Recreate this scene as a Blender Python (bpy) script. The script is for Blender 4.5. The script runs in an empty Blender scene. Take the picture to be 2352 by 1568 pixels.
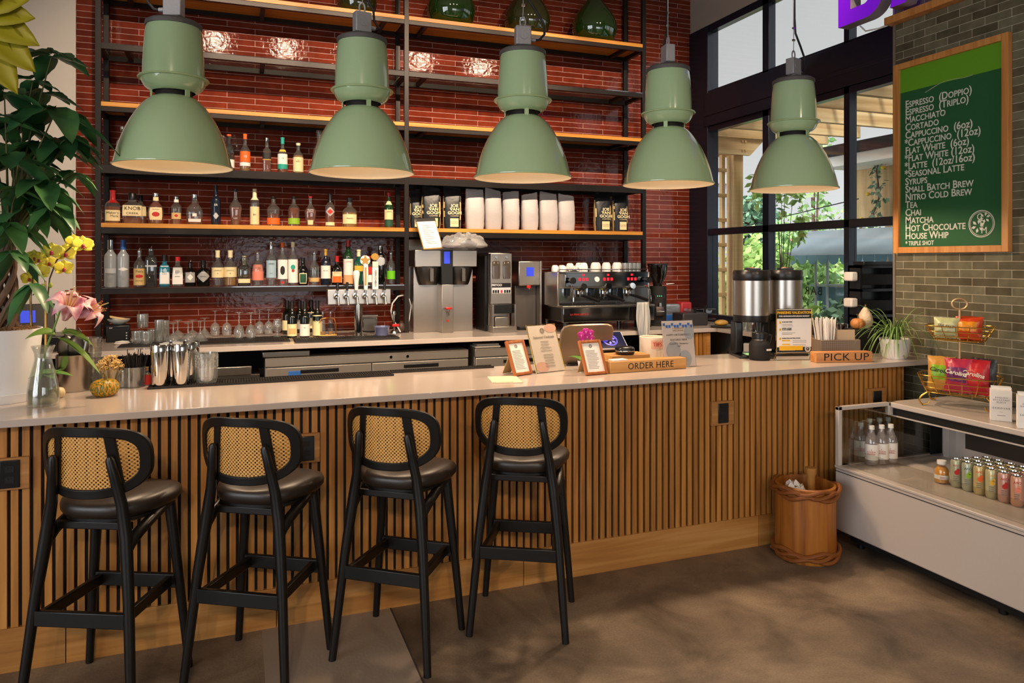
import bpy, math, random
from mathutils import Vector, Matrix, Euler
PI = math.pi
SC = bpy.context.scene
COL = SC.collection
# ------------------------------------------------------------------ camera
H = 1.72                      # eye height
YAW = math.radians(20.66)     # camera turned right of the back wall's normal
FPX = 1670.0                  # focal length in pixels of the 2352 px frame
cam_d = bpy.data.cameras.new('camera')
cam_d.sensor_width = 36.0
cam_d.lens = FPX / 2352 * 36
cam_d.shift_y = -(784 - 600.4) / 2352
cam_d.clip_start = 0.05
cam_d.clip_end = 400
cam = bpy.data.objects.new('camera', cam_d)
cam.location = (0, 0, H)
cam.rotation_euler = (PI / 2, 0, -YAW)
COL.objects.link(cam)
SC.camera = cam
# ------------------------------------------------------------------ exposure
vs = SC.view_settings
vs.view_transform = 'Standard'; vs.look = 'None'; vs.gamma = 1.0; vs.use_curve_mapping = False
vs.exposure = -0.08
SC.cycles.max_bounces = 8; SC.cycles.transparent_max_bounces = 24
SC.cycles.diffuse_bounces = 4; SC.cycles.glossy_bounces = 4; SC.cycles.transmission_bounces = 6
SC.cycles.caustics_reflective = False; SC.cycles.caustics_refractive = False
SC.cycles.sample_clamp_indirect = 4.0; SC.cycles.sample_clamp_direct = 40.0
# ------------------------------------------------------------------ sky
SUNSIDE = 4.1
W = bpy.data.worlds.new('overcast_sky'); SC.world = W; W.use_nodes = True
wn, wl = W.node_tree.nodes, W.node_tree.links
wn.clear()
wo = wn.new('ShaderNodeOutputWorld'); wb = wn.new('ShaderNodeBackground'); wr = wn.new('ShaderNodeValToRGB')
wt = wn.new('ShaderNodeTexCoord'); wx = wn.new('ShaderNodeSeparateXYZ')
wl.new(wt.outputs['Generated'], wx.inputs[0]); wl.new(wx.outputs['Z'], wr.inputs[0])
re_ = wr.color_ramp.elements
re_[0].position, re_[0].color = 0.0, (1.0, 1.0, 1.0, 1)
re_[1].position, re_[1].color = 1.0, (1.7, 1.72, 1.76, 1)
for p_, c_ in ((0.20, 0.74), (0.48, 0.60), (0.75, 1.2)):
    e_ = re_.new(p_); e_.color = (c_, c_ * 0.995, c_ * 0.99, 1)
# thin-cloud brightness around the hidden sun, behind the building's street front
wd_ = wn.new('ShaderNodeVectorMath'); wd_.operation = 'DOT_PRODUCT'; wd_.inputs[1].default_value = Vector((-0.70, -0.60, 0.40)).normalized()
wl.new(wt.outputs['Generated'], wd_.inputs[0])
wm1 = wn.new('ShaderNodeMapRange'); wm1.interpolation_type = 'SMOOTHSTEP'; wm1.inputs['From Min'].default_value = -0.1; wm1.inputs['From Max'].default_value = 1.0; wm1.inputs['To Min'].default_value = 0.0; wm1.inputs['To Max'].default_value = SUNSIDE
wl.new(wd_.outputs['Value'], wm1.inputs['Value'])
wv_ = wn.new('ShaderNodeVectorMath'); wv_.operation = 'SCALE'; wv_.inputs[0].default_value = (0.90, 0.95, 1.0); wl.new(wm1.outputs[0], wv_.inputs['Scale'])
wa_ = wn.new('ShaderNodeVectorMath'); wl.new(wr.outputs[0], wa_.inputs[0]); wl.new(wv_.outputs[0], wa_.inputs[1])
wl.new(wa_.outputs[0], wb.inputs[0]); wb.inputs[1].default_value = 1.0
wl.new(wb.outputs[0], wo.inputs[0])
# ------------------------------------------------------------------ lights
def spot(name, loc, aim, watts, col, size_deg, blend=0.5, rad=0.04):
    d = bpy.data.lights.new(name, 'SPOT'); d.energy = watts; d.color = col
    d.spot_size = math.radians(size_deg); d.spot_blend = blend; d.shadow_soft_size = rad
    o = bpy.data.objects.new(name, d); COL.objects.link(o); o.location = loc
    o.rotation_euler = (Vector(aim) - Vector(loc)).to_track_quat('-Z', 'Y').to_euler()
    return o
WARM = (1.0, 0.74, 0.50)
sun_d = bpy.data.lights.new('hazy_sun', 'SUN'); sun_d.energy = 3.4; sun_d.angle = math.radians(12); sun_d.color = (1, 0.96, 0.9)
sun = bpy.data.objects.new('hazy_sun', sun_d); COL.objects.link(sun)
sun.rotation_euler = (math.radians(38), 0, math.radians(-22)); sun.location = (12, 10, 12)
TRACK_X = (-0.31, 0.66, 1.63, 2.60, 3.57)
for tx in TRACK_X:            # ceiling track heads aimed at the back wall
    spot('track_or_fill_spot', (tx, 3.1, 4.78), (tx + 0.1, 6.9, 2.3), 460, (1.0, 0.77, 0.55), 62, 0.7, 0.045)
for tx, ta in ((-1.25, -0.9), (-0.6, 1.1), (2.8, 3.0)):    # unseen fill spots added to light the bar front
    spot('track_or_fill_spot', (tx, -3.8, 4.3), (ta, 3.5, 0.8), 400, (1.0, 0.76, 0.53), 44, 0.9, 0.04)

# ------------------------------------------------------------------ pixel -> place helpers (frame 2352 x 1568)
SA, CA = math.sin(YAW), math.cos(YAW)
def ray(u, v):
    l = (u - 1176) / FPX
    return Vector((SA + l * CA, CA - l * SA, (600.4 - v) / FPX))
def PZ(u, v, z):
    d = ray(u, v); return d * ((z - H) / d.z) + Vector((0, 0, H))
def PY(u, v, y):
    d = ray(u, v); return d * (y / d.y) + Vector((0, 0, H))
def PX(u, v, x):
    d = ray(u, v); return d * (x / d.x) + Vector((0, 0, H))
def depth(p): return p[0] * SA + p[1] * CA

# ------------------------------------------------------------------ mesh builder
class M:
    def __init__(s): s.v = []; s.f = []; s.k = []; s.m = 0
    def add(s, vs, fs, T=None):
        b = len(s.v)
        s.v += [tuple(T @ Vector(p)) for p in vs] if T is not None else [tuple(p) for p in vs]
        s.f += [tuple(i + b for i in f) for f in fs]; s.k += [s.m] * len(fs)
        return s
    def box(s, x0, y0, z0, x1, y1, z1, T=None):
        return s.add([(x0,y0,z0),(x1,y0,z0),(x1,y1,z0),(x0,y1,z0),(x0,y0,z1),(x1,y0,z1),(x1,y1,z1),(x0,y1,z1)],
                     [(0,3,2,1),(4,5,6,7),(0,1,5,4),(1,2,6,5),(2,3,7,6),(3,0,4,7)], T)
    def bar(s, a, b, w, h, up=(0,0,1)):
        a, b = Vector(a), Vector(b); d = (b - a); L = d.length; d.normalize(); up = Vector(up)
        if abs(d.dot(up)) > 0.99: up = Vector((0,1,0))
        x = d.cross(up).normalized(); z = x.cross(d)
        T = Matrix(((x.x,d.x,z.x,a.x),(x.y,d.y,z.y,a.y),(x.z,d.z,z.z,a.z),(0,0,0,1)))
        return s.box(-w/2, 0, -h/2, w/2, L, h/2, T)
    def lathe(s, pts, seg=24, c=(0,0,0), n=2.0, ay=1.0, T=None, arc=None):
        """pts = [(r, z)]; superellipse cross-section exponent n, y-aspect ay"""
        vs, fs, rows = [], [], []
        for r, z in pts:
            if r < 1e-5:
                rows.append([len(vs)]); vs.append((c[0], c[1], c[2] + z)); continue
            row = []
            for i in range(seg):
                t = 2 * PI * i / seg; co, si = math.cos(t), math.sin(t)
                q = 1.0 if n == 2.0 else (abs(co)**n + abs(si)**n) ** (-1.0 / n)
                row.append(len(vs)); vs.append((c[0] + r*q*co, c[1] + r*q*ay*si, c[2] + z))
            rows.append(row)
        for a, b in zip(rows, rows[1:]):
            for i in range(seg):
                j = (i + 1) % seg
                if len(a) == 1 and len(b) == 1: break
                if len(a) == 1: fs.append((a[0], b[j], b[i]))
                elif len(b) == 1: fs.append((a[i], a[j], b[0]))
                else: fs.append((a[i], a[j], b[j], b[i]))
        return s.add(vs, fs, T)
    def cyl(s, a, b, r0, r1=None, seg=16, caps=True):
        a, b = Vector(a), Vector(b); r1 = r0 if r1 is None else r1
        q = (b - a).to_track_quat('Z', 'Y').to_matrix().to_4x4(); T = Matrix.Translation(a) @ q
        L = (b - a).length
        p = [(r0, 0), (r1, L)]
        if caps: p = [(0, 0)] + p + [(0, L)]
        return s.lathe(p, seg, T=T)
    def tube(s, pts, r, seg=8, closed=False, caps=True, flat=1.0):
        pts = [Vector(p) for p in pts]; n = len(pts)
        rs = r if isinstance(r, (list, tuple)) else [r] * n
        tan = []
        for i in range(n):
            if closed: t = pts[(i+1) % n] - pts[i-1]
            else: t = pts[min(i+1, n-1)] - pts[max(i-1, 0)]
            tan.append(t.normalized())
        up = Vector((0,0,1)) if abs(tan[0].z) < 0.9 else Vector((0,1,0))
        x = tan[0].cross(up).normalized(); vs, fs = [], []
        for i in range(n):
            x = (x - tan[i] * x.dot(tan[i])).normalized(); y = tan[i].cross(x)
            for k in range(seg):
                a = 2 * PI * k / seg
                vs.append(pts[i] + (x * math.cos(a) + y * math.sin(a) * flat) * rs[i])
        m = n if closed else n - 1
        for i in range(m):
            for k in range(seg):
                a, b = i * seg, ((i + 1) % n) * seg
                fs.append((a + k, a + (k+1) % seg, b + (k+1) % seg, b + k))
        if caps and not closed:
            fs.append(tuple(range(seg - 1, -1, -1))); fs.append(tuple((n-1)*seg + k for k in range(seg)))
        return s.add(vs, fs)
    def ball(s, c, r, seg=14, rings=8, T=None):
        r = r if isinstance(r, (list, tuple)) else (r, r, r)
        vs, fs = [], []
        p = [(math.sin(PI*i/rings), -math.cos(PI*i/rings)) for i in range(rings+1)]
        X = Matrix.Translation(c) @ Matrix.Diagonal((r[0], r[1], r[2], 1))
        if T is not None: X = T @ X
        p[0] = (0, -1); p[-1] = (0, 1)
        return s.lathe(p, seg, T=X)
    def grid(s, fn, nu, nv, cu=False):
        vs = [fn(i / nu, j / nv) for j in range(nv + 1) for i in range(nu + 1)]
        w = nu + 1
        return s.add(vs, [(j*w+i, j*w+i+1, (j+1)*w+i+1, (j+1)*w+i) for j in range(nv) for i in range(nu)])
    def prism(s, poly, d, T=None):
        """poly [(x,y)] in the XY plane, extruded along +Z by d"""
        n = len(poly)
        vs = [(x, y, 0) for x, y in poly] + [(x, y, d) for x, y in poly]
        fs = [tuple(range(n - 1, -1, -1)), tuple(range(n, 2*n))] + [(i, (i+1) % n, n + (i+1) % n, n + i) for i in range(n)]
        return s.add(vs, fs, T)
    def build(s, name, mats, parent=None, loc=(0,0,0), rot=(0,0,0), bev=0, sub=0, solid=0, ang=38, seg=2):
        me = bpy.data.meshes.new(name); me.from_pydata(s.v, [], s.f)
        mats = mats if isinstance(mats, (list, tuple)) else [mats]
        for m in mats: me.materials.append(m)
        if len(mats) > 1: me.polygons.foreach_set('material_index', s.k)
        me.polygons.foreach_set('use_smooth', [True] * len(s.f))
        me.set_sharp_from_angle(angle=math.radians(ang))
        me.update()
        o = bpy.data.objects.new(name, me); COL.objects.link(o)
        o.location = loc; o.rotation_euler = rot
        if parent is not None: o.parent = parent
        if solid:
            m = o.modifiers.new('thick', 'SOLIDIFY'); m.thickness = solid; m.offset = 0
        if bev:
            m = o.modifiers.new('edge', 'BEVEL'); m.width = bev; m.segments = seg; m.limit_method = 'ANGLE'; m.angle_limit = math.radians(35)
        if sub:
            m = o.modifiers.new('sub', 'SUBSURF'); m.levels = sub; m.render_levels = sub
        return o

def root(name, loc, rz, label, cat, group=None):
    o = bpy.data.objects.new(name, None); COL.objects.link(o); o.empty_display_size = 0.1
    o.location = loc; o.rotation_euler = (0, 0, rz)
    return tag(o, label, cat, group)
def tag(o, label, cat, group=None):
    o['label'] = label; o['category'] = cat
    if group: o['group'] = group
    return o
def struct(o): o['kind'] = 'structure'; return o
def dup(o, parent=None):
    c = o.copy(); COL.objects.link(c)
    if parent is not None: c.parent = parent
    for ch in list(o.children): dup(ch, c)
    return c
def bx(name, mats, parent, x0, y0, z0, x1, y1, z1, bev=0.0, loc=(0,0,0), rot=(0,0,0)):
    return M().box(x0, y0, z0, x1, y1, z1).build(name, mats, parent, loc, rot, bev)
def text(body, size, mt, parent, loc, rot=(PI/2, 0, 0), align='CENTER', name='lettering', sx=1.0, ext=0.0006, lead=1.0, sc=False, shear=0.0, bold=0.0, space=1.0):
    c = bpy.data.curves.new(name, 'FONT'); c.body = body; c.size = size; c.align_x = align; c.align_y = 'CENTER'
    c.extrude = ext; c.space_line = lead; c.shear = shear; c.offset = bold; c.space_character = space
    c.resolution_u = 3
    c.materials.append(mt)
    if sc:
        c.small_caps_scale = 0.8
        par = False
        for ch_, f in zip(body, c.body_format):
            par = (par or ch_ == '(') and ch_ != ')'
            f.use_small_caps = not (par and 'oz' in body)
    o = bpy.data.objects.new(name, c); COL.objects.link(o)
    o.location = loc; o.rotation_euler = rot; o.scale = (sx, 1, 1)
    if parent is not None: o.parent = parent
    return o

# ------------------------------------------------------------------ materials
def lin(c):
    if isinstance(c, str):
        c = c.lstrip('#'); c = tuple(int(c[i:i+2], 16) / 255 for i in (0, 2, 4))
    return tuple(x / 12.92 if x <= 0.04045 else ((x + 0.055) / 1.055) ** 2.4 for x in c) + (1.0,)
_mc = {}
def mat(name, col='808080', rough=0.5, metal=0.0, coat=0.0, trans=0.0, emit=None, es=0.0, alpha=1.0, ior=1.45, sheen=0, spec=0.5, bump=0.0, bscale=60):
    if name in _mc: return _mc[name]
    m = bpy.data.materials.new(name); m.use_nodes = True; b = m.node_tree.nodes['Principled BSDF']
    b.inputs['Base Color'].default_value = lin(col); b.inputs['Roughness'].default_value = rough
    b.inputs['Metallic'].default_value = metal; b.inputs['Coat Weight'].default_value = coat; b.inputs['Coat Roughness'].default_value = 0.06
    b.inputs['Transmission Weight'].default_value = trans; b.inputs['IOR'].default_value = ior; b.inputs['Alpha'].default_value = alpha
    b.inputs['Specular IOR Level'].default_value = spec
    if emit: b.inputs['Emission Color'].default_value = lin(emit); b.inputs['Emission Strength'].default_value = es
    if bump:
        N, L = m.node_tree.nodes, m.node_tree.links
        tc = N.new('ShaderNodeTexCoord'); no = N.new('ShaderNodeTexNoise'); no.inputs['Scale'].default_value = bscale; no.inputs['Detail'].default_value = 4
        bp = N.new('ShaderNodeBump'); bp.inputs['Strength'].default_value = bump; bp.inputs['Distance'].default_value = 0.01
        L.new(tc.outputs['Object'], no.inputs['Vector']); L.new(no.outputs['Fac'], bp.inputs['Height']); L.new(bp.outputs[0], b.inputs['Normal'])
    _mc[name] = m
    return m
def glass(name, tint='FFFFFF', refl=0.12, rough=0.02, gcol='FFFFFF', body=None, bodyf=0.0):
    """thin tinted glass: see-through plus view-angle reflection (and a share of opaque body for frosted or filled glass)"""
    if name in _mc: return _mc[name]
    m = bpy.data.materials.new(name); m.use_nodes = True; N, L = m.node_tree.nodes, m.node_tree.links
    N.clear(); o = N.new('ShaderNodeOutputMaterial'); t = N.new('ShaderNodeBsdfTransparent'); g = N.new('ShaderNodeBsdfGlossy'); x = N.new('ShaderNodeMixShader')
    t.inputs[0].default_value = lin(tint); g.inputs[0].default_value = lin(gcol); g.inputs['Roughness'].default_value = rough
    lw = N.new('ShaderNodeLayerWeight'); lw.inputs[0].default_value = 0.5
    pw = N.new('ShaderNodeMath'); pw.operation = 'POWER'; pw.inputs[1].default_value = 3.0
    ma = N.new('ShaderNodeMath'); ma.operation = 'MULTIPLY_ADD'; ma.inputs[1].default_value = 0.6; ma.inputs[2].default_value = refl; ma.use_clamp = True
    L.new(lw.outputs['Facing'], pw.inputs[0]); L.new(pw.outputs[0], ma.inputs[0]); L.new(ma.outputs[0], x.inputs[0])
    src = t
    if body:
        d = N.new('ShaderNodeBsdfDiffuse'); d.inputs[0].default_value = lin(body)
        y = N.new('ShaderNodeMixShader'); y.inputs[0].default_value = bodyf
        L.new(t.outputs[0], y.inputs[1]); L.new(d.outputs[0], y.inputs[2]); src = y
    L.new(src.outputs[0], x.inputs[1]); L.new(g.outputs[0], x.inputs[2]); L.new(x.outputs[0], o.inputs[0])
    _mc[name] = m
    return m
def nodes_of(name, rough=0.5, coat=0.0, metal=0.0):
    m = bpy.data.materials.new(name); m.use_nodes = True
    b = m.node_tree.nodes['Principled BSDF']; b.inputs['Roughness'].default_value = rough; b.inputs['Coat Weight'].default_value = coat; b.inputs['Metallic'].default_value = metal
    b.inputs['Coat Roughness'].default_value = 0.05
    return m, m.node_tree.nodes, m.node_tree.links, b
def ramp(N, stops):
    r = N.new('ShaderNodeValToRGB'); e = r.color_ramp.elements
    e[0].position, e[0].color = stops[0][0], lin(stops[0][1]); e[1].position, e[1].color = stops[-1][0], lin(stops[-1][1])
    for p, c in stops[1:-1]:
        q = e.new(p); q.color = lin(c)
    return r
def wood(name, c0, c1, c2, axis='X', scale=1.0, rough=0.5, coat=0.0, island=0.0):
    """grain stretched along an object axis; island > 0 shifts the tone from board to board"""
    if name in _mc: return _mc[name]
    m, N, L, b = nodes_of(name, rough, coat)
    tc = N.new('ShaderNodeTexCoord'); mp = N.new('ShaderNodeMapping')
    s = [28 * scale] * 3; s['XYZ'.index(axis)] = 1.6 * scale; mp.inputs['Scale'].default_value = s
    ge = N.new('ShaderNodeNewGeometry'); ad = N.new('ShaderNodeVectorMath'); ad.operation = 'ADD'
    ml = N.new('ShaderNodeMath'); ml.operation = 'MULTIPLY'; ml.inputs[1].default_value = 37.0
    L.new(ge.outputs['Random Per Island'], ml.inputs[0]); L.new(tc.outputs['Object'], ad.inputs[0]); L.new(ml.outputs[0], ad.inputs[1])
    L.new(ad.outputs[0], mp.inputs[0])
    n = N.new('ShaderNodeTexNoise'); n.inputs['Scale'].default_value = 1.0; n.inputs['Detail'].default_value = 5; n.inputs['Distortion'].default_value = 0.6
    L.new(mp.outputs[0], n.inputs['Vector'])
    r = ramp(N, [(0.3, c0), (0.5, c1), (0.72, c2)]); L.new(n.outputs['Fac'], r.inputs[0])
    hs = N.new('ShaderNodeHueSaturation'); mr = N.new('ShaderNodeMapRange')
    mr.inputs['To Min'].default_value = 1 - island; mr.inputs['To Max'].default_value = 1 + island
    L.new(ge.outputs['Random Per Island'], mr.inputs['Value']); L.new(mr.outputs[0], hs.inputs['Value']); L.new(r.outputs[0], hs.inputs['Color'])
    L.new(hs.outputs[0], b.inputs['Base Color'])
    bp = N.new('ShaderNodeBump'); bp.inputs['Strength'].default_value = 0.12; bp.inputs['Distance'].default_value = 0.004
    L.new(n.outputs['Fac'], bp.inputs['Height']); L.new(bp.outputs[0], b.inputs['Normal'])
    _mc[name] = m
    return m
def brick(name, horiz, bw, rh, c1, c2, mortar, msize, rough, wav, coat=0.0, off=0.5, shift=(0, 0)):
    """tile wall: the wall runs along object axis 'X' or 'Y', rows along Z"""
    m, N, L, b = nodes_of(name, rough, coat)
    tc = N.new('ShaderNodeTexCoord'); sp = N.new('ShaderNodeSeparateXYZ'); cb = N.new('ShaderNodeCombineXYZ')
    L.new(tc.outputs['Object'], sp.inputs[0])
    for i, k in enumerate((horiz, 'Z')):
        a = N.new('ShaderNodeMath'); a.inputs[1].default_value = shift[i]; L.new(sp.outputs[k], a.inputs[0]); L.new(a.outputs[0], cb.inputs[i])
    t = N.new('ShaderNodeTexBrick'); L.new(cb.outputs[0], t.inputs['Vector'])
    b.inputs['Specular IOR Level'].default_value = 0.28
    t.offset = off; t.inputs['Scale'].default_value = 1.0; t.inputs['Brick Width'].default_value = bw; t.inputs['Row Height'].default_value = rh
    t.inputs['Mortar Size'].default_value = msize; t.inputs['Mortar Smooth'].default_value = 0.15
    t.inputs['Color1'].default_value = lin(c1); t.inputs['Color2'].default_value = lin(c2); t.inputs['Mortar'].default_value = lin(mortar)
    n = N.new('ShaderNodeTexNoise'); n.inputs['Scale'].default_value = 11; n.inputs['Detail'].default_value = 3; L.new(tc.outputs['Object'], n.inputs['Vector'])
    hs = N.new('ShaderNodeHueSaturation'); mr = N.new('ShaderNodeMapRange'); mr.inputs['From Min'].default_value = 0.3; mr.inputs['From Max'].default_value = 0.7
    mr.inputs['To Min'].default_value = 0.8; mr.inputs['To Max'].default_value = 1.2
    L.new(n.outputs['Fac'], mr.inputs['Value']); L.new(mr.outputs[0], hs.inputs['Value']); L.new(t.outputs['Color'], hs.inputs['Color']); L.new(hs.outputs[0], b.inputs['Base Color'])
    n2 = N.new('ShaderNodeTexNoise'); n2.inputs['Scale'].default_value = 24; n2.inputs['Detail'].default_value = 5; L.new(tc.outputs['Object'], n2.inputs['Vector'])
    b1 = N.new('ShaderNodeBump'); b1.inputs['Strength'].default_value = 0.8; b1.inputs['Distance'].default_value = wav; L.new(n2.outputs['Fac'], b1.inputs['Height'])
    b2 = N.new('ShaderNodeBump'); b2.invert = True; b2.inputs['Strength'].default_value = 0.6; b2.inputs['Distance'].default_value = 0.003
    L.new(t.outputs['Fac'], b2.inputs['Height']); L.new(b1.outputs[0], b2.inputs['Normal']); L.new(b2.outputs[0], b.inputs['Normal'])
    if coat: L.new(b2.outputs[0], b.inputs['Coat Normal'])
    mx = N.new('ShaderNodeMapRange'); mx.inputs['To Min'].default_value = rough; mx.inputs['To Max'].default_value = 0.7
    L.new(t.outputs['Fac'], mx.inputs['Value']); L.new(mx.outputs[0], b.inputs['Roughness'])
    return m
BLACK = mat('black_paint', '14110F', 0.42); BLKM = mat('black_matte', '0C0B0B', 0.7); BLKP = mat('black_plastic', '141416', 0.3)
RUB = mat('black_rubber', '1E1A19', 0.65, bump=0.2, bscale=200)
STEEL = mat('brushed_steel', 'B9B2AA', 0.28, 1.0); CHROME = mat('polished_steel', 'D8D5D0', 0.08, 1.0); DSTEEL = mat('dark_steel', '6E6A66', 0.35, 1.0)
GREYM = mat('cast_grey_metal', 'A5A3A6', 0.5, 0.4, bump=0.15, bscale=90)
WHITE = mat('white_enamel', 'E6E2DE', 0.28); WHITEM = mat('white_matte', 'E2DDD6', 0.6); CREAM = mat('cream_paper', 'E9DDC6', 0.7); PAPER = mat('white_paper', 'EDE8E2', 0.75)
CERAM = mat('white_ceramic', 'EEEAE6', 0.18, coat=0.4); GOLD = mat('brass_wire', 'D9AE55', 0.25, 1.0); INK = mat('black_ink', '161412', 0.6); INKG = mat('grey_ink', '6B645E', 0.7)
GLS = glass('clear_glass', 'F6F8F6', 0.12, body='DDE2E0', bodyf=0.05); GLSD = glass('cut_glass', 'EEF0EE', 0.19, 0.10, body='CFD3D2', bodyf=0.12); GLSW = glass('stemware_glass', 'F4F6F5', 0.20, 0.05, body='DCE0DF', bodyf=0.13); ACR = glass('clear_acrylic', 'F2F3F1', 0.06)
# ================================================================== SETTING
TILE = brick('red_glazed_tile', 'X', 0.472, 0.0527, '7A3220', '5A2014', 'B9968A', 0.0022, 0.03, 0.0018, 0.0, shift=(0.09, 0.02))
GTILE = brick('grey_green_tile', 'Y', 0.170, 0.0527, '6F6C58', '4F4837', 'B3AB98', 0.0016, 0.22, 0.0012, shift=(0.02, 0.018))
WALLW = mat('warm_white_wall', 'CFC6BB', 0.7, bump=0.04, bscale=120)
CEIL = mat('ceiling_paint', 'BDB5AA', 0.8)
FRAME = mat('window_black', '1A1F2C', 0.26)
PANE = glass('window_pane', 'FBFDFD', 0.02)
DARKG = mat('asphalt', '77787A', 0.9, bump=0.3, bscale=40)
# concrete floor: mottled, with a paler slab bounded by a joint and a few pale scratches
fm, N, L, b = nodes_of('polished_concrete', 0.42)
tc = N.new('ShaderNodeTexCoord'); n1 = N.new('ShaderNodeTexNoise'); n1.inputs['Scale'].default_value = 2.3; n1.inputs['Detail'].default_value = 9; n1.inputs['Roughness'].default_value = 0.62; n1.inputs['Distortion'].default_value = 0.5
n2 = N.new('ShaderNodeTexNoise'); n2.inputs['Scale'].default_value = 110; n2.inputs['Detail'].default_value = 3
L.new(tc.outputs['Object'], n1.inputs['Vector']); L.new(tc.outputs['Object'], n2.inputs['Vector'])
r1 = ramp(N, [(0.32, '51453A'), (0.5, '7C6B5A'), (0.68, '9C8870')]); L.new(n1.outputs['Fac'], r1.inputs[0])
r2 = ramp(N, [(0.35, '9C9C9C'), (0.65, 'E8E8E8')]); L.new(n2.outputs['Fac'], r2.inputs[0])
mx = N.new('ShaderNodeMix'); mx.data_type = 'RGBA'; mx.blend_type = 'MULTIPLY'; mx.inputs[0].default_value = 0.45
L.new(r1.outputs[0], mx.inputs[6]); L.new(r2.outputs[0], mx.inputs[7])
L.new(mx.outputs[2], b.inputs['Base Color'])
bp = N.new('ShaderNodeBump'); bp.inputs['Strength'].default_value = 0.08; bp.inputs['Distance'].default_value = 0.004; L.new(n2.outputs['Fac'], bp.inputs['Height']); L.new(bp.outputs[0], b.inputs['Normal'])
mr = N.new('ShaderNodeMapRange'); mr.inputs['To Min'].default_value = 0.3; mr.inputs['To Max'].default_value = 0.6; L.new(n1.outputs['Fac'], mr.inputs['Value']); L.new(mr.outputs[0], b.inputs['Roughness'])
PALE = mat('pale_concrete', '938476', 0.45, bump=0.1, bscale=60)
struct(M().box(-5, -5, -0.12, 4.8, 7.1, 0).build('floor', fm))
sl = M().box(0.105, 1.2, 0.0, 0.705, 3.60, 0.0012)
struct(sl.build('trim_1', PALE))                                             # paler patched slab strip set in the floor
struct(M().box(0.705, 1.2, 0.0, 0.713, 3.60, 0.0016).build('trim_2', mat('joint_dark', '3A322C', 0.8)))
struct(M().box(-1.28, 7.0, 0, 4.86, 7.15, 5.3).build('wall_back', TILE))
struct(M().box(-5, 7.0, 0, -1.285, 7.15, 5.3).box(-1.287, 6.985, 0, -1.270, 7.0, 5.3).build('wall_back_plain', WALLW))
text('ESPRESSO\nCOCKTAILS\nWINES\nBEER', 0.103, mat('sign_green', '5C7D55', 0.6), None, (-1.995, 6.994, 2.10), align='LEFT', lead=0.97, name='wall_lettering')
wl_ = bpy.data.objects['wall_lettering']; struct(wl_)
struct(M().box(-5.15, 2.0, 0, -5, 7.15, 5.3).box(-5.15, -5, 0, -5, 2.0, 0.5).box(-5.15, -5, 4.0, -5, 2.0, 5.3).box(-5.15, -5, 0.5, -5, -4.6, 4.0).build('wall_left', WALLW))
wf = M()
for y in (-4.6, -2.45, -0.3, 1.9): wf.box(-5.12, y, 0.5, -5.02, y + 0.1, 4.0)
wf.box(-5.12, -4.6, 2.6, -5.02, 2.0, 2.7)
struct(wf.build('added_side_window', FRAME))  # unseen window and opening, added to throw cool daylight on the pendants
struct(M().box(-5.15, -5.15, 5.3, 5.0, 7.15, 5.45).build('ceiling', CEIL))
# street front behind the camera: low wall, high wall and glazed openings
struct(M().box(-5, -5.15, 0, 4.8, -5, 0.5).box(-5, -5.15, 2.35, 4.8, -5, 5.3).box(-5, -5.15, 0.5, -0.2, -5, 2.35).box(4.2, -5.15, 0.5, 4.8, -5, 2.35).build('wall_front', WALLW))
wf = M()
for x in (-0.2, 1.9, 4.1): wf.box(x, -5.12, 0.5, x + 0.1, -5.02, 2.35)
wf.box(-0.2, -5.12, 2.27, 4.2, -5.02, 2.35)
struct(wf.build('window_2', FRAME))
# tiled pier with the menu board
struct(M().box(4.37, -5, 0, 4.92, 3.877, 5.3).build('wall_right', GTILE))
struct(M().box(4.362, 3.868, 0, 4.382, 3.886, 5.3).build('trim_3', mat('grey_metal_edge', '8E8479', 0.4, 0.5)))
# window wall
ww = M().box(4.8, 3.87, 4.29, 4.95, 7.0, 5.3).box(4.8, 3.87, 0, 4.95, 7.0, 1.06)
struct(ww.build('wall_window', mat('putty_wall', 'A39A90', 0.7)))
wf = M()
X0, X1 = 4.80, 4.885
wf.box(4.785, 6.66, 1.06, 4.93, 7.0, 4.29)
for y0, y1 in ((5.70, 5.79), (4.71, 4.77), (3.88, 3.93)): wf.box(X0, y0, 1.06, X1, y1, 3.19); wf.box(X0, y0, 3.55, X1, y1, 4.29)
wf.box(4.775, 3.87, 3.19, 4.93, 6.70, 3.55); wf.box(4.765, 3.87, 3.30, 4.8, 6.70, 3.34)
wf.box(X0, 3.87, 2.005, X1, 6.68, 2.075); wf.box(X0, 3.87, 1.06, X1, 6.68, 1.15); wf.box(X0, 3.87, 4.22, X1, 6.68, 4.30); wf.box(X0, 3.87, 3.55, X1, 6.68, 3.58); wf.box(X0, 3.87, 3.13, X1, 6.68, 3.19)
wfo = wf.build('window_1', FRAME, bev=0.004); struct(wfo)
pn = M()
for z0, z1 in ((1.15, 2.005), (2.075, 3.13), (3.58, 4.22)):
    for y0, y1 in ((5.79, 6.66), (4.77, 5.70), (3.93, 4.71)): pn.box(4.855, y0, z0, 4.861, y1, z1)
po = pn.build('glass', PANE, wfo)
gt = text('BAR', 0.105, INK, wfo, (4.851, 5.17, 1.452), (PI/2, 0, PI/2), name='lettering', space=1.25)
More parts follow.
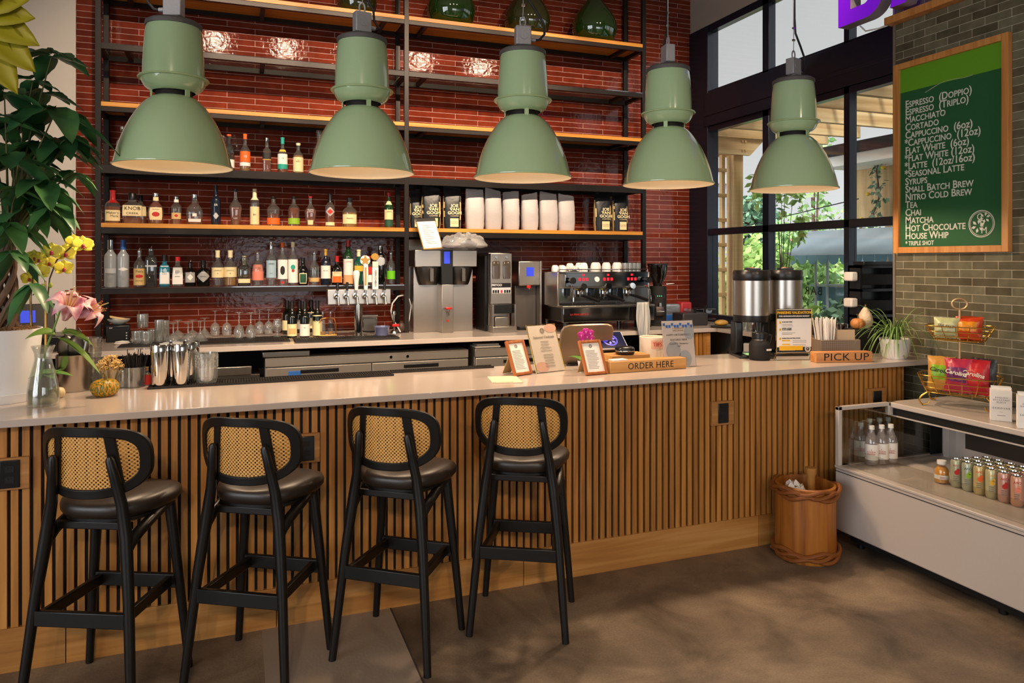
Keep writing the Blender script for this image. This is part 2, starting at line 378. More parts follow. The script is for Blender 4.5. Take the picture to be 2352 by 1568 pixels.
# ================================================================== BAR
OAK = wood('oak_slat', '8E5C28', 'AC7433', 'BF8743', 'Z', 1.0, 0.55, island=0.14)
OAKK = wood('oak_board', '96632C', 'AD783A', 'BE8C50', 'X', 0.8, 0.55, island=0.06)
QUARTZ = mat('white_quartz', 'BDB0A7', 0.16, coat=0.2)
XE, XW = 4.12, -2.6
bar = root('bar_counter', (0, 3.6, 0), 0, 'long bar counter base clad in upright oak slats with black gaps', 'bar counter')
def BB(x0, y0, z0, x1, y1, z1): return (x0, y0 - 3.6, z0, x1, y1 - 3.6, z1)
bx('carcass', BLKM, bar, *BB(XW, 3.61, 0, XE, 4.16, 1.035))
sm = M(); x = XW; rnd = random.Random(4)
while x < XE - 0.02:
    sm.box(x, -0.008, 0.185, x + 0.027, 0.0095, 1.036); x += 0.0407
sm.build('slat_panel', OAK, bar)
for a, c in ((XW, -0.69), (-0.688, 0.17), (0.172, 1.42), (1.422, 2.95), (2.952, XE)):
    bx('kick_board', OAKK, bar, a, -0.010, 0.0, c - 0.002, 0.010, 0.184)
bx('side_panel', OAKK, bar, XE, 0.0, 0, XE + 0.018, 0.56, 1.036)
top = M().box(XW, 3.52, 1.038, 4.366, 4.26, 1.07).build('bar_worktop', QUARTZ, bev=0.003)
tag(top, 'long white quartz worktop of the front bar', 'countertop')
OAKP = wood('oak_plate', '8F5F2E', 'A8743C', 'B98650', 'X', 0.9, 0.55)
def outlet(u0, v0, u1, v1, label):
    a = PY(u0, v1, 3.59); c = PY(u1, v0, 3.59); w, h = c.x - a.x, c.z - a.z
    r = root('power_outlet', (a.x + w/2, 3.59, a.z), 0, label, 'outlet', 'outlets set in the bar front')
    bx('backing_board', OAKP, r, -w/2, -0.016, 0, w/2, 0.004, h, 0.0015)
    s = bx('socket_plate', BLKP, r, -0.036, -0.022, h/2 - 0.058, 0.036, -0.014, h/2 + 0.058, 0.003)
    for dz in (-0.022, 0.022):
        q = M().box(-0.016, -0.0235, h/2 + dz - 0.013, 0.016, -0.0215, h/2 + dz + 0.013)
        q.box(-0.008, -0.025, h/2 + dz, -0.005, -0.0234, h/2 + dz + 0.008); q.box(0.005, -0.025, h/2 + dz, 0.008, -0.0234, h/2 + dz + 0.008)
        q.build('receptacle', BLKM, s)
outlet(-20, 1046, 70, 1127, 'black outlet on wooden plate in the bar front, left of the first stool')
outlet(672, 992, 734, 1064, 'black outlet on wooden plate in the bar front, behind the second stool')
outlet(1632, 918, 1682, 977, 'black outlet on wooden plate in bar front between stools and bin')
outlet(1989, 889, 2031, 945, 'black outlet on wooden plate in bar front above the chilled case')
# ---- back counter
bt = M().box(-1.9, 5.965, 1.03, 4.79, 6.99, 1.07).box(4.39, 4.26, 1.03, 4.79, 5.965, 1.07)
tag(bt.build('back_worktop', QUARTZ, bev=0.003), 'white quartz worktop of the back counter along the red tile wall', 'countertop')
bc = root('back_cabinet', (0, 6.3, 0), 0, 'dark base cabinets under the back counter', 'cabinet')
bx('carcass', BLKM, bc, -1.9, 0.36, 0, 4.78, 0.68, 1.028)
bx('end_panel', BLKM, bc, -1.9, -0.2, 0, -1.86, 0.36, 1.028)
s2 = M(); x = 3.62
while x < 4.3: s2.box(x, -0.30, 0.12, x + 0.034, -0.282, 1.028); x += 0.046
s2.build('slat_panel', OAK, bc); bx('slat_backing', BLKM, bc, 3.60, -0.284, 0, 4.34, -0.264, 1.028); bx('corner_post', OAKK, bc, 4.30, -0.304, 0, 4.345, -0.26, 1.028)
# side counter base along the window
bx('side_carcass', BLKM, bc, 4.68, -2.04, 0, 4.78, -0.34, 1.028)
# ================================================================== SHELVING
IRON = mat('blackened_steel', '231E1C', 0.38, 0.5)
BOARD = wood('honey_board', 'AC6C1C', 'C8862E', 'D4983E', 'X', 0.7, 0.42, island=0.05)
SGL = glass('shelf_glass', 'D8DAD6', 0.16, 0.06)
SX = (-1.037, 1.442, 3.932); YF, YB = 6.55, 6.97
unit = root('shelving_unit', (0, 6.55, 1.07), 0, 'tall black steel shelving with honey wood boards against red tiles', 'shelves')
def SB(nm, m, x0, y0, z0, x1, y1, z1, bev=0): return bx(nm, m, unit, x0, y0 - 6.55, z0 - 1.07, x1, y1 - 6.55, z1 - 1.07, bev)
for x in SX:
    for y in (YF, YB - 0.04): SB('post', IRON, x - 0.021, y, 1.071, x + 0.021, y + 0.04, 5.05, 0.002)
    for z in (1.48, 1.965, 2.455, 2.935, 3.435, 3.908): SB('side_rail', IRON, x - 0.019, YF + 0.04, z - 0.02, x + 0.019, YB - 0.04, z + 0.02)
LEV = [(1.46, 1.502, 'glass', (0,)), (1.944, 1.992, 'wood', (0, 1)), (2.425, 2.483, 'steel', (0, 1)), (2.918, 2.955, 'wood', (0, 1)), (3.413, 3.456, 'glass', (0, 1)), (3.890, 3.927, 'wood', (0, 1))]
TOPZ = {}
for k, (z0, z1, kind, bays) in enumerate(LEV):
    for bay in bays:
        xa, xb = SX[bay] + 0.021, SX[bay + 1] - 0.021
        SB('front_rail', IRON, xa, YF + 0.002, z0, xb, YF + 0.038, z1); SB('back_rail', IRON, xa, YB - 0.038, z0, xb, YB - 0.002, z1)
        for q in ((0.07, 0.5, 0.93) if kind != 'steel' else (0.07, 0.36, 0.64, 0.93)):
            xm = xa + (xb - xa) * q; SB('cross_bar', IRON, xm - 0.018, YF + 0.038, z1 - 0.035, xm + 0.018, YB - 0.038, z1 - 0.002)
        if kind == 'wood': SB('shelf_board', BOARD, xa, YF - 0.004, z1, xb, YB, z1 + 0.036, 0.002); t = z1 + 0.036
        elif kind == 'glass': SB('glass_shelf', SGL, xa, YF + 0.004, z1, xb, YB, z1 + 0.008); t = z1 + 0.008
        else: SB('steel_shelf', IRON, xa, YF + 0.004, z1, xb, YB, z1 + 0.006); t = z1 + 0.006
        TOPZ[k] = t
# ================================================================== PENDANTS
SAGE = mat('sage_enamel', 'AAC49A', 0.18, coat=1.0, bump=0.03, bscale=14)
SAGER = mat('sage_enamel_ring', 'A8C092', 0.25, coat=0.4)
INNER = mat('cream_enamel', 'F4E6CC', 0.4)
CABLE = mat('black_cable', '15151A', 0.5)
def pendant(x, y, z, label, cab=0, rz=0.0):
    r = root('pendant_lamp', (x, y, z), rz, label, 'pendant lamp', 'green enamel pendants over the bar')
    R = 0.28
    prof = [(.28,0),(.275,.02),(.262,.075),(.248,.12),(.229,.17),(.205,.222),(.180,.265),(.150,.308),(.122,.336),(.098,.352)]
    M().lathe(prof, 56).lathe([(.2795,-.004),(.284,-.002),(.284,.004),(.2795,.006)], 56).build('shade', SAGE, r)
    M().lathe([(a - 0.0045, b) for a, b in prof] , 56).lathe([(.2795,-.004),(.2755,0)], 56).build('shade_lining', INNER, r)
    M().cyl((0,0,.345),(0,0,.40),.088,.088,32).build('vent_gap', BLKM, r)
    for k in range(3):
        a = k * 2.094 + 0.5
        M().box(-.012,-.004,.345,.012,.004,.40).build('strap', SAGER, r, (0.105*math.cos(a), 0.105*math.sin(a), 0), (0,0,a+PI/2))
    M().lathe([(.102,.378),(.118,.384),(.135,.398),(.148,.420),(.154,.440)], 48).build('collar_bowl', SAGE, r, ang=60)
    M().lathe([(.146,.440),(.166,.440),(.169,.445),(.166,.450),(.146,.450)], 48).build('collar_ring', SAGER, r)
    M().lathe([(.147,.450),(.146,.50),(.142,.58),(.136,.66),(.131,.70),(.128,.708)], 48).build('ballast_housing', SAGE, r, ang=60)
    M().lathe([(.120,.706),(.134,.706),(.136,.716),(.134,.728),(.118,.738),(0,.742)], 48).build('cap_plate', mat('weathered_cap', '5F5B5A', .6, .3, bump=.3, bscale=80), r)
    w = M().box(-.045,-.030,.765,.045,.030,.875); w.cyl((0,0,.738),(0,0,.77),.02,.02,12)
    bj = w.build('junction_box', GREYM, r, bev=.005)
    M().cyl((.045,0,.80),(.075,0,.80),.013,.011,12).build('cable_gland', GREYM, bj)
    M().cyl((0,-.03,.82),(0,-.034,.82),.026,.026,20).build('box_lid', GREYM, bj)
    hook = [(.016*math.cos(t), 0, .90 + .028*math.sin(t)) for t in [i*2*PI/16 for i in range(16)]]
    M().tube(hook, .005, 8, closed=True).build('hanging_eye', GREYM, r)
    zc = 5.3 - z
    M().tube([(0,0,.92),(.003,0,1.0),(0,0,1.08),(0,0,zc)], .0025, 6).build('steel_wire', GREYM, r)
    for q in (1.0, 1.08): M().box(-.008,-.006,q-.006,.012,.006,q+.006).build('wire_clamp', CHROME, r)
    s = .13 if cab == 0 else .07
    M().tube([(.075,0,.80),(.10,0,.805),(s,0,.84),(s-.005,0,.90),(s-.05,0,.97),(.022,0,1.05),(.012,0,1.15),(.010,0,1.6),(.010,0,zc)], .007, 8).build('power_cable', CABLE, r)
    M().ball((0,0,.11),(.045,.045,.07),16,10).build('bulb', mat('warm_bulb', 'FFE9C8', 0.4, emit='FFD9A6', es=7.0), r)
    M().cyl((0,0,.17),(0,0,.34),.028,.035,16).build('lamp_socket', WHITEM, r)
    d = bpy.data.lights.new('pendant_light', 'SPOT'); d.spot_size = math.radians(166); d.spot_blend = 0.25; d.energy = PEND_W; d.color = (1.0, 0.71, 0.46); d.shadow_soft_size = 0.05
    lo = bpy.data.objects.new('pendant_light', d); COL.objects.link(lo); lo.location = (0, 0, 0.03); lo.parent = r
    return r
PEND_W = 58.0
for i, (px, py, lab) in enumerate((( -0.306, 4.09, 'sage green pendant nearest the potted tree, first of the row over the bar'),
        (0.636, 4.01, 'sage green pendant above the bar mats, second of the row from the potted tree'),
        (1.545, 3.92, 'sage green pendant in the middle of the row, above the framed menus'),
        (2.536, 3.94, 'sage green pendant in front of the shelf end, above the order block'),
        (3.49, 3.90, 'sage green pendant in front of the tall window, last of the row'))):
    pendant(px, py, 2.205, lab, i % 2, (PI*0.9, 0.2, -0.15, PI/2*0.9, 0.25)[i])
# ================================================================== STOOLS
EBON = mat('ebonised_wood', '0F0D0C', 0.36, bump=0.03, bscale=40)
LEATH = mat('black_leather', '241B16', 0.40, spec=0.8, bump=0.05, bscale=160)
m, N, L, b = nodes_of('woven_cane', 0.55)
tc = N.new('ShaderNodeTexCoord'); sp = N.new('ShaderNodeSeparateXYZ'); cb = N.new('ShaderNodeCombineXYZ')
L.new(tc.outputs['Object'], sp.inputs[0]); L.new(sp.outputs['X'], cb.inputs[0]); L.new(sp.outputs['Z'], cb.inputs[1])
ds = []
for k in (0.0, 0.5):
    sc_ = N.new('ShaderNodeVectorMath'); sc_.operation = 'MULTIPLY_ADD'; sc_.inputs[1].default_value = (1/0.0155,)*3; sc_.inputs[2].default_value = (k + 40, k + 40, 0)
    L.new(cb.outputs[0], sc_.inputs[0]); fr = N.new('ShaderNodeVectorMath'); fr.operation = 'FRACTION'; L.new(sc_.outputs[0], fr.inputs[0])
    su = N.new('ShaderNodeVectorMath'); su.operation = 'SUBTRACT'; su.inputs[1].default_value = (0.5, 0.5, 0); L.new(fr.outputs[0], su.inputs[0])
    ln = N.new('ShaderNodeVectorMath'); ln.operation = 'LENGTH'; L.new(su.outputs[0], ln.inputs[0]); ds.append(ln)
mn = N.new('ShaderNodeMath'); mn.operation = 'MINIMUM'; L.new(ds[0].outputs['Value'], mn.inputs[0]); L.new(ds[1].outputs['Value'], mn.inputs[1])
gt_ = N.new('ShaderNodeMath'); gt_.operation = 'GREATER_THAN'; gt_.inputs[1].default_value = 0.19; L.new(mn.outputs[0], gt_.inputs[0])
rp = ramp(N, [(0.17, 'A8742E'), (0.30, 'D29C50'), (0.5, 'E4B873')]); L.new(mn.outputs[0], rp.inputs[0]); L.new(rp.outputs[0], b.inputs['Base Color']); L.new(gt_.outputs[0], b.inputs['Alpha'])
bp = N.new('ShaderNodeBump'); bp.inputs['Distance'].default_value = 0.003; L.new(mn.outputs[0], bp.inputs['Height']); L.new(bp.outputs[0], b.inputs['Normal'])
CANE = m
def sgn(a): return (a > 0) - (a < 0)
def make_stool(label):
    r = root('bar_stool', (0,0,0), 0, label, 'bar stool', 'black cane-backed stools along the bar')
    for s in (-1, 1):
        M().tube([(s*.222,-.205,0),(s*.205,-.186,.20),(s*.184,-.162,.45),(s*.158,-.138,.68),(s*.140,-.136,.80),(s*.124,-.152,.90),(s*.113,-.166,.975),(s*.112,-.168,.988)],
                 [.0165,.0185,.0205,.024,.021,.019,.0165,.009], 12).build('rear_leg', EBON, r)
        M().tube([(s*.222,.205,0),(s*.205,.195,.2),(s*.182,.180,.46),(s*.160,.165,.70),(s*.158,.162,.735)], [.0155,.0175,.020,.023,.02], 12).build('front_leg', EBON, r)
        M().tube([(s*.166,-.146,.60),(s*.167,-.128,.645),(s*.172,-.08,.675),(s*.175,.0,.70),(s*.166,.13,.72),(s*.160,.168,.722)], [.012,.021,.022,.021,.020,.018], 10).build('seat_rail', EBON, r)
        M().bar((s*.165,-.168,.375),(s*.150,.185,.375),.022,.045).build('side_stretcher', EBON, r, bev=.004)
    M().bar((-.187,-.170,.375),(.187,-.170,.375),.022,.058).build('rear_footrest', EBON, r, bev=.004)
    M().bar((-.187,.183,.375),(.187,.183,.375),.022,.058).build('front_footrest', EBON, r, bev=.004)
    M().bar((-.155,.165,.70),(.155,.165,.70),.022,.05).build('front_rail', EBON, r, bev=.004); M().bar((-.150,-.085,.700),(.150,-.085,.700),.02,.03).build('rear_rail', EBON, r, bev=.004)
    q = M().lathe([(0,.725),(.80,.725),(.93,.732),(.99,.750),(1,.768),(.97,.784),(.88,.797),(.70,.804),(.4,.807),(0,.808)], 44, n=2.9, ay=1.0)
    q.v = [(x*(.208 + .036*(y)), y*.185 + .060, z - .010*(1-abs(x))*(1 if z > .79 else 0)) for x, y, z in q.v]
    q.build('seat_pad', LEATH, r, ang=80)
    q = M().lathe([(0,.708),(.80,.708),(.86,.716),(.86,.727)], 40, n=2.9); q.v = [(x*(.212+.03*y), y*.185 + .060, z) for x, y, z in q.v]
    q.build('seat_board', EBON, r)
    # backrest: curved, rounded frame with two slanting bars and three cane panels
    zc, hh, hw = .958, .138, .222
    def O(t, ks, kz):
        co, si = math.cos(t), math.sin(t)
        x = sgn(co) * abs(co) ** (2/3.1) * (1 - .17 * max(0, -si) ** 1.5) * (hw - ks); z = zc + (hh - kz) * sgn(si) * abs(si) ** (2/3.3)
        return x, z
    def cur(x, z, d): return (x, -.160 + 2.0 * x * x - (z - zc) * .10 + d, z)
    n = 64; fr = M(); vs = []; fs = []
    for i in range(n):
        t = 2 * PI * i / n; a = O(t, 0, 0); c = O(t, .034, .036)
        for (x, z), d in ((a, -.011), (a, .011), (c, .011), (c, -.011)): vs.append(cur(x, z, d))
    for i in range(n):
        j = (i + 1) % n
        for k in range(4): fs.append((i*4+k, i*4+(k+1) % 4, j*4+(k+1) % 4, j*4+k))
    fr.add(vs, fs); fo = fr.build('back_frame', EBON, r, bev=.004)
    for s in (-1, 1):
        g = M(); K = 8; vs = []; fs = []
        for i in range(K + 1):
            z = zc - hh + .02 + (2*hh - .04) * i / K; xm = s * (.126 - .026 * i / K)
            for dx, d in ((-.017, -.010), (.017, -.010), (.017, .010), (-.017, .010)): vs.append(cur(xm + dx, z, d))
        for i in range(K):
            for k in range(4): fs.append((i*4+k, i*4+(k+1) % 4, (i+1)*4+(k+1) % 4, (i+1)*4+k))
        g.add(vs, fs).build('back_bar', EBON, fo, bev=.003)
    def edge(z, k):     # half-width of the inner opening at height z
        f = (z - zc) / (hh - k)
        return (hw - k) * (1 - abs(f) ** 3.3) ** (1/3.1) * (1 - .17 * max(0, -f) ** 1.5) if abs(f) < 1 else 0
    def bars(z): return .126 - .026 * (z - (zc - hh + .02)) / (2*hh - .04)
    M().grid(lambda a, c: cur((2*a - 1) * bars(zc - .108 + .216*c), zc - .108 + .216*c, 0), 14, 8).build('cane_panel', CANE, r)
    for s in (-1, 1):
        def side(a, c):
            z = zc - .104 + .208 * c; x0 = bars(z); x1 = max(x0 + .002, edge(z, .022)); return cur(s * (x0 + (x1 - x0) * a), z, 0)
        M().grid(side, 6, 10).build('cane_panel', CANE, r)
    return r
st0 = make_stool('black stool with cane back nearest the potted tree, first of four at bar')
STOOLS = [((-.395, 3.487), 25, None), ((.194, 3.440), 31, 'black stool with cane back in front of a bar outlet, second of four'),
          ((.805, 3.421), 37, 'black stool with cane back turned most from the bar, third of four'), ((1.388, 3.466), 29, 'black stool with cane back below the framed menus, last of four')]
for i, ((fx, fy), a, lab) in enumerate(STOOLS):
    o = st0 if i == 0 else dup(st0)
    if lab: o['label'] = lab
    ar = math.radians(a)
    o.location = (fx - .205 * math.sin(ar), fy - .205 * math.cos(ar) - .018, 0); o.rotation_euler = (0, 0, -ar)
# ================================================================== BOTTLES
GB = {'clear': glass('bottle_clear', 'F4F6F4', 0.08, body='D5DAD8', bodyf=.05), 'amber': glass('bottle_amber', 'E9DCCB', 0.10), 'frost': glass('bottle_frost', 'E4E8EA', 0.10, 0.2, body='C3C8CC', bodyf=0.55),
      'blue': glass('bottle_blue', '5FB6C8', 0.12, body='2E8FA8', bodyf=0.45), 'green': glass('bottle_green', '2F6A3C', 0.12, body='1F4A28', bodyf=0.55), 'dark': mat('bottle_dark', '0C0C0D', 0.12, coat=0.5),
      'navy': mat('bottle_navy', '1A2130', 0.2, coat=0.4), 'smoke': glass('bottle_smoke', 'B9BDBB', 0.14, body='4A4C4C', bodyf=0.35), 'teal': glass('bottle_teal', '3E8C78', 0.12, body='1E6B57', bodyf=0.5), 'wine': mat('wine_glass_dark', '0F120C', 0.1, coat=0.6)}
LQ = {'amber': glass('amber_spirit', 'C8763A', 0.05, body='A8541C', bodyf=0.5), 'rust': glass('rust_spirit', 'B05A2C', 0.05, body='8E3E16', bodyf=0.55), 'gold': glass('gold_spirit', 'DDB066', 0.05, body='C8943F', bodyf=0.45), 'water': glass('clear_spirit', 'EDEFEE', 0.04), 'orange': glass('orange_juice', 'F0A020', 0.04, body='F0A018', bodyf=0.85)}
LC = {k: mat('label_' + k, c, 0.6) for k, c in dict(cream='E6D3A2', white='E9E4DC', tan='C9A86E', orange='E8641E', green='8CB52E', lime='6CC21E', pink='E0806A', grey='A5A39E', blue='9FB7C4', teal='1F9A86', red='B8261E', black='1A1817', silver='B9BCC0', dkgreen='1F4D38', yellow='E3B23C', peach='D9A070', gold='B58A3C').items()}
CAPM = {'red': mat('red_wax', 'B31D1C', 0.3), 'black': mat('cap_black', '141313', 0.35), 'silver': CHROME, 'cream': mat('cap_cream', 'E5D8B0', 0.5), 'blue': mat('cap_blue', '2C5FA8', 0.35), 'cork': mat('cap_cork', 'B98A52', 0.7), 'orange': mat('cap_orange', 'D9621C', 0.4), 'teal': mat('cap_teal', '2A9A8A', 0.4), 'white': mat('cap_white', 'E5E2DC', 0.4), 'gold': mat('cap_gold', 'C49A4A', 0.35, 0.6), 'clear': GLS}
PROF = {'std': [(.0,.90),(.02,1),(.58,1),(.64,.93),(.70,.66),(.75,.42),(.80,.36),(.94,.34),(.945,.40),(.985,.40)],
 'tall': [(.0,.92),(.02,1),(.64,1),(.69,.92),(.74,.6),(.78,.44),(.95,.40),(.985,.42)],
 'squat': [(.0,.92),(.03,1),(.50,1),(.58,.95),(.66,.62),(.70,.40),(.74,.35),(.93,.33),(.985,.38)],
 'globe': [(.0,.75),(.04,.88),(.25,1),(.42,1),(.56,.90),(.66,.58),(.72,.36),(.92,.33),(.985,.37)],
 'tear': [(.0,.60),(.03,.68),(.3,.88),(.46,1),(.54,.96),(.62,.66),(.70,.36),(.78,.26),(.93,.24),(.985,.28)],
 'wide': [(.0,.93),(.03,1),(.52,1),(.60,.97),(.66,.80),(.70,.52),(.73,.42),(.93,.40),(.985,.44)],
 'slim': [(.0,.94),(.02,1),(.62,1),(.67,.85),(.71,.50),(.75,.40),(.97,.36),(.985,.4)],
 'wine': [(.0,.96),(.02,1),(.54,1),(.62,.90),(.70,.56),(.76,.40),(.985,.37)],
 'log': [(.0,.94),(.02,1),(.68,1),(.76,.9),(.80,.6),(.84,.46),(.985,.44)]}
def sup(t, n): return 1.0 if n == 2 else (abs(math.cos(t))**n + abs(math.sin(t))**n) ** (-1/n)
def make_bottle(name, pos, h, r, label, cat, grp, prof='std', n=2, ay=1.0, gl='clear', liq=None, lvl=.45, cap=('black', .86), labs=(), txts=(), pour=False, rz=None):
    if rz is None: rz = -math.atan2(pos[0], pos[1]) * 0.8
    o = root(name, pos, rz, label, cat, grp)
    P = PROF[prof]
    pts = [(0, 0.001)] + [(q * r, max(z * h, .001)) for z, q in P] + [(0, P[-1][0] * h)]
    M().lathe(pts, 20, n=n, ay=ay).build('glass_body', GB[gl], o, ang=45)
    def rad(z):
        z /= h
        for (z0, q0), (z1, q1) in zip(P, P[1:]):
            if z0 <= z <= z1: return r * (q0 + (q1 - q0) * (z - z0) / (z1 - z0 + 1e-9))
        return r * P[-1][1]
    if liq:
        top = lvl * h; lp = [(0, .006)] + [(q * r * .93, max(z*h, .006)) for z, q in P if z * h < top - .004] + [(rad(top) * .93, top), (0, top)]
        M().lathe(lp, 16, n=n, ay=ay).build('liquid', LQ[liq], o, ang=45)
    if cap:
        cm, z0 = cap[0], cap[1]; kr = cap[2] if len(cap) > 2 else None
        a = rad(z0 * h) * 1.12 if kr is None else kr * r
        if pour:
            M().lathe([(0,.94*h),(a*.9,.94*h),(a*.9,.965*h),(a*.5,.975*h),(0,.975*h)], 12).tube([(0,0,.97*h),(0,0,1.0*h),(.006,0,1.06*h)], [.0045,.0035,.003], 6).build('pour_spout', CHROME, o)
        elif kr is None:    # sleeve that follows the neck, closed on top
            zs = [z0*h] + [z*h for z, q in P if z > z0 + .01] + [h]
            M().lathe([(rad(min(z, .985*h))*1.07 + .0006, z) for z in zs] + [(0, h)], 16).build('cap', CAPM[cm], o, ang=50)
        else:
            M().lathe([(0,z0*h),(a,z0*h),(a,.99*h),(a*.92,h),(0,h)], 18, n=n if kr > .6 else 2, ay=ay if kr > .6 else 1).build('cap', CAPM[cm], o, ang=50)
    lm = {}
    for lb in labs:
        cm, z0, z1, half = lb[:4]; half = math.radians(half); shape = lb[4] if len(lb) > 4 else 'rect'
        nm = lb[5] if len(lb) > 5 else 'label'
        def fn(a, c):
            t = -PI/2 + (2*a - 1) * half; z = (z0 + (z1 - z0) * c) * h
            if shape == 'oval':
                k = math.sqrt(max(0.0, 1 - (2*c - 1)**2)); t = -PI/2 + (2*a - 1) * half * k
            if shape == 'diamond':
                t = -PI/2 + (2*a - 1) * half * (1 - abs(2*c - 1))
            q = (rad(z) * 1.012 + .0006 + (.0004 if nm != 'label' else 0)) * sup(t, n)
            return (q * math.cos(t), q * ay * math.sin(t), z)
        lo = M().grid(fn, 12, 8 if shape != 'rect' or prof in ('tear', 'globe') else 2).build(nm, LC[cm], o)
        lm[nm] = lo
    for tx in txts:
        body, z, size, tm = tx[:4]
        q = (rad(z * h) * 1.012 + .0012) * sup(-PI/2, n) * ay + .0012
        text(body, size, {'k': INK, 'w': WHITE, 'r': LC['red'], 'g': INKG, 'b': CAPM['blue'], 'o': LC['gold'], 'n': LC['dkgreen']}[tm], lm.get('label', o), (0, -q, z * h), sx=tx[4] if len(tx) > 4 else 1.0, ext=.0002, lead=.95)
    return o
def shelf_bottle(u, vt, w, base, yc, grp, label, **k):
    p = PY(u, vt, yc); h = p.z - base; r = w / 2 * depth(p) / FPX
    if k.get('n', 2) > 2: r *= .93
    return make_bottle('bottle', (p.x, yc, base + .0005), h, r, label, 'bottle', grp, **k)
G1 = 'whiskey bottles on the wooden shelf'; Y1 = 6.72; B1 = TOPZ[1]
SHB = lambda u, v, w, lab, **k: shelf_bottle(u, v, w, B1, Y1, G1, lab, **k)
SHB(259, 437, 34, 'square bottle with dripping red wax cap and cream label at the post end', prof='squat', n=4, liq='amber', lvl=.5, cap=('red', .62), labs=[('cream', .08, .40, 52)], txts=[("Maker's\n   Mark", .27, .028, 'k')])
SHB(304, 444, 44, 'broad black-capped flask with bold black capitals on its cream label', prof='wide', n=4.5, ay=.55, gl='clear', liq='rust', lvl=.20, cap=('black', .80, .42), labs=[('cream', .26, .60, 58)], txts=[('KNOB', .50, .042, 'k', 1.0), ('CREEK', .34, .024, 'k', 1.3)])
shelf_bottle(323, 449, 26, B1, 6.86, G1, 'bottle half hidden behind the broad black-capped flask', prof='wide', n=4, ay=.6, liq='rust', lvl=.25, cap=('black', .80, .42), labs=[('cream', .3, .62, 58)])
SHB(358, 444, 36, 'rounded amber bottle with a red rose label', prof='globe', ay=.75, n=2.6, liq='rust', lvl=.72, cap=('silver', .90), labs=[('cream', .14, .54, 46), ('cream', .76, .88, 60, 'rect', 'neck_label'), ('red', .24, .40, 26, 'oval', 'emblem')], txts=[('Four Roses', .48, .011, 'k')])
SHB(405, 452, 24, 'narrow clear bottle with a red dot label, between the rose bottle and the clear flask', prof='tall', n=3, liq='rust', lvl=.22, cap=('silver', .90), labs=[('tan', .20, .42, 50), ('red', .27, .37, 18, 'oval', 'emblem'), ('white', .80, .9, 70, 'rect', 'neck_label')])
SHB(447, 447, 38, 'clear round-shouldered flask with small white labels', prof='globe', n=3, ay=.6, liq='rust', lvl=.22, cap=('silver', .88), labs=[('white', .10, .20, 44), ('white', .28, .38, 14, 'rect', 'small_label')])
SHB(496, 425, 21, 'tall slim dark blue bottle with silver eagle print', prof='slim', gl='navy', cap=('black', .90), labs=[('silver', .15, .32, 34, 'diamond')], txts=[('ER', .50, .026, 'w')])
SHB(541, 434, 30, 'teardrop amber bottle tapering to its foot', prof='tear', n=2.6, ay=.7, liq='rust', lvl=.50, cap=('black', .93), txts=[("ANGEL'S ENVY", .47, .008, 'w'), ('BOURBON\nWHISKEY', .20, .007, 'w')])
SHB(585, 434, 20, 'slim bottle covered by a long cream label on the upper neck', prof='tall', liq='gold', lvl=.3, cap=('cream', .70), labs=[('cream', .04, .52, 88)], txts=[('BH', .30, .02, 'k')])
SHB(628, 452, 28, 'round bottle with an orange band label', prof='std', liq='rust', lvl=.42, cap=('black', .93), labs=[('orange', .06, .28, 75)], txts=[('BULLEIT', .40, .012, 'k')])
SHB(675, 452, 26, 'round bottle with a yellow-green band label', prof='std', liq='rust', lvl=.62, cap=('black', .93), labs=[('green', .08, .28, 75)], txts=[('BULLEIT', .40, .012, 'k')])
SHB(713, 451, 29, 'flared amber bottle with cream printed name', prof='tear', n=3, ay=.8, liq='rust', lvl=.58, cap=('red', .95), labs=[('cream', .07, .22, 30)], txts=[('ELIJAH\nCRAIG', .52, .018, 'w')])
SHB(758, 445, 22, 'bottle with dark neck sleeve and red diamond label', prof='std', liq='rust', lvl=.5, cap=('black', .74), labs=[('grey', .32, .60, 62, 'diamond'), ('red', .38, .54, 34, 'diamond', 'emblem'), ('cream', .05, .15, 60, 'rect', 'foot_label')])
SHB(803, 455, 34, 'stout bottle with arched cream label, last before the gap', prof='squat', liq='gold', lvl=.5, cap=('black', .86), labs=[('cream', .12, .44, 62)], txts=[('WhistlePig', .30, .014, 'k')])
SHB(893, 443, 20, 'green glass bottle with red cap standing alone by the post', prof='std', gl='green', cap=('red', .90), labs=[('cream', .24, .52, 75), ('dkgreen', .06, .22, 75, 'rect', 'foot_label'), ('cream', .66, .76, 60, 'rect', 'neck_label')], txts=[('JAMESON', .46, .011, 'k')])
G2 = 'bottles on the upper steel shelf'; Y2 = 6.70; B2 = TOPZ[2]
SH2 = lambda u, v, w, lab, **k: shelf_bottle(u, v, w, B2, Y2, G2, lab, **k)
SH2(526, 309, 24, 'orange-topped dark bottle partly hidden by the first pendant', prof='std', gl='smoke', liq='rust', lvl=.5, cap=('orange', .94), labs=[('white', .1, .32, 70)])
SH2(563, 308, 23, 'bottle with orange cap and orange label on the upper shelf', prof='squat', liq='gold', lvl=.25, cap=('orange', .86), labs=[('orange', .26, .54, 75), ('white', .16, .25, 75, 'rect', 'foot_label')], txts=[('10', .40, .03, 'w')])
SH2(613, 317, 20, 'square amber bottle with slanted black label', prof='slim', n=4, liq='rust', lvl=.6, cap=('silver', .90), labs=[('black', .40, .58, 62), ('gold', .36, .39, 62, 'rect', 'stripe')])
SH2(649, 316, 22, 'bottle with teal capsule and white and teal label', prof='squat', liq='amber', lvl=.5, cap=('teal', .82), labs=[('white', .24, .54, 75), ('teal', .13, .26, 75, 'rect', 'foot_label'), ('yellow', .60, .66, 50, 'rect', 'neck_label')], txts=[('12', .42, .02, 'k')])
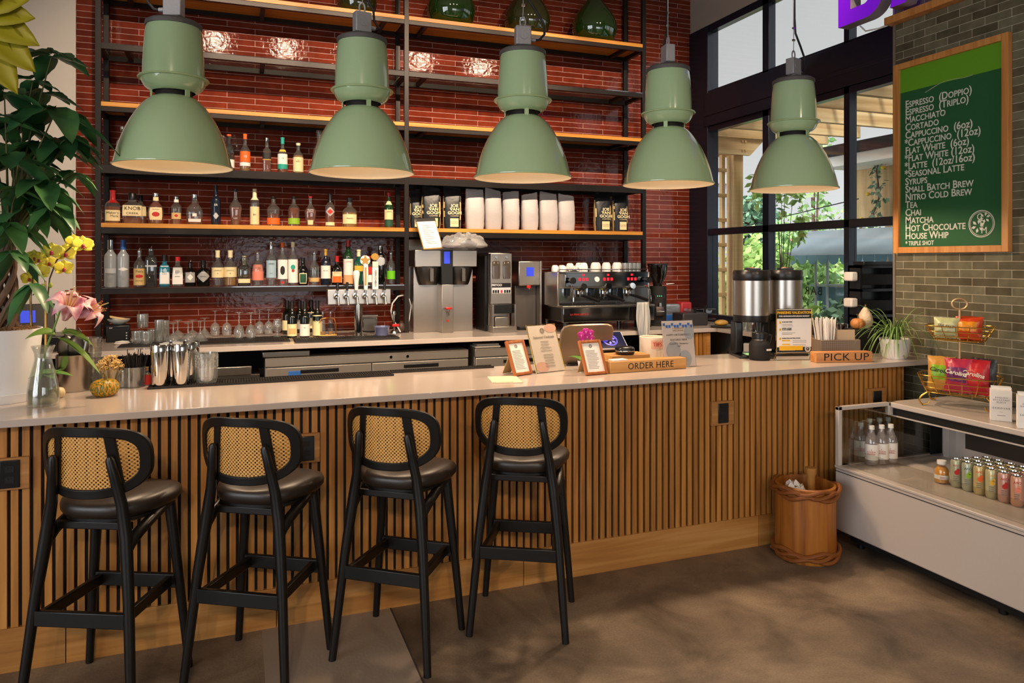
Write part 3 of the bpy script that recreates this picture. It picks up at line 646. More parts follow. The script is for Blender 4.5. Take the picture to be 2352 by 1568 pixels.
SH2(685, 329, 23, 'stout bottle with large cream label at end of upper row', prof='std', liq='gold', lvl=.6, cap=('cream', .92), labs=[('cream', .08, .54, 72)], txts=[('The\nBalvenie', .42, .012, 'k')])
SH2(733, 300, 30, 'clear decanter half hidden behind the second pendant', prof='globe', cap=('clear', .86, .45), gl='clear')
SH2(283, 292, 30, 'bottle with silver spout hidden behind the first pendant', prof='std', gl='clear', cap=('silver', .9))
G0 = 'bottles on the lowest glass shelf'; Y0 = 6.70; B0 = TOPZ[0]
SH0 = lambda u, v, w, lab, **k: shelf_bottle(u, v, w, B0, Y0, G0, lab, **k)
SH0(254, 551, 26, 'tall frosted bottle with silver capsule at the post end', prof='tall', gl='frost', cap=('silver', .80), labs=[('silver', .30, .40, 55)], txts=[('BELVEDERE', .28, .010, 'g')])
SH0(283, 551, 25, 'tall frosted bottle with blue capsule', prof='tall', gl='frost', cap=('blue', .80), labs=[('white', .34, .42, 55, 'diamond')])
SH0(320, 574, 24, 'bottle with pour spout and cream label with dark oval', prof='std', liq='water', cap=('orange', .94), pour=True, labs=[('tan', .05, .50, 75), ('rust' if 0 else 'red', .24, .34, 38, 'oval', 'emblem')], txts=[("Tito's", .42, .024, 'k'), ('Handmade', .17, .012, 'k')])
SH0(347, 570, 27, 'square clear bottle with pour spout and raised print', prof='log', n=5, gl='smoke', cap=('black', .94), pour=True, labs=[('silver', .52, .56, 50)])
SH0(378, 585, 25, 'square blue glass bottle', prof='wide', n=4, ay=.8, gl='blue', cap=('black', .80), labs=[('blue', .08, .66, 48), ('white', .10, .64, 40, 'rect', 'inner_label'), ('blue' , .46, .56, 20, 'oval', 'emblem')], txts=[('BOMBAY', .40, .010, 'b')])
SH0(408, 590, 26, 'square clear bottle with red cap and pale label', prof='wide', n=4, ay=.8, gl='clear', liq='water', cap=('red', .86), labs=[('white', .08, .64, 48), ('grey', .44, .56, 22, 'oval', 'emblem')], txts=[('BOMBAY', .34, .010, 'k')])
SH0(437, 600, 25, 'round black bottle with square grey label and spout', prof='squat', gl='dark', cap=('black', .94), pour=True, labs=[('grey', .16, .56, 52), ('white', .24, .50, 30, 'diamond', 'emblem')])
SH0(467, 598, 28, 'round black bottle with pale diamond label', prof='squat', gl='dark', cap=('black', .82), labs=[('grey', .16, .62, 66, 'diamond')], txts=[("HENDRICK'S", .38, .009, 'k')])
SH0(500, 575, 26, 'cream-necked bottle with cream label beside the black diamond bottle', prof='squat', liq='water', cap=('cream', .80), labs=[('cream', .24, .52, 78)], txts=[('CASAMIGOS', .44, .011, 'k'), ('o', .36, .02, 'n')])
SH0(529, 575, 28, 'cream-necked bottle with golden liquid, second of the cream pair', prof='squat', liq='gold', lvl=.24, cap=('cream', .80), labs=[('cream', .25, .53, 78)], txts=[('CASAMIGOS', .44, .011, 'k'), ('o', .36, .02, 'n')])
SH0(561, 588, 30, 'short square bottle with wide cream stopper', prof='wide', n=4, gl='smoke', liq='gold', lvl=.4, cap=('cream', .70, .36), labs=[('cream', .10, .24, 50)])
SH0(592, 578, 25, 'bottle with salmon pink label and pour spout', prof='squat', liq='water', cap=('red', .94), pour=True, labs=[('pink', .16, .62, 80)], txts=[('ALTOS', .52, .014, 'k')])
SH0(623, 556, 22, 'slim bottle with blue-grey label and dark capitals', prof='slim', liq='water', cap=('silver', .84), labs=[('blue', .18, .58, 75)], txts=[('VAGO', .50, .018, 'k'), ('No 9', .28, .010, 'k')])
SH0(649, 557, 22, 'slim bottle with white label showing a dark figure', prof='slim', liq='water', cap=('orange', .88), labs=[('white', .15, .60, 78), ('black', .24, .46, 26, 'oval', 'emblem'), ('red', .04, .10, 22, 'oval', 'foot_label')])
SH0(673, 556, 22, 'slim bottle with white label showing a heart figure', prof='slim', liq='water', cap=('cream', .88), labs=[('white', .06, .60, 78), ('teal', .36, .48, 26, 'oval', 'emblem'), ('red', .30, .38, 16, 'oval', 'heart')])
SH0(696, 592, 25, 'squat dark olive bottle with small framed label', prof='globe', gl='dark', cap=('black', .88), labs=[('cream', .06, .44, 40), ('dkgreen', .09, .41, 32, 'rect', 'inner_label')])
SH0(722, 578, 23, 'clear bottle with pour spout and tan foot label beside the dark white-labelled one', prof='squat', liq='water', cap=('black', .94), pour=True, labs=[('tan', .10, .22, 70)])
SH0(748, 572, 22, 'dark bottle with tan capsule and white label', prof='std', gl='navy', cap=('gold', .82), labs=[('white', .18, .54, 75)], txts=[('Hamilton', .40, .011, 'k')])
SH0(774, 588, 23, 'dark bottle with red cap and cream and orange label', prof='squat', gl='dark', cap=('red', .80), labs=[('cream', .08, .46, 66), ('orange', .08, .30, 50, 'rect', 'inner_label')], txts=[('BRANCA', .42, .012, 'r')])
SH0(800, 552, 22, 'tall green bottle with red cap and long paper label', prof='tall', gl='green', cap=('red', .86), labs=[('white', .14, .58, 85), ('peach', .02, .22, 85, 'rect', 'foot_label')], txts=[('LUXARDO', .52, .011, 'r')])
SH0(824, 573, 22, 'green bottle with blue-green crown cap behind the tap handles', prof='std', gl='teal', cap=('cream', .80), labs=[('yellow', .38, .54, 60)])
SH0(848, 588, 20, 'red and white bottle half hidden between the tap handles', prof='std', gl='clear', cap=('red', .92), labs=[('red', .36, .62, 75), ('white', .08, .34, 75, 'rect', 'foot_label')])
SH0(874, 565, 22, 'dark bottle with round silver label right of the tap handles', prof='log', n=3, gl='dark', cap=('silver', .82), labs=[('silver', .48, .72, 60, 'oval')])
SH0(898, 579, 19, 'clear bottle with bright green label by the post', prof='std', liq='water', cap=('black', .94), pour=True, labs=[('lime', .16, .42, 78)])
# ------------------------------------------------------------------ wine bottles on the counter
GW = 'wine bottles on the back counter'
def cbottle(u, vt, vb, w, lab, dz=0, **k):
    b_ = PZ(u, vb, 1.078); t = PY(u, vt, b_.y); return make_bottle('wine_bottle', (b_.x, b_.y, 1.0785), t.z - 1.0785, w/2 * depth(b_) / FPX, lab, 'bottle', GW, prof='wine', gl='wine', **k)
for u, vt, vb, lab, k in ((660, 690, 765, 'wine bottle behind the one with a framed picture label', dict(cap=('black', .76), labs=[('cream', .1, .4, 80)])),
        (688, 690, 762, 'wine bottle behind the one with a white crest label', dict(cap=('black', .76), labs=[('grey', .1, .4, 80)])),
        (715, 689, 760, 'wine bottle behind the one with a tall cream label', dict(cap=('black', .76), labs=[('cream', .1, .62, 80)])),
        (671, 692, 775, 'front wine bottle with a framed picture label, nearest the glasses', dict(cap=('black', .80), labs=[('cream', .05, .38, 75), ('tan', .10, .26, 40, 'rect', 'emblem')])),
        (700, 692, 775, 'front wine bottle with a white crest label, middle of three', dict(cap=('black', .80), labs=[('white', .05, .38, 80)], txts=[('W', .28, .016, 'g')])),
        (729, 690, 772, 'front wine bottle with a tall cream label, nearest the beer tap', dict(cap=('black', .80), labs=[('cream', .03, .60, 80)]))):
    cbottle(u, vt, vb, 22, lab, **k)
# ------------------------------------------------------------------ coffee bags
BAGB = mat('black_foil', '15161A', 0.34, bump=0.25, bscale=22); BAGW = mat('white_foil', 'B7AFAD', 0.42, bump=0.3, bscale=20); BAGC = mat('bag_side_cream', 'C9B27A', 0.5); BAGG = mat('bag_shade_band', '8D9AA6', 0.45, bump=0.2, bscale=20)
PRT = mat('cream_print', 'E7D9AE', 0.5)
def bag_mesh(w, d, h, seed, mats, parent, band=False):
    rnd = random.Random(seed); q = M(); rows = 14; seg = 32; vs = []; fs = []
    for j in range(rows + 1):
        f = j / rows; dep = d * (1 - max(0, (f - .35) / .65) ** 1.5 * .96) * (0.96 if j == 0 else 1); wd = w * (1 + .06 * math.sin(f * PI) - .08 * max(0, f - .5)) * (.95 if j == 0 else 1)
        if j > rows - 2: dep = .004
        for i in range(seg):
            t = 2 * PI * i / seg; k = (abs(math.cos(t))**3.4 + abs(math.sin(t))**3.4) ** (-1/3.4)
            e = 1 + .03 * rnd.uniform(-1, 1) * (f > .05)
            vs.append((wd/2 * k * math.cos(t) * e, dep/2 * k * math.sin(t) * e, h * f + (.004 * rnd.uniform(-1, 1) + .022 * (math.cos(t) * math.sin(seed * 1.7))) * (f > .9)))
    for j in range(rows):
        for i in range(seg):
            fs.append((j*seg+i, j*seg+(i+1) % seg, (j+1)*seg+(i+1) % seg, (j+1)*seg+i))
            ang = 2*PI*(i+.5)/seg
    fs.append(tuple(range(seg-1, -1, -1))); fs.append(tuple(rows*seg + i for i in range(seg)))
    q.add(vs, fs)
    if len(mats) > 1:
        for n_, f in enumerate(q.f):
            c = [sum(q.v[i][a] for i in f) / len(f) for a in range(3)]
            if band: q.k[n_] = 1 if h*.68 < c[2] < h*.86 and len(f) == 4 else 0
            else: q.k[n_] = 1 if abs(c[0]) > w*.46 and c[2] < h*.80 and len(f) == 4 else 0
    return q.build('pouch', mats, parent, ang=60)
def black_bag(u, vt, w, yc, lab, rz=0.0):
    p = PY(u, vt, yc); h = p.z - B1; wd = w * depth(p) / FPX * .9
    r = root('coffee_bag', (p.x, yc, B1 + .001), rz, lab, 'coffee bag', 'black coffee bags on the wooden shelf')
    po_ = bag_mesh(wd, .10, h, u, [BAGB, BAGC], r)
    text('JOE\nVAN\nGOGH', h * .098, PRT, po_, (.022, -.0545, h * .46), sx=1.12, ext=.0004, lead=.86, bold=.0012)
    text('COFFEE', h * .045, PRT, po_, (.022, -.0545, h * .305), sx=1.3, ext=.0004)
    lb = bx('label', LC['cream'], r, -wd*.12, -.0545, h*.05, wd*.36, -.0535, h*.25)
    text('House Blend\nwhole bean', h*.035, INKG, lb, (wd*.12, -.0552, h*.15), ext=.0002)
black_bag(955, 436, 30, 6.80, 'black coffee bag tucked behind the steel post', -.15)
black_bag(990, 430, 46, 6.70, 'black coffee bag beside the post, second from the post', -.2)
black_bag(1038, 430, 44, 6.70, 'black coffee bag next to the white bags', -.2)
black_bag(1383, 440, 42, 6.70, 'black coffee bag near the shelf end, inner of the pair', -.12)
black_bag(1423, 442, 38, 6.72, 'black coffee bag at the shelf end, outer of the pair', -.12)
for i, (u, vt, w, lab) in enumerate(((1090, 432, 46, 'white coffee bag beside the black bags, first of six'), (1132, 435, 42, 'second white coffee bag from the black bags by the clipboard'), (1173, 436, 42, 'white coffee bag above the grinder, third of six'),
        (1216, 441, 42, 'fourth white coffee bag from the clipboard'), (1259, 443, 46, 'white coffee bag above the espresso machine, fifth of six'), (1300, 445, 42, 'last white coffee bag of six, before the gap on the shelf'))):
    p = PY(u, vt, 6.71); h = p.z - B1; r = root('coffee_bag', (p.x, 6.71, B1 + .001), -.12 + .05 * math.sin(i * 2.1), lab, 'coffee bag', 'white coffee bags on the wooden shelf')
    bag_mesh(w * depth(p) / FPX * .9, .12, h * (.97 + .03 * math.sin(i*1.9)), i + 50, [BAGW], r)
# ------------------------------------------------------------------ green glass demijohns on the top board
DJ = glass('demijohn_green', '5C8A3E', 0.12, 0.03, body='2E5A1C', bodyf=0.22); DJ2 = glass('demijohn_olive', '7C8650', 0.12, 0.03, body='4A4E20', bodyf=0.22)
for u, w, gm, lab in ((820, 90, DJ2, 'olive glass demijohn behind the second pendant cable'), (1036, 112, DJ, 'dark green glass demijohn on top board, right of the middle post'), (1211, 106, DJ2, 'olive glass demijohn above the third pendant'), (1365, 104, DJ, 'bright green pear-shaped demijohn at the end of the top board')):
    p = PY(u, 80, 6.75); r_ = w / 2 * depth(p) / FPX
    r = root('demijohn', (p.x, 6.75, TOPZ[5] + .001), 0, lab, 'demijohn', 'green demijohns on the top board')
    q = [(0,.004),(.55,.0),(.72,.04),(.9,.25),(1.0,.62),(.98,.9),(.84,1.25),(.6,1.6),(.36,1.9),(.24,2.1),(.21,2.3),(.26,2.32),(.26,2.40),(.18,2.40)]
    M().lathe([(a*r_, c*r_) for a, c in q], 36).build('glass_body', gm, r, ang=70)
# ================================================================== BACK COUNTER APPLIANCES
CT = 1.0705
def vis(u0, v0, u1, v1, y): a = PY(u0, v1, y); c = PY(u1, v0, y); return a.x, a.z, c.x, c.z
SCR = mat('screen_black', '0A0B0E', 0.12, coat=0.4); BLUE = mat('screen_blue', '24308C', 0.2, emit='3A4BD0', es=1.0); LED = mat('red_display', 'A00A14', 0.3, emit='FF2030', es=1.6)
# ---- twin coffee brewer
r = root('coffee_brewer', (1.79, 6.55, CT), 0, 'steel twin coffee brewer with clipboard and filters on top', 'coffee brewer')
for s, nm in ((-1, 'left'), (1, 'right')):
    x = s * .15
    bx('cabinet', STEEL, r, x-.135, 0, 0, x+.135, .26, .60, .004); bx('brew_head', STEEL, r, x-.145, -.10, .60, x+.145, .20, .755, .006)
    q = M().lathe([(0,.435),(.085,.435),(.10,.47),(.125,.575),(.128,.60)], 28).box(-.016,-.15,.47,.016,-.115,.585); q.build('filter_basket', DSTEEL, r, (x, .0, 0))
bx('centre_column', STEEL, r, -.055, -.14, 0, .055, .02, .44, .004)
bx('control_panel', BLKP, r, -.055, -.125, .44, .055, -.02, .753, .004); d_ = bx('display', BLUE, r, -.03, -.1275, .63, .025, -.1245, .74)
bx('back_tower', STEEL, r, -.30, .20, 0, .30, .27, .86, .006)
M().cyl((0,-.14,.20),(0,-.175,.20),.012,.012,12).cyl((0,-.17,.215),(0,-.17,.16),.008,.008,10).build('faucet', CHROME, r)
bx('faucet_lever', CAPM['red'], r, -.030, -.19, .215, .030, -.16, .235, .006); M().cyl((0,-.141,.11),(0,-.146,.11),.012,.012,14).build('indicator', mat('indicator_red', '8E2B1C', 0.4), r)
# clipboard leaning on the brewer, bag of filters lying on it
cb_ = root('clipboard', (1.65, 6.385, CT + .762), .32, 'clipboard with printed sheet leaning on top of the coffee brewer', 'clipboard')
TT = Euler((math.radians(-22), math.radians(-4), 0))

bx('board', mat('clip_board', 'A8803C', 0.5), cb_, -.105, -.003, 0, .105, .003, .30, 0, rot=TT); pp = bx('sheet', PAPER, cb_, -.097, -.0045, .01, .097, -.0035, .28, rot=TT)
bx('clip', DSTEEL, cb_, -.105, -.010, .272, .105, .004, .302, .003, rot=TT)
ln_ = M()
for k in range(11): ln_.box(-.06, -.0052, .05 + k*.018, .05 - (k % 3)*.02, -.0046, .053 + k*.018)
ln_.build('print_lines', INKG, pp)
fb = root('filter_bag', (1.94, 6.40, CT + .756), 0, 'plastic bag of white paper coffee filters on top of the brewer', 'coffee filters')
q = M()
for k in range(26):
    f = k / 25; q.lathe([(.06,.0),(.125 - .03*abs(f-.5), .012),(.135 - .03*abs(f-.5), .03)], 22, c=(-.09 + .20*f, 0, .018 + .055*math.sin(f*PI)))
q.build('paper_filters', PAPER, fb, ang=80)
q = M().ball((0,0,.072),(.205,.13,.078),28,14); rn = random.Random(8)
q.v = [(x*(1+rn.uniform(-.05,.05)), y*(1+rn.uniform(-.05,.05)), max(.002, z*(1+rn.uniform(-.14,.14)))) for x, y, z in q.v]
q.build('plastic_bag', glass('crinkled_plastic', 'FAFAFB', 0.16, 0.08, body='E8E8EA', bodyf=.28), fb)
# ---- bean grinder with two hoppers
r = root('coffee_grinder', (2.285, 6.40, CT), 0, 'steel dual-hopper coffee grinder with rocker switches', 'coffee grinder')
bx('base', STEEL, r, -.115, -.16, 0, .115, .30, .055, .003); bx('body', STEEL, r, -.105, .0, .055, .105, .30, .73, .004); bx('front_panel', STEEL, r, -.105, -.06, .255, .105, .0, .725, .005)
bx('side_panel', BLKP, r, -.135, .02, .0, -.106, .30, .70, .003)
for s in (-1, 1):
    q = M().lathe([(0,0),(.036,.0),(.040,.03),(.041,.11),(.038,.155),(.028,.165),(0,.167)], 20, n=3.2, ay=.2); w_ = q.build('hopper_window', mat('smoky_window', '4B433C', 0.12, coat=0.6), r, (s*.052, -.0605, .49))
    M().cyl((s*.052,-.062,.69),(s*.052,-.072,.69),.014,.012,12).build('latch', CHROME, r)
fp = bx('fascia', BLKP, r, -.092, -.0635, .41, .092, -.0605, .45); text('FETCO', .026, WHITE, fp, (-.045, -.0642, .431), sx=1.25, bold=.0006)
sp_ = bx('switch_plate', LC['silver'], r, -.092, -.0635, .355, .092, -.0605, .408)
for k, x in enumerate((-.078, -.055, -.032, .0, .034, .057, .079)): bx('rocker_switch', LED if k == 3 else BLKP, sp_, x-.008, -.068, .360, x+.008, -.0633, .386, .001)
bx('spout_frame', STEEL, r, -.115, -.14, .055, -.100, -.06, .255); bx('spout_frame', STEEL, r, .100, -.14, .055, .115, -.06, .255); bx('chute', BLKP, r, -.09, -.10, .17, .09, .0, .254, .003); bx('catch_tray', STEEL, r, -.085, -.13, .055, .04, -.03, .14, .004)
# ---- hot water dispenser
r = root('water_dispenser', (2.60, 6.50, CT), 0, 'grey hot water dispenser with small blue screen beside the grinder', 'water dispenser')
bx('tower', mat('dispenser_grey', '5A5552', 0.35, 0.6), r, -.12, 0, 0, .10, .36, .42, .006); bx('head', STEEL, r, -.12, -.10, .42, .10, .36, .655, .010); bx('edge_strip', STEEL, r, .10, -.10, 0, .12, .36, .655, .004)
bx('screen', BLUE, r, -.04, -.1025, .51, .035, -.0995, .595); bx('indicator', CAPM['red'], r, -.035, -.10, .395, .005, -.08, .425, .004); bx('drip_tray', BLKP, r, -.11, -.10, 0, .09, 0, .03, .003); M().cyl((0,-.07,.43),(0,-.07,.385),.012,.010,12).build('nozzle', CHROME, r)
# ---- espresso machine
EY = 6.02
r = root('espresso_machine', (3.22, EY, CT), 0, 'polished three-group espresso machine topped with rows of cups', 'espresso machine')
MIR = mat('mirror_panel', 'A9B2BC', 0.10, 1.0)
for sx in (-.40, .40):
    for sy in (.06, .50): M().cyl((sx, sy, 0),(sx, sy, .095),.022,.026,14).build('foot', DSTEEL, r)
bx('lower_front', MIR, r, -.46, -.02, .095, .49, .03, .225, .004); bx('chassis', DSTEEL, r, -.44, .03, .095, .47, .56, .235, .004)
bx('drip_tray', STEEL, r, -.47, -.03, .225, .49, .30, .245, .003); q = M()
for k in range(36): q.box(-.44 + k*.025, -.01, .245, -.435 + k*.025, .27, .250)
q.build('drip_grate', DSTEEL, r)
bx('back_panel', MIR, r, -.44, .30, .245, .47, .33, .40, .003); bx('boiler_body', STEEL, r, -.46, .10, .40, .47, .56, .545, .006); fpn = bx('front_panel', MIR, r, -.40, .07, .415, .47, .10, .545, .004)
bx('end_cap', STEEL, r, -.485, .06, .235, -.46, .58, .55, .006); bx('end_cap', STEEL, r, .47, .06, .235, .49, .58, .55, .006)
tr_ = M().box(-.47, .06, .545, .48, .58, .553)
for y in (.07, .57): tr_.tube([(-.46, y, .575), (.47, y, .575)], .004, 8)
for x in (-.46, -.15, .16, .47): tr_.cyl((x, .07, .55), (x, .07, .577), .004, .004, 8)
tr_.build('cup_tray', CHROME, r)
for gx in (-.215, .045, .30):
    for k in range(3): bx('button', LED, fpn, gx - .050 + k*.038, .066, .470, gx - .028 + k*.038, .0705, .497, .001)
    bx('button', LED, fpn, gx - .012, .066, .515, gx + .010, .0705, .533, .001)
    g = M().cyl((gx, .16, .40), (gx, .16, .345), .038, .042, 20); g.cyl((gx, .05, .42), (gx, .14, .385), .03, .03, 14); gh = g.build('group_head', CHROME, r)
    M().cyl((gx, .16, .392), (gx, .16, .384), .045, .045, 22).build('gasket_ring', mat('yellow_ring', 'C9B52A', 0.4), gh)
    pf = M().cyl((gx, .16, .345), (gx, .16, .315), .036, .034, 20).cyl((gx, .16, .318), (gx, .16, .295), .010, .008, 10).build('portafilter', CHROME, r)
    M().tube([(gx + .02, .12, .328), (gx + .045, .06, .318), (gx + .085, -.04, .292), (gx + .095, -.065, .286)], [.010, .013, .015, .011], 10).build('handle', BLKP, pf)
M().cyl((-.075, .072, .483), (-.075, .060, .483), .026, .024, 24).build('pressure_gauge', WHITE, r)
for s, x in ((-1, -.36), (1, .44)):
    k_ = M().cyl((x, .07, .475), (x, .02, .475), .012, .012, 12).cyl((x, .03, .475), (x, -.02, .475), .026, .030, 14).build('steam_knob', BLKP, r)
    M().tube([(x - .02*s, .09, .43), (x - .01*s, .02, .42), (x, -.02, .38), (x + .005*s, -.035, .29), (x + .005*s, -.03, .262)], .006, 8).build('steam_wand', CHROME, r)
text('LA MARZOCCO', .024, CAPM['red'], r, (-.30, -.0225, .165), sx=1.1, name='lettering')
# cloth over the drip tray
cl = root('bar_cloth', (3.545, 5.955, 1.03), 0, 'grey striped cloth hanging from the espresso machine', 'cloth')
def clf(a, c):
    s = a - .5; return (s*.14 + .012*math.sin(c*7 + a*3) + .03*(1-c)*-s + .02*(1-c), -.012*math.sin(a*18)*(1.1-c*.6) - .02 - .012*(1-c), -.21 + .52*c)
mz, N, L, b = nodes_of('striped_cloth', 0.85)
tc = N.new('ShaderNodeTexCoord'); wv = N.new('ShaderNodeTexWave'); wv.inputs['Scale'].default_value = 9; wv.inputs['Distortion'].default_value = 1.5; L.new(tc.outputs['Object'], wv.inputs['Vector'])
rp = ramp(N, [(0.3, 'B9B6B0'), (0.6, '8F8474'), (0.8, '9DA5AD')]); L.new(wv.outputs['Fac'], rp.inputs[0]); L.new(rp.outputs[0], b.inputs['Base Color'])
M().grid(clf, 30, 20).build('cloth', mz, cl, solid=.004)
# cups and glasses standing on the tray
CZ = CT + .5535
def cup_mesh(rr, hh): return M().lathe([(0,.0),(rr*.98,.0),(rr,.004),(rr*.98,hh*.55),(rr*.80,hh*.88),(rr*.55,hh),(rr*.42,hh),(rr*.42,hh-.004),(0,hh-.004)], 22)
cm0 = None
CUPS = [(-.40,.50,.036,.062,0),(-.33,.50,.036,.062,0),(-.36,.42,.036,.06,0),(-.28,.44,.038,.062,0),(-.235,.52,.04,.08,0),(-.225,.36,.038,.065,0),(-.15,.40,.043,.085,1),(-.135,.52,.043,.085,0),(-.05,.36,.043,.088,1),(.02,.46,.043,.088,1),(.06,.34,.043,.088,1),(.13,.46,.042,.088,0),(.17,.34,.043,.088,1),(.24,.44,.043,.088,1)]
for i, (x, y, rr, hh, g) in enumerate(CUPS):
    c_ = cup_mesh(rr, hh).build('coffee_cup', CERAM, None, (3.22 + x, EY + y - .2, CZ), ang=50)
    tag(c_, 'white ceramic cup upside down on the espresso machine', 'cup', 'white cups on the espresso machine')
for i, (x, y) in enumerate(((.275,.15),(.325,.15),(.375,.16),(.425,.17),(.29,.30),(.35,.31),(.41,.32))):
    c_ = M().lathe([(0,.004),(.022,.004),(.026,.078),(.028,.082),(.029,.082),(.025,0),(0,0)], 18).build('shot_glass', GLSD, None, (3.22 + x, EY + y, CZ), ang=50)
    tag(c_, 'small clear glass on the steam-knob end of the espresso machine', 'glass', 'clear glasses on the espresso machine')
# crumpled cloth on tray edge
q = M().ball((0,0,.022),(.062,.05,.03),20,10); rn = random.Random(3)
q.v = [(x*(1+rn.uniform(-.25,.25)), y*(1+rn.uniform(-.25,.25)), max(0, z*(1+rn.uniform(-.4,.4)))) for x, y, z in q.v]
tag(q.build('crumpled_towel', mat('towel_white', 'D8D3CC', 0.9), None, (2.935, EY + .14, CZ)), 'crumpled white towel on the left end of the espresso machine', 'towel')
# ---- grinders
def big_grinder(x, y, lab, k=1.0):
    r = root('espresso_grinder', (x, y, CT), -.35, lab, 'coffee grinder', 'black espresso grinders')
    M().lathe([(0,0),(.105*k,0),(.105*k,.02),(.085*k,.035),(.088*k,.36),(.082*k,.40),(0,.40)], 28, n=2.6, ay=1.1).build('body', BLKM, r, ang=50)
    M().lathe([(.045*k,.40),(.050*k,.43),(.085*k,.50),(.098*k,.60),(.100*k,.615)], 28).build('hopper', glass('smoked_hopper', '6A625C', 0.15, body='1B1512', bodyf=.45), r)
    M().lathe([(0,.615),(.103*k,.615),(.103*k,.628),(0,.632)], 28).build('hopper_lid', BLKP, r)
    M().cyl((.09, 0, .42), (.17, .0, .425), .005, .005, 8).build('adjust_pin', CHROME, r)
    hd = bx('control_head', DSTEEL, r, -.055, -.165, .245, .055, -.06, .335, .012, rot=(math.radians(-14), 0, 0)); s = bx('screen', SCR, hd, -.048, -.1675, .253, .048, -.1655, .328)
    for q in range(3): bx('button', mat('green_led', '2BC28A', 0.3, emit='40E0A0', es=1.2), s, -.024 + q*.02, -.169, .265, -.016 + q*.02, -.1672, .273)
    M().cyl((0,-.12,.235),(0,-.12,.20),.014,.018,12).tube([(-.03,-.10,.15),(-.035,-.14,.15),(0,-.155,.15),(.035,-.14,.15),(.03,-.10,.15)], .006, 8).box(-.04,-.13,.10,.04,-.085,.195).build('portafilter_fork', CHROME, r)
    return r
p = PZ(1500, 745, CT); big_grinder(p.x, 6.42, 'black espresso grinder right of the espresso machine')
# small scale-topped grinder partly behind steam wand
r = root('tamping_grinder', (3.80, 6.36, CT), -.2, 'small black grinder with lit screen behind the steam wand', 'coffee grinder')
M().lathe([(0,0),(.08,0),(.08,.3),(.06,.33),(0,.33)], 20, n=3).build('body', BLKM, r); bx('screen', mat('grinder_screen', '24505A', 0.15, emit='2F7F8F', es=.5), r, -.05, -.115, .30, .05, -.085, .40, .006, rot=(math.radians(-18),0,0)); bx('screen_housing', STEEL, r, -.06, -.11, .29, .06, -.06, .41, .008, rot=(math.radians(-18),0,0))
M().lathe([(.04,.33),(.07,.45),(.075,.52)], 20).build('hopper', glass('clear_hopper', 'D5D5D2', 0.16), r)
# ---- beer tap tower
r = root('beer_tower', (0.968, 6.30, CT), 0, 'steel T-shaped beer tower with six taps and three tall handles', 'beer tap')
M().cyl((0,.0,0),(0,0,.012),.062,.062,28).cyl((0,0,.01),(0,0,.295),.036,.036,28).build('column', CHROME, r)
bx('manifold', STEEL, r, -.265, -.05, .285, .27, .05, .415, .006)
for k in range(6):
    x = -.195 + k*.079
    f = M().cyl((x,-.05,.365),(x,-.085,.365),.020,.020,16).ball((x,-.09,.35),(.019,.02,.022),12,8).cyl((x+.012,-.10,.35),(x+.016,-.115,.285),.010,.009,12).cyl((x+.004,-.09,.37),(x+.006,-.088,.41),.008,.006,10).build('tap', CHROME, r)
    if k in (0, 1, 5): M().cyl((x+.008,-.088,.405),(x+.010,-.082,.475),.010,.012,12).build('short_handle', BLKP, f)
    if k == 2: M().lathe([(0,0),(.014,0),(.022,.09),(.029,.13),(.028,.15),(.018,.166),(0,.17)], 20, c=(x+.006,-.088,.408)).build('tall_handle', WHITE, f)
    if k == 3:
        h_ = M().lathe([(0,0),(.016,0),(.022,.14),(.020,.215),(0,.22)], 16, c=(x+.006,-.088,.41), n=3).build('tall_handle', CERAM, f)
        pts = [(.045*math.cos(PI/2 + i*PI/5)*(1 if i % 2 == 0 else .45), .045*math.sin(PI/2 + i*PI/5)*(1 if i % 2 == 0 else .45)) for i in range(10)]
        M().lathe([(0,-.008),(.042,-.008),(.042,.008),(0,.008)], 24, T=Matrix.Translation((x+.0,-.088,.66)) @ Matrix.Rotation(PI/2,4,'X')).build('badge', CERAM, h_)
        M().prism(pts, .006, Matrix.Translation((x,-.096,.66)) @ Matrix.Rotation(PI/2,4,'X')).build('star', LC['gold'], h_); bx('stripe', LC['gold'], h_, x-.006, -.112, .45, x+.008, -.108, .60, .003)
    if k == 4:
        h_ = bx('tall_handle', WHITE, f, x-.020, -.108, .41, x+.032, -.075, .60, .006); bx('label', CREAM, h_, x-.018, -.106, .60, x+.030, -.078, .65, .003)
        text('KIRIN ICHIBAN', .026, INK, h_, (x+.006, -.109, .505), rot=(PI/2, PI/2, 0), sx=.78)
        M().lathe([(0,-.01),(.030,-.008),(.034,0),(.030,.008),(0,.01)], 18, T=Matrix.Translation((x+.004,-.09,.69)) @ Matrix.Rotation(PI/2,4,'X'), ay=.9).build('crest', LC['gold'], h_)
dm = root('drip_tray', (0.83, 6.30, CT), 0, 'long black rubber drip tray under the beer tower', 'drip tray')
bx('tray', RUB, dm, -.40, -.26, 0, .44, -.02, .016, .002); q = M()
for k in range(40): q.box(-.38 + k*.02, -.25, .014, -.372 + k*.02, -.03, .019)
q.build('ribs', RUB, dm)
bm = root('bar_mat', (-.30, 6.36, CT), 0, 'black rubber bar mat under the glassware on the back counter', 'bar mat')
bx('mat', RUB, bm, -.55, -.20, 0, .70, .24, .006, .001); q = M()
for k in range(62): q.box(-.545 + k*.02, -.195, .005, -.535 + k*.02, .235, .0085)
q.build('ribs', RUB, bm)
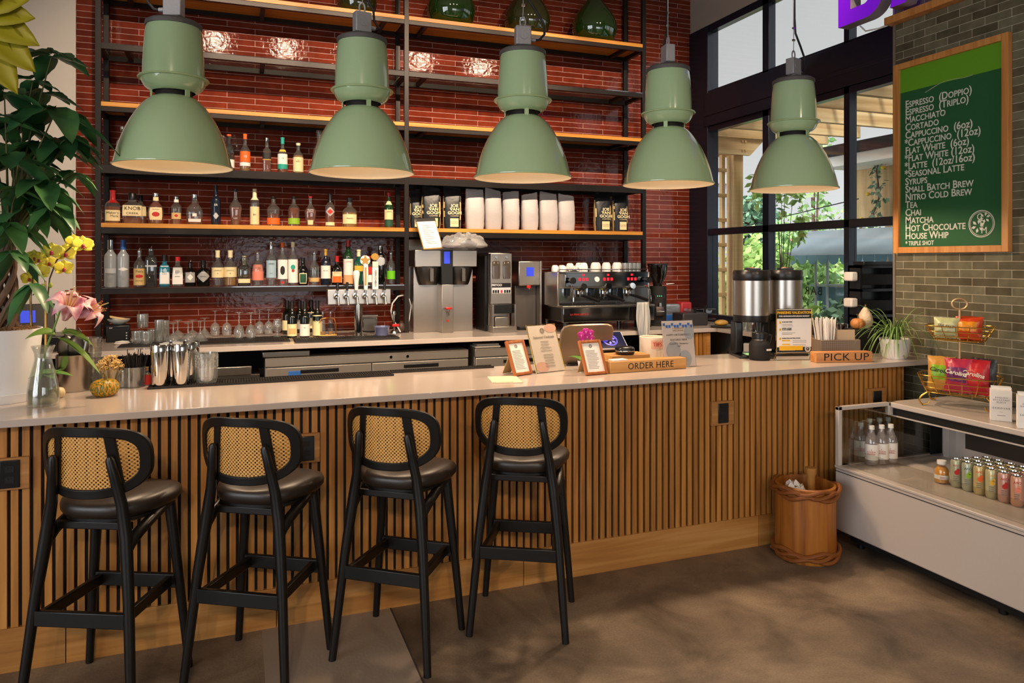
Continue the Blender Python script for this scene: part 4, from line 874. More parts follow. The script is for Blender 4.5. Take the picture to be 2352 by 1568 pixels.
# ---- small things round the beer tower
tag(M().lathe([(0,0),(.052,0),(.066,.085),(.070,.088),(.070,.095),(.064,.095),(.05,.006),(0,.006)], 24).build('plastic_tub', glass('frosted_tub', 'C8CCE0', .12, .15, body='8A90B8', bodyf=.45), None, tuple(PZ(877, 774, CT)), ang=50), 'small frosted plastic tub of blueberries right of the beer tower', 'tub')
p = PZ(852, 770, CT); r = root('napkin_dispenser', (p.x, 6.52, CT), 0, 'shiny steel box dispenser behind the beer tower', 'dispenser')
bx('body', CHROME, r, -.10, 0, 0, .075, .14, .165, .008); bx('window', DSTEEL, r, -.05, -.003, .03, .06, .0, .14, .003); bx('lid', STEEL, r, -.105, -.005, .162, .08, .145, .172, .003)
p = PZ(752, 775, CT); 
for dx, lab in ((-.035, 'clear oil bottle left of the pair beside the copper jug'), (.03, 'clear oil bottle right of the pair beside the copper jug')):
    make_bottle('oil_bottle', (p.x + dx, 6.40, CT + .02), .20, .022, lab, 'bottle', 'oil bottles by the beer tower', prof='std', liq='gold', lvl=.15, cap=('silver', .92), labs=[('black', .3, .5, 60)] if dx > 0 else [])
r = root('wire_caddy', (p.x, 6.40, CT + .0165), 0, 'copper wire bottle caddy on the drip tray edge', 'caddy')
M().tube([(-.07,0,.0),(-.07,0,.10),(-.05,0,.14),(0,0,.15),(.06,0,.14),(.075,0,.09),(.075,0,0)], .005, 8).tube([(-.07,-.04,.003),(.075,-.04,.003),(.075,.04,.003),(-.07,.04,.003)], .003, 6, closed=True).build('wire_frame', mat('copper_wire', 'B8783C', 0.3, 1.0), r)
r = root('corkscrew_stand', tuple(PZ(905, 765, CT)), 0, 'red and chrome lever opener beside the steel post', 'bottle opener')
M().lathe([(0,0),(.035,0),(.03,.02),(.012,.03),(.010,.16),(.022,.175),(.018,.20),(0,.205)], 16).build('post', CHROME, r); bx('lever', CAPM['red'], r, -.02, -.02, .06, .045, .0, .085, .005)
M().ball((.07,.02,.05),(.038,.036,.05),16,10).build('pepper_knob', mat('dark_brown_plastic', '3A2A24', .5), r)
r = root('looped_cable', (1.39, 6.56, CT), 0, 'pale grey cord looping down beside the middle steel post', 'cord')
M().tube([(.035,.05,.34),(-.02,.03,.33),(-.075,.01,.27),(-.09,.0,.20),(-.07,0,.12),(-.03,-.02,.05),(-.01,-.03,.01)], .007, 8).tube([(.055,.05,.34),(.09,.05,.30),(.11,.06,.24),(.09,.05,.12),(.065,.03,.06)], .006, 8).build('cable', LC['silver'], r)
# ---- receipt printer, bowl, glasses
p = PZ(268, 786, CT); r = root('receipt_printer', (p.x + .01, p.y, CT), .1, 'small black receipt printer by the shelf post', 'printer')
bx('body', BLKP, r, -.085, 0, 0, .085, .17, .135, .008); bx('feed_slot', BLKM, r, -.078, -.002, .10, .078, .001, .104); text('star', .016, WHITE, r, (-.05, -.0035, .118), ext=.0003)
for k in range(3): M().cyl((.06,-.001,.03 + k*.022),(.06,-.004,.03 + k*.022),.005,.005,10).build('button', LC['silver'], r)
pb = PZ(268, 786, CT); r = root('shallow_bowl', (p.x + .005, p.y + .08, CT + .1365), 0, 'shallow white bowl with wooden piece on the receipt printer', 'bowl')
M().lathe([(0,0),(.035,0),(.075,.03),(.085,.045),(.081,.045),(.07,.032),(.03,.006),(0,.005)], 28).build('bowl', mat('bowl_glaze', 'C9D0CC', .3), r); bx('wooden_piece', mat('pale_wood', 'D2B47E', .6), r, -.08, -.05, .045, .05, .04, .058, .004, rot=(0, .22, .2))
p = PZ(282, 790, CT); tag(M().lathe([(0,.004),(.05,0),(.062,.012),(.04,.018),(.055,.022),(0,.03)], 7).build('paper_napkin', PAPER, None, (p.x, p.y - .02, CT)), 'crumpled white napkin in front of the receipt printer', 'napkin')
def tumbler(x, y, z, rr, hh, lab, grp, gm=None):
    t = M().lathe([(0,.012),(rr*.82,.012),(rr*.92,hh*.3),(rr*.94,hh),(rr,hh),(rr*1.02,hh*.9),(rr*.98,hh*.5),(rr,hh*.15),(rr*.95,0),(0,0)], 24).build('tumbler', gm or GLSD, None, (x, y, z), ang=50)
    return tag(t, lab, 'glass', grp)
for u, vb, lab in ((316, 788, 'cut glass tumbler nearest the receipt printer on the back counter'), (336, 789, 'cut glass tumbler second from the receipt printer'), (352, 784, 'cut glass tumbler next to the tall glass')):
    p = PZ(u, vb, CT + .007); tumbler(p.x, p.y, CT + .0088, .044, .095, lab, 'cut tumblers on the back counter')
p = PZ(326, 782, CT); tumbler(p.x, p.y + .05, CT + .105, .045, .11, 'upper cut glass tumbler stacked above the others', 'cut tumblers on the back counter')
for u, vb, hh, lab in ((366, 785, .175, 'tall ribbed highball glass beside the cut tumblers'), (378, 783, .165, 'second ribbed highball glass before the coupes')):
    p = PZ(u, vb, CT + .007); tumbler(p.x, p.y, CT + .0088, .036, hh, lab, 'highball glasses on the back counter')
def stem_glass(kind, x, y, lab, grp, s=1.0):
    if kind == 'coupe': pr = [(.055,0),(.056,.004),(.050,.03),(.030,.05),(.010,.062),(.005,.07),(.005,.135),(.010,.142),(.038,.148),(.038,.150)]
    elif kind == 'martini': pr = [(.058,0),(.030,.045),(.006,.08),(.005,.09),(.005,.15),(.012,.156),(.040,.160),(.040,.162)]
    elif kind == 'wine': pr = [(.034,0),(.040,.03),(.041,.065),(.030,.095),(.010,.11),(.005,.118),(.005,.20),(.010,.207),(.036,.212),(.036,.214)]
    else: pr = [(.030,0),(.012,.01),(.010,.03),(.030,.05),(.040,.09),(.038,.12),(.030,.145),(.031,.147)]
    t = M().lathe([(a*s, c*s) for a, c in pr], 26).build(kind + '_glass', GLSW, None, (x, y, CT + .009), ang=60)
    return tag(t, lab, 'glass', grp)
for u, v, k, lab in ((398, 787, 'coupe', 'upturned coupe glass nearest the tumblers'), (432, 786, 'coupe', 'upturned coupe glass between the other coupe and martini glass'), (460, 785, 'martini', 'upturned martini glass before the wine glasses')):
    p = PZ(u, v, CT); stem_glass(k, p.x, p.y, lab, 'upturned cocktail glasses on the bar mat'); 
    p2 = PZ(u + 9, v - 7, CT); stem_glass(k, p2.x, p2.y + .06, 'back-row glass standing behind: ' + lab, 'upturned cocktail glasses on the bar mat')
for u, v, lab in ((494, 772, 'first upturned wine glass after the martini glass'), (521, 772, 'second upturned wine glass after the martini glass'), (549, 778, 'third upturned wine glass on the mat'), (576, 778, 'fourth upturned wine glass on the mat'), (596, 768, 'fifth upturned wine glass, back row'), (617, 768, 'sixth upturned wine glass, back row near the wine bottles')):
    p = PZ(u, v, CT); stem_glass('wine', p.x, p.y, lab, 'upturned wine glasses on the bar mat')
p = PZ(637, 775, CT); stem_glass('snifter', p.x, p.y, 'footed tulip beer glass left of the wine bottles', 'tulip glass')
# ---- POS terminal behind the flowers
p = PY(125, 790, 6.3); r = root('pos_terminal', (-1.47, 6.25, CT), .25, 'black point-of-sale screen with blue logo behind the flowers', 'point-of-sale screen')
bx('screen', BLKP, r, -.20, 0, .05, .20, .03, .34, .008, rot=(math.radians(-10), 0, 0)); bx('logo', BLUE, r, -.02, -.004, .20, .075, -.001, .29, rot=(math.radians(-10), 0, 0)); bx('stand', BLKP, r, -.10, 0, 0, .10, .16, .10, .01)
bx('cash_drawer', BLKP, r, -.02, -.24, 0, .36, .16, .11, .008)
# ---- containers at the right end of the back counter
p = PZ(1580, 748, CT); r = root('condiment_station', (4.42, 6.30, CT), 0, 'dark bar caddy with clear lid at the window end of the back counter', 'caddy')
bx('box', mat('dark_plastic', '2F2C2E', .4), r, -.24, -.08, 0, .06, .12, .13, .012); bx('tub', glass('clear_tub', 'DDE2E4', .15), r, -.02, .03, .05, .24, .24, .16, .006)
M().tube([(-.08,-.06,.10),(-.09,-.07,.15),(-.09,-.07,.17)], [.008,.010,.014], 10).build('scoop_handle', BLKP, r); M().tube([(.04,-.06,.10),(.03,-.07,.18),(.03,-.07,.205)], [.008,.010,.014], 10).build('scoop_handle', BLKP, r)
r = root('foil_packs', (4.33, 6.64, CT + .0), 0, 'silver and red foil snack packs stacked by the window corner', 'foil packs')
bx('silver_pack', mat('silver_foil', 'B8BCC2', .25, .8, bump=.5, bscale=16), r, -.16, -.05, 0, .08, .07, .20, .02); bx('red_pack', mat('red_foil', 'A32A30', .3, bump=.4, bscale=18), r, .06, -.07, .02, .20, .06, .22, .02); bx('blue_box', CAPM['blue'], r, -.18, -.09, 0, .12, -.05, .09, .004)
p = PZ(1620, 748, CT); r = root('pastry_plate', (4.46, 5.98, CT), 0, 'dark plate with a wrapped pastry on the corner of the back counter', 'plate')
M().lathe([(0,.004),(.08,.004),(.105,.016),(.11,.016),(.085,0),(0,0)], 28).build('plate', BLKP, r); M().ball((0,0,.045),(.075,.05,.032),18,10).build('pastry', mat('golden_pastry', 'B98C3C', .3, bump=.6, bscale=50), r)
for k in range(7):
    x, y = 4.52 + (k % 3)*.085, 5.78 - (k // 3)*.09
    c_ = M().lathe([(0,.006),(.028,.006),(.034,.085),(.036,.085),(.030,0),(0,0)], 18).build('water_glass', GLSD, None, (x, y, CT), ang=50)
    tag(c_, 'clear water glass grouped by the window sill', 'glass', 'water glasses on the side counter')
r = root('steel_cloche', (4.57, 5.50, CT), 0, 'steel domed lid with handle ring by the window sill', 'cloche')
M().lathe([(.11,0),(.105,.05),(.08,.09),(.04,.11),(0,.115)], 26).build('dome', CHROME, r); M().tube([(-.02,0,.112),(-.015,0,.14),(.015,0,.14),(.02,0,.112)], .005, 8).build('handle', CHROME, r)
# ---- under the counter
def fridge(x0, x1, y, ztop, lab, doors, grp='undercounter fridges'):
    r = root('undercounter_fridge', ((x0+x1)/2, y, 0), 0, lab, 'fridge', grp); w = (x1 - x0)/2
    FST = mat('fridge_steel', 'A39D97', .36, .75)
    bx('cabinet', FST, r, -w, .03, .10, w, .34, ztop, .003); bx('plinth', BLKM, r, -w, .05, 0, w, .34, .10); bx('fascia', FST, r, -w, 0, ztop-.07, w, .03, ztop, .003)
    n = doors; dw = 2*w/n
    for k in range(n):
        d = bx('door', FST, r, -w + dw*k + .004, -.005, .12, -w + dw*(k+1) - .004, .03, ztop-.078, .004); bx('handle', BLKP, d, -w + dw*(k+.5) - .15, -.012, ztop-.13, -w + dw*(k+.5) + .15, -.003, ztop-.10, .004)
    return r
r = fridge(.20, 1.87, 6.03, .958, 'long stainless undercounter fridge below the wine bottles and beer tower', 2)
for x in (.16, .30): M().cyl((x, -.001, .925), (x, -.006, .925), .012, .012, 14).build('lock', CHROME, r)
bx('badge', CAPM['blue'], r, -.66, -.006, .80, -.56, .0, .85, .01)
fridge(1.93, 2.75, 6.03, .958, 'small stainless fridge behind the framed menu', 1)
r = root('ice_well', (-.40, 6.03, 0), 0, 'dark steel ice well with front coloured as if lit blue under the back counter', 'ice well')
bx('cabinet', BLKM, r, -.8, .02, 0, .56, .34, .78); bx('trim', STEEL, r, -.10, -.01, .84, .50, .03, .905, .004); bx('shelf', DSTEEL, r, -.8, .0, .78, .56, .34, .84, .003); bx('front', mat('blue_light_tint_steel', '7D93B5', .25, 1.0), r, -.05, -.005, .70, .42, .02, .77, .003)  # blue light on the steel front is put into its colour
r = root('sink_lid', (.32, 6.0, .965), 0, 'folded steel lid lying on the long fridge', 'lid'); bx('lid', STEEL, r, -.14, .02, 0, .22, .30, .045, .006)
r = root('folded_cloth', (2.06, 6.06, .96), 0, 'folded white cloth on the small stainless fridge', 'cloth'); q = M().box(-.12,0,0,.12,.16,.02).box(-.10,.01,.02,.11,.15,.036); q.build('cloth', mat('cloth_white', 'CFC8BE', .9), r, bev=.008)
r = root('hose', (1.0, 6.2, .96), 0, 'black hose lying on the long fridge under the counter', 'hose'); M().tube([(-.2,0,.02),(0,-.05,.035),(.3,-.08,.03),(.6,.0,.04),(.75,.05,.045)], .012, 8).build('hose', CABLE, r)
r = root('bar_blender', (4.47, 5.52, 0), 0, 'small white and black appliance on a low shelf under the side counter', 'appliance')
bx('stand', BLKM, r, -.10, -.30, 0, .20, .25, .86); bx('base', WHITE, r, -.05, -.12, .8605, .14, .08, .96, .01); M().lathe([(0,.96),(.06,.96),(.07,1.01),(.05,1.02),(0,1.02)], 20, c=(.045,-.02,0)).build('top', BLKP, r)
# ================================================================== THINGS ON THE FRONT COUNTER
FZ = 1.0705
OAKF = wood('frame_wood', '8A4A22', 'A55F30', 'B87440', 'Z', 1.2, 0.35); PINE = wood('pine_block', 'A9743A', 'C08D50', 'D0A266', 'X', 0.9, 0.5)
BLUSH = mat('blush_paint', 'DDA088', 0.7); PAPP = mat('menu_paper', 'E6D6C8', 0.7)
def rings(m_, cx, cz, r, y, n=28, w=.0016):
    m_.tube([(cx + r*math.cos(2*PI*i/n), y, cz + r*math.sin(2*PI*i/n)) for i in range(n)], w, 5, closed=True, flat=.5)
def leafmark(m_, cx, cz, s, y):
    for a in (.3, 1.3, 2.4, 3.4, 4.5, 5.5):
        c, d = math.cos(a), math.sin(a); m_.prism([(cx + s*.25*c, cz + s*.25*d), (cx + s*.6*c - s*.22*d, cz + s*.6*d + s*.22*c), (cx + s*.9*c, cz + s*.9*d), (cx + s*.6*c + s*.16*d, cz + s*.6*d - s*.16*c)], .0006, Matrix(((1,0,0,0),(0,0,-1,y),(0,1,0,0),(0,0,0,1))))
def lines(parent, cx, z0, n, dz, w, y, m=INKG, var=.3, h=.0022, seed=1, left=False):
    q = M(); rn = random.Random(seed)
    for k in range(n):
        ww = w * (1 - var * rn.random())
        a, b_ = (cx - w/2, cx - w/2 + ww) if left else (cx - ww/2, cx + ww/2)
        q.box(a, y - .0005, z0 - k*dz, b_, y, z0 - k*dz + h)
    return q.build('print_lines', m, parent)
def framed(loc, rz, w, h, lean, label):
    r = root('picture_frame', loc, rz, label, 'menu frame'); R_ = (-math.radians(lean), 0, 0); b_ = .016
    q = M()
    for x0, z0, x1, z1 in ((-w/2,0,-w/2+b_,h),(w/2-b_,0,w/2,h),(-w/2+b_,0,w/2-b_,b_),(-w/2+b_,h-b_,w/2-b_,h)): q.box(x0, -.009, z0, x1, .009, z1)
    q.build('frame', OAKF, r, (0,0,.002), R_, bev=.003)
    pg = bx('menu_sheet', PAPER, r, -w/2+b_-.001, -.002, b_-.001, w/2-b_+.001, .001, h-b_+.001, rot=R_)
    e = M(); rings(e, 0, h*.84, h*.045, -.0025, 20); leafmark(e, 0, h*.84, h*.045, -.0024); e.build('emblem', INKG, pg)
    lines(pg, 0, h*.70, 13, h*.043, w*.55, -.0022, seed=int(w*1000), left=True)
    la = math.radians(lean); M().bar((-w*.12, h*.62*math.sin(la) + .016, h*.62*math.cos(la)), (-w*.12, h*.62*math.sin(la) + .075, .003), w*.45, .004).build('easel_back', mat('kraft_board', 'A98B60', .8), r)
    return r
framed((1.525, 3.862, FZ), math.radians(22), .142, .205, 22, 'tilted wooden frame with drinks sheet beside the kraft paper card')
framed((1.925, 3.728, FZ), math.radians(6), .150, .205, 24, 'wooden frame with drinks sheet beside the order here block')
def holder(name, loc, rz, w, h, lean, label, cat, edge, page_m):
    r = root(name, loc, rz, label, cat); R_ = (-math.radians(lean), 0, 0)
    bx('acrylic_panel', ACR, r, -w/2, -.003, 0, w/2, .003, h, rot=R_, bev=.001)
    pg = bx('sheet', page_m, r, -w/2+.005, -.001, .004, w/2-.005, .001, h-.006, rot=R_)
    if edge:
        M().tube([(-w/2,0,0),(-w/2,0,h),(w/2,0,h),(w/2,0,0)], .0032, 6).build('gold_edge', edge, r, rot=R_)
    bx('foot', ACR, r, -w/2, 0, 0, w/2, .075, .003)
    return r, pg
r, pg = holder('cocktail_menu', (1.722, 3.915, FZ), math.radians(15), .215, .292, 21, 'gold edged acrylic stand with seasonal cocktails menu', 'menu stand', GOLD, PAPP)
e = M(); rings(e, 0, .252, .015, -.0035); rings(e, 0, .252, .0125, -.0035, w=.0008); leafmark(e, 0, .252, .013, -.0034); e.build('emblem', INKG, pg)
text('Seasonal Cocktails', .021, INKG, pg, (0, -.0035, .213), shear=.3, ext=.0004); lines(pg, 0, .185, 4, .019, .085, -.0034, seed=2); lines(pg, 0, .177, 3, .019, .06, -.0034, seed=3, h=.0013)
lines(pg, .006, .105, 5, .017, .075, -.0034, seed=4); lines(pg, .006, .099, 5, .017, .09, -.0034, seed=5, h=.0013)
for cx, cz, s in ((.065, .265, .045), (-.055, .035, .05)):
    M().lathe([(0,0),(s,0)], 18, ay=.6, T=Matrix.Translation((cx, -.0028, cz)) @ Matrix.Rotation(PI/2, 4, 'X')).build('blush_wash', mat('blush_wash', 'E2B29E', .7), pg)
r, pg = holder('beer_sign', (2.545, 3.813, FZ), math.radians(-3), .225, .292, 9, 'acrylic stand advertising the featured beer with blue bunting', 'sign', None, mat('sign_blush', 'E2D3CE', .7))
q = M(); rn = random.Random(2)
for k in range(11):
    x = -.095 + k*.019; z = .272 - .014*abs(math.sin(k*1.05)); q.add([(x-.008,-.0034,z),(x+.008,-.0034,z),(x+.006,-.0034,z-.02),(x,-.0034,z-.014),(x-.006,-.0034,z-.02)], [(0,4,3,2,1)])
q.build('bunting', CAPM['blue'], pg)
text("5 GIORGIO'S\nEPICUREAN", .014, mat('gold_ink', '8A7448', .6), pg, (0, -.0035, .232), ext=.0004); text('HAPPY OKTOBERFEST!', .0165, INKG, pg, (0, -.0035, .198), ext=.0004); text('FEATURED BEER', .0165, INKG, pg, (0, -.0035, .168), ext=.0004); text('ZoomFEST Oktoberfest\nLager', .0135, INKG, pg, (0, -.0035, .138), ext=.0004)
for cx, cz, s in ((.085, .21, .035), (-.045, .10, .05), (.04, .05, .045)): M().lathe([(0,0),(s,0)], 18, T=Matrix.Translation((cx*.9, -.0026, cz)) @ Matrix.Rotation(PI/2, 4, 'X'), ay=1.2).build('grey_wash', mat('grey_wash', 'B4B6BC', .7), pg)
# ---- order-here block, spacer block, pads
def sign_block(name, loc, rz, w, d, h, body, size, label, sx=1.0, space=1.0, m=PINE):
    r = root(name, loc, rz, label, 'sign block'); bx('block', m, r, -w/2, 0, 0, w/2, d, h, .003)
    text(body, size, INK, r, (.012, -.0008, h*.5), sx=sx, ext=.0006, space=space); return r
sign_block('order_sign', (2.285, 3.75, FZ), math.radians(2), .53, .085, .066, 'ORDER HERE', .052, 'long pine block with black lettering ORDER HERE', 1.0, 1.06)
r = root('pine_riser', (2.235, 3.875, FZ), .03, 'plain pine block behind the order block carrying a card reader', 'block'); bx('block', PINE, r, -.135, 0, 0, .135, .15, .082, .003)
r = root('note_pad', (2.10, 3.775, FZ + .0665), .1, 'small white paper pad lying on the order block', 'paper pad'); bx('pad', PAPER, r, -.05, -.015, 0, .05, .045, .007)
r = root('card_reader', (2.215, 3.92, FZ + .0825), -.15, 'black rounded card reader on the pine block', 'card reader'); M().lathe([(0,0),(.05,0),(.056,.012),(.056,.035),(.05,.046),(0,.05)], 26, n=3.5, ay=.9).build('body', BLKP, r, ang=60); M().lathe([(.0562,.020),(.0568,.023),(.0562,.026)], 26, n=3.5, ay=.9).build('seam', CHROME, r)
r = root('tablet_register', (2.04, 4.10, FZ), math.radians(-2), 'bronze backed tablet register turned towards the bartender', 'tablet register')
q = M().lathe([(0,-.008),(.175,-.008),(.182,0),(.175,.008),(0,.008)], 40, n=7, ay=.72, T=Matrix.Rotation(PI/2, 4, 'X'))
q.build('tablet', mat('bronze_shell', '8C7A68', .35, .6), r, (0, .0, .135), (math.radians(16), 0, 0)); bx('stand_neck', BLKP, r, -.05, .04, 0, .05, .10, .13, .006); bx('stand_base', BLKP, r, -.11, .0, 0, .11, .14, .012, .004)
bx('side_button', DSTEEL, r, -.19, -.01, .10, -.18, .01, .125, .003)
r = root('customer_display', (2.19, 4.06, FZ), math.radians(-4), 'tilted customer display with blue round logo above the card reader', 'display')
R_ = (math.radians(-52), 0, 0)
bx('screen_housing', LC['silver'], r, -.115, -.006, 0, .115, .006, .155, .004, (0, -.03, .10), R_); s = bx('screen', mat('display_blue', '141A3C', .12, coat=.5), r, -.108, -.0075, .006, .108, -.006, .149, 0, (0, -.03, .10), R_)
e = M()
for rr in (.05, .044): rings(e, .01, .078, rr, -.0085, w=.002)
leafmark(e, .01, .078, .046, -.0084); e.build('logo', mat('logo_blue', '5C58D8', .3, emit='5A55E0', es=.9), s); bx('stand', BLKP, r, -.05, -.01, 0, .05, .05, .12, .006)
r = root('tip_jar', (2.555, 4.15, FZ), -.2, 'white round container with red TIPS lettering', 'tip jar')
M().lathe([(0,.002),(.078,0),(.086,.006),(.088,.155),(.082,.158),(.078,.155),(.076,.01),(0,.008)], 36).build('pot', mat('cream_ceramic', 'E2D3C2', .4), r, ang=50)
lb = M().grid(lambda a, c: (.0882*math.sin((a-.5)*.95), -.0882*math.cos((a-.5)*.95), .085 + .055*c), 10, 2).build('label', mat('tip_label', 'D9A892', .6), r); text('TIPS', .036, LC['rust' if 0 else 'red'], lb, (0, -.0895, .112), ext=.0005)
# magenta orchid behind the right frame
MAG = mat('magenta_petal', 'C22A92', .5); LEAFB = mat('broad_leaf_green', '5C8A3A', .35); STEMG = mat('stem_green', '5A7A3A', .5)
def petal(m_, c, R_, L_, w, cup=.25, seg=6, wf=lambda s: math.sin(PI*min(1, .12 + s*.88))**.75):
    def fn(a, s):
        x = (a - .5)*2*w*wf(s); return c + R_ @ Vector((x, L_*s, cup*L_*s*s - .5*cup*abs(x)))
    m_.grid(fn, 4, seg)
def orchid_flower(parent, c, face, s, col, lipm, name='flower'):
    q = (Vector(face)).to_track_quat('Z', 'Y').to_matrix(); m_ = M(); c = Vector(c)
    for a, L_, w in ((PI/2*0, 1.0, .42), (2.15, .95, .36), (-2.15, .95, .36)): petal(m_, c, q @ Matrix.Rotation(a, 3, 'Z'), s*L_, s*w, .12)
    for a in (1.15, -1.15): petal(m_, c + q @ Vector((0,0,.002)), q @ Matrix.Rotation(a, 3, 'Z'), s*1.05, s*.62, .10)
    f = m_.build(name, col, parent, solid=.0012); 
    M().ball(c + q @ Vector((0, -.10*s, .18*s)), (s*.16, s*.16, s*.16), 10, 6).ball(c + q @ Vector((0, -.30*s, .14*s)), (s*.18, s*.12, s*.1), 10, 6).build('lip', lipm, f)
    return f
def at(u, v, y): return PY(u, v, y)
r = root('magenta_orchid', (1.93, 3.90, FZ), 0, 'small magenta orchid with broad leaves behind the right wooden frame', 'orchid')
M().lathe([(0,0),(.03,0),(.04,.06),(.036,.06),(.034,.05),(0,.05)], 20).build('pot', WHITE, r)
q = M()
for a, L_ in ((2.5, .11), (-2.2, .10), (.6, .10), (3.6, .09)): petal(q, Vector((0,0,.05)), Matrix.Rotation(a, 3, 'Z') @ Matrix.Rotation(.7, 3, 'X'), L_, .030, -.5)
q.build('leaves', LEAFB, r, solid=.002); M().tube([(0,0,.05),(.005,.01,.12),(.0,.0,.17),(-.01,-.01,.20)], .003, 6).build('stem', STEMG, r)
for dx, dz in ((-.03,.215),(.0,.235),(.03,.225),(-.02,.185),(.035,.19),(.008,.205)): orchid_flower(r, (dx, -.02, dz), (dx*3, -1, .2), .024, MAG, mat('pink_lip', 'E58CC8', .5))
# kraft card
kc = root('kraft_card', (1.372, 3.752, FZ), math.radians(-11.5), 'folded cream paper card lying at the counter edge', 'paper card')
bx('card', mat('kraft_cream', 'DACBB0', .8), kc, -.082, -.115, 0, .082, .115, .003, .001)
M().box(-.08, -.11, .003, .03, -.07, .006).build('fold', mat('kraft_cream', 'DACBB0', .8), kc)
# ---- bar mats on the front counter
for x0, x1, y0, y1, lab in ((-.43, .83, 4.10, 4.245, 'wide black slotted bar mat under the shakers'), (.835, 1.465, 4.195, 4.255, 'narrow black bar mat continuing towards the menus')):
    r = root('front_bar_mat', ((x0+x1)/2, (y0+y1)/2, FZ), 0, lab, 'bar mat', 'rubber mats on the front counter'); w, d = (x1-x0)/2, (y1-y0)/2
    bx('base', RUB, r, -w, -d, 0, w, d, .006, .001); q = M(); n = int(2*w/.0135); rows = 3 if d > .05 else 1
    for k in range(n):
        for j in range(rows): q.box(-w+.006 + k*.0135, -d + .008 + j*(2*d-.01)/rows, .006, -w+.0105 + k*.0135, -d + (j+1)*(2*d-.01)/rows, .011)
    q.box(-w, -d, .005, w, -d+.006, .012); q.box(-w, d-.006, .005, w, d, .012)
    for j in range(1, rows): q.box(-w, -d + j*(2*d-.01)/rows, .005, w, -d + .008 + j*(2*d-.01)/rows, .011)
    q.build('ribs', RUB, r)
MT = FZ + .0122
def shaker(x, y, h, rr, label):
    r = root('cocktail_shaker', (x, y, MT), 0, label, 'cocktail shaker', 'steel cocktail tins on the bar mat')
    M().lathe([(0,.003),(rr*.78,0),(rr*.84,.006),(rr*.90,h*.36),(rr*.905,h*.38)], 40).build('lower_tin', CHROME, r, ang=60)
    M().lathe([(rr*.93,h*.36),(rr*1.0,h*.80),(rr*1.02,h*.97),(rr*.97,h),(0,h)][::1], 40).build('upper_tin', CHROME, r, ang=60)
for x, y, lab in ((-.375, 4.145, 'polished cocktail tin at the start of the bar mat, front left'), (-.275, 4.145, 'polished cocktail tin beside the mixing glass, front right'), (-.325, 4.215, 'cocktail tin behind and between the front two tins'), (-.238, 4.222, 'cocktail tin in the back row next to mixing glass')):
    shaker(x, y, .212, .046, lab)
p = PZ(474, 880, MT); r = root('mixing_glass', (p.x, 4.17, MT), 0, 'clear cut mixing glass standing on the bar mat by the tins', 'mixing glass')
M().lathe([(0,.02),(.046,.02),(.050,.14),(.053,.155),(.056,.155),(.054,.02),(.050,0),(0,0)], 32).build('glass', GLSD, r); q = M()
for j in range(5):
    for k in range(18): a = 2*PI*(k + .5*(j % 2))/18; q.ball((.0545*math.cos(a), .0545*math.sin(a), .085 + j*.014), (.005,.005,.007), 6, 4)
q.build('cut_pattern', GLSD, r)
# ---- straws, picks, bitters
p = PZ(309, 888, FZ); r = root('straw_glass', tuple(p), 0, 'cut glass filled with short black straws', 'straw holder')
M().lathe([(0,.008),(.046,.008),(.050,.105),(.053,.105),(.050,.004),(.046,0),(0,0)], 28).build('glass', GLSD, r); q = M(); rn = random.Random(5)
for k in range(70):
    a, d = rn.uniform(0, 2*PI), .04*math.sqrt(rn.random()); t = rn.uniform(0, .05); q.cyl((d*.7*math.cos(a), d*.7*math.sin(a), .01), ((d+.018)*math.cos(a) + .01*rn.uniform(-1,1), (d+.018)*math.sin(a), .155 + rn.uniform(0,.02) + (.03 if k < 3 else 0)), .0022, .0022, 5)
st_ = q.build('straws', BLKP, r); st_['kind'] = 'stuff'
p = PZ(254, 894, FZ); r = root('pick_glass', (p.x - .005, p.y + .02, FZ), 0, 'glass of knotted bamboo picks behind the small pumpkin', 'pick holder')
M().lathe([(0,.006),(.036,.006),(.046,.10),(.048,.10),(.040,.003),(.036,0),(0,0)], 28).build('glass', GLS, r); q = M(); rn = random.Random(6)
for k in range(75):
    a, d = rn.uniform(0, 2*PI), math.sqrt(rn.random()); x1, y1, z1 = .062*d*math.cos(a), .062*d*math.sin(a), .165 - .05*d*d + rn.uniform(-.008, .008)
    q.cyl((x1*.25, y1*.25, .01), (x1, y1, z1 - .012), .0011, .0011, 4); c = Vector((x1, y1, z1)); e1 = Vector((rn.uniform(-1,1), rn.uniform(-1,1), .6)).normalized(); e2 = e1.cross(Vector((0,.3,1))).normalized()
    q.tube([c + .0085*(e1*math.cos(t*PI/4) + e2*math.sin(t*PI/4)) for t in range(8)], .0021, 5, closed=True)
pk_ = q.build('bamboo_picks', mat('bamboo', 'DDBB78', .5), r); pk_['kind'] = 'stuff'
make_bottle('bitters_bottle', tuple(PZ(337, 884, FZ)), .095, .024, 'small bright red bottle behind the straw glass', 'bottle', None, prof='squat', n=3, gl='clear', liq='rust', lvl=.6, cap=('cork', .80), labs=[('red', .05, .58, 80)])
p = PZ(281, 889, FZ); tumbler(p.x, p.y, FZ + .0005, .033, .09, 'empty cut glass between the picks and the straws', None); 
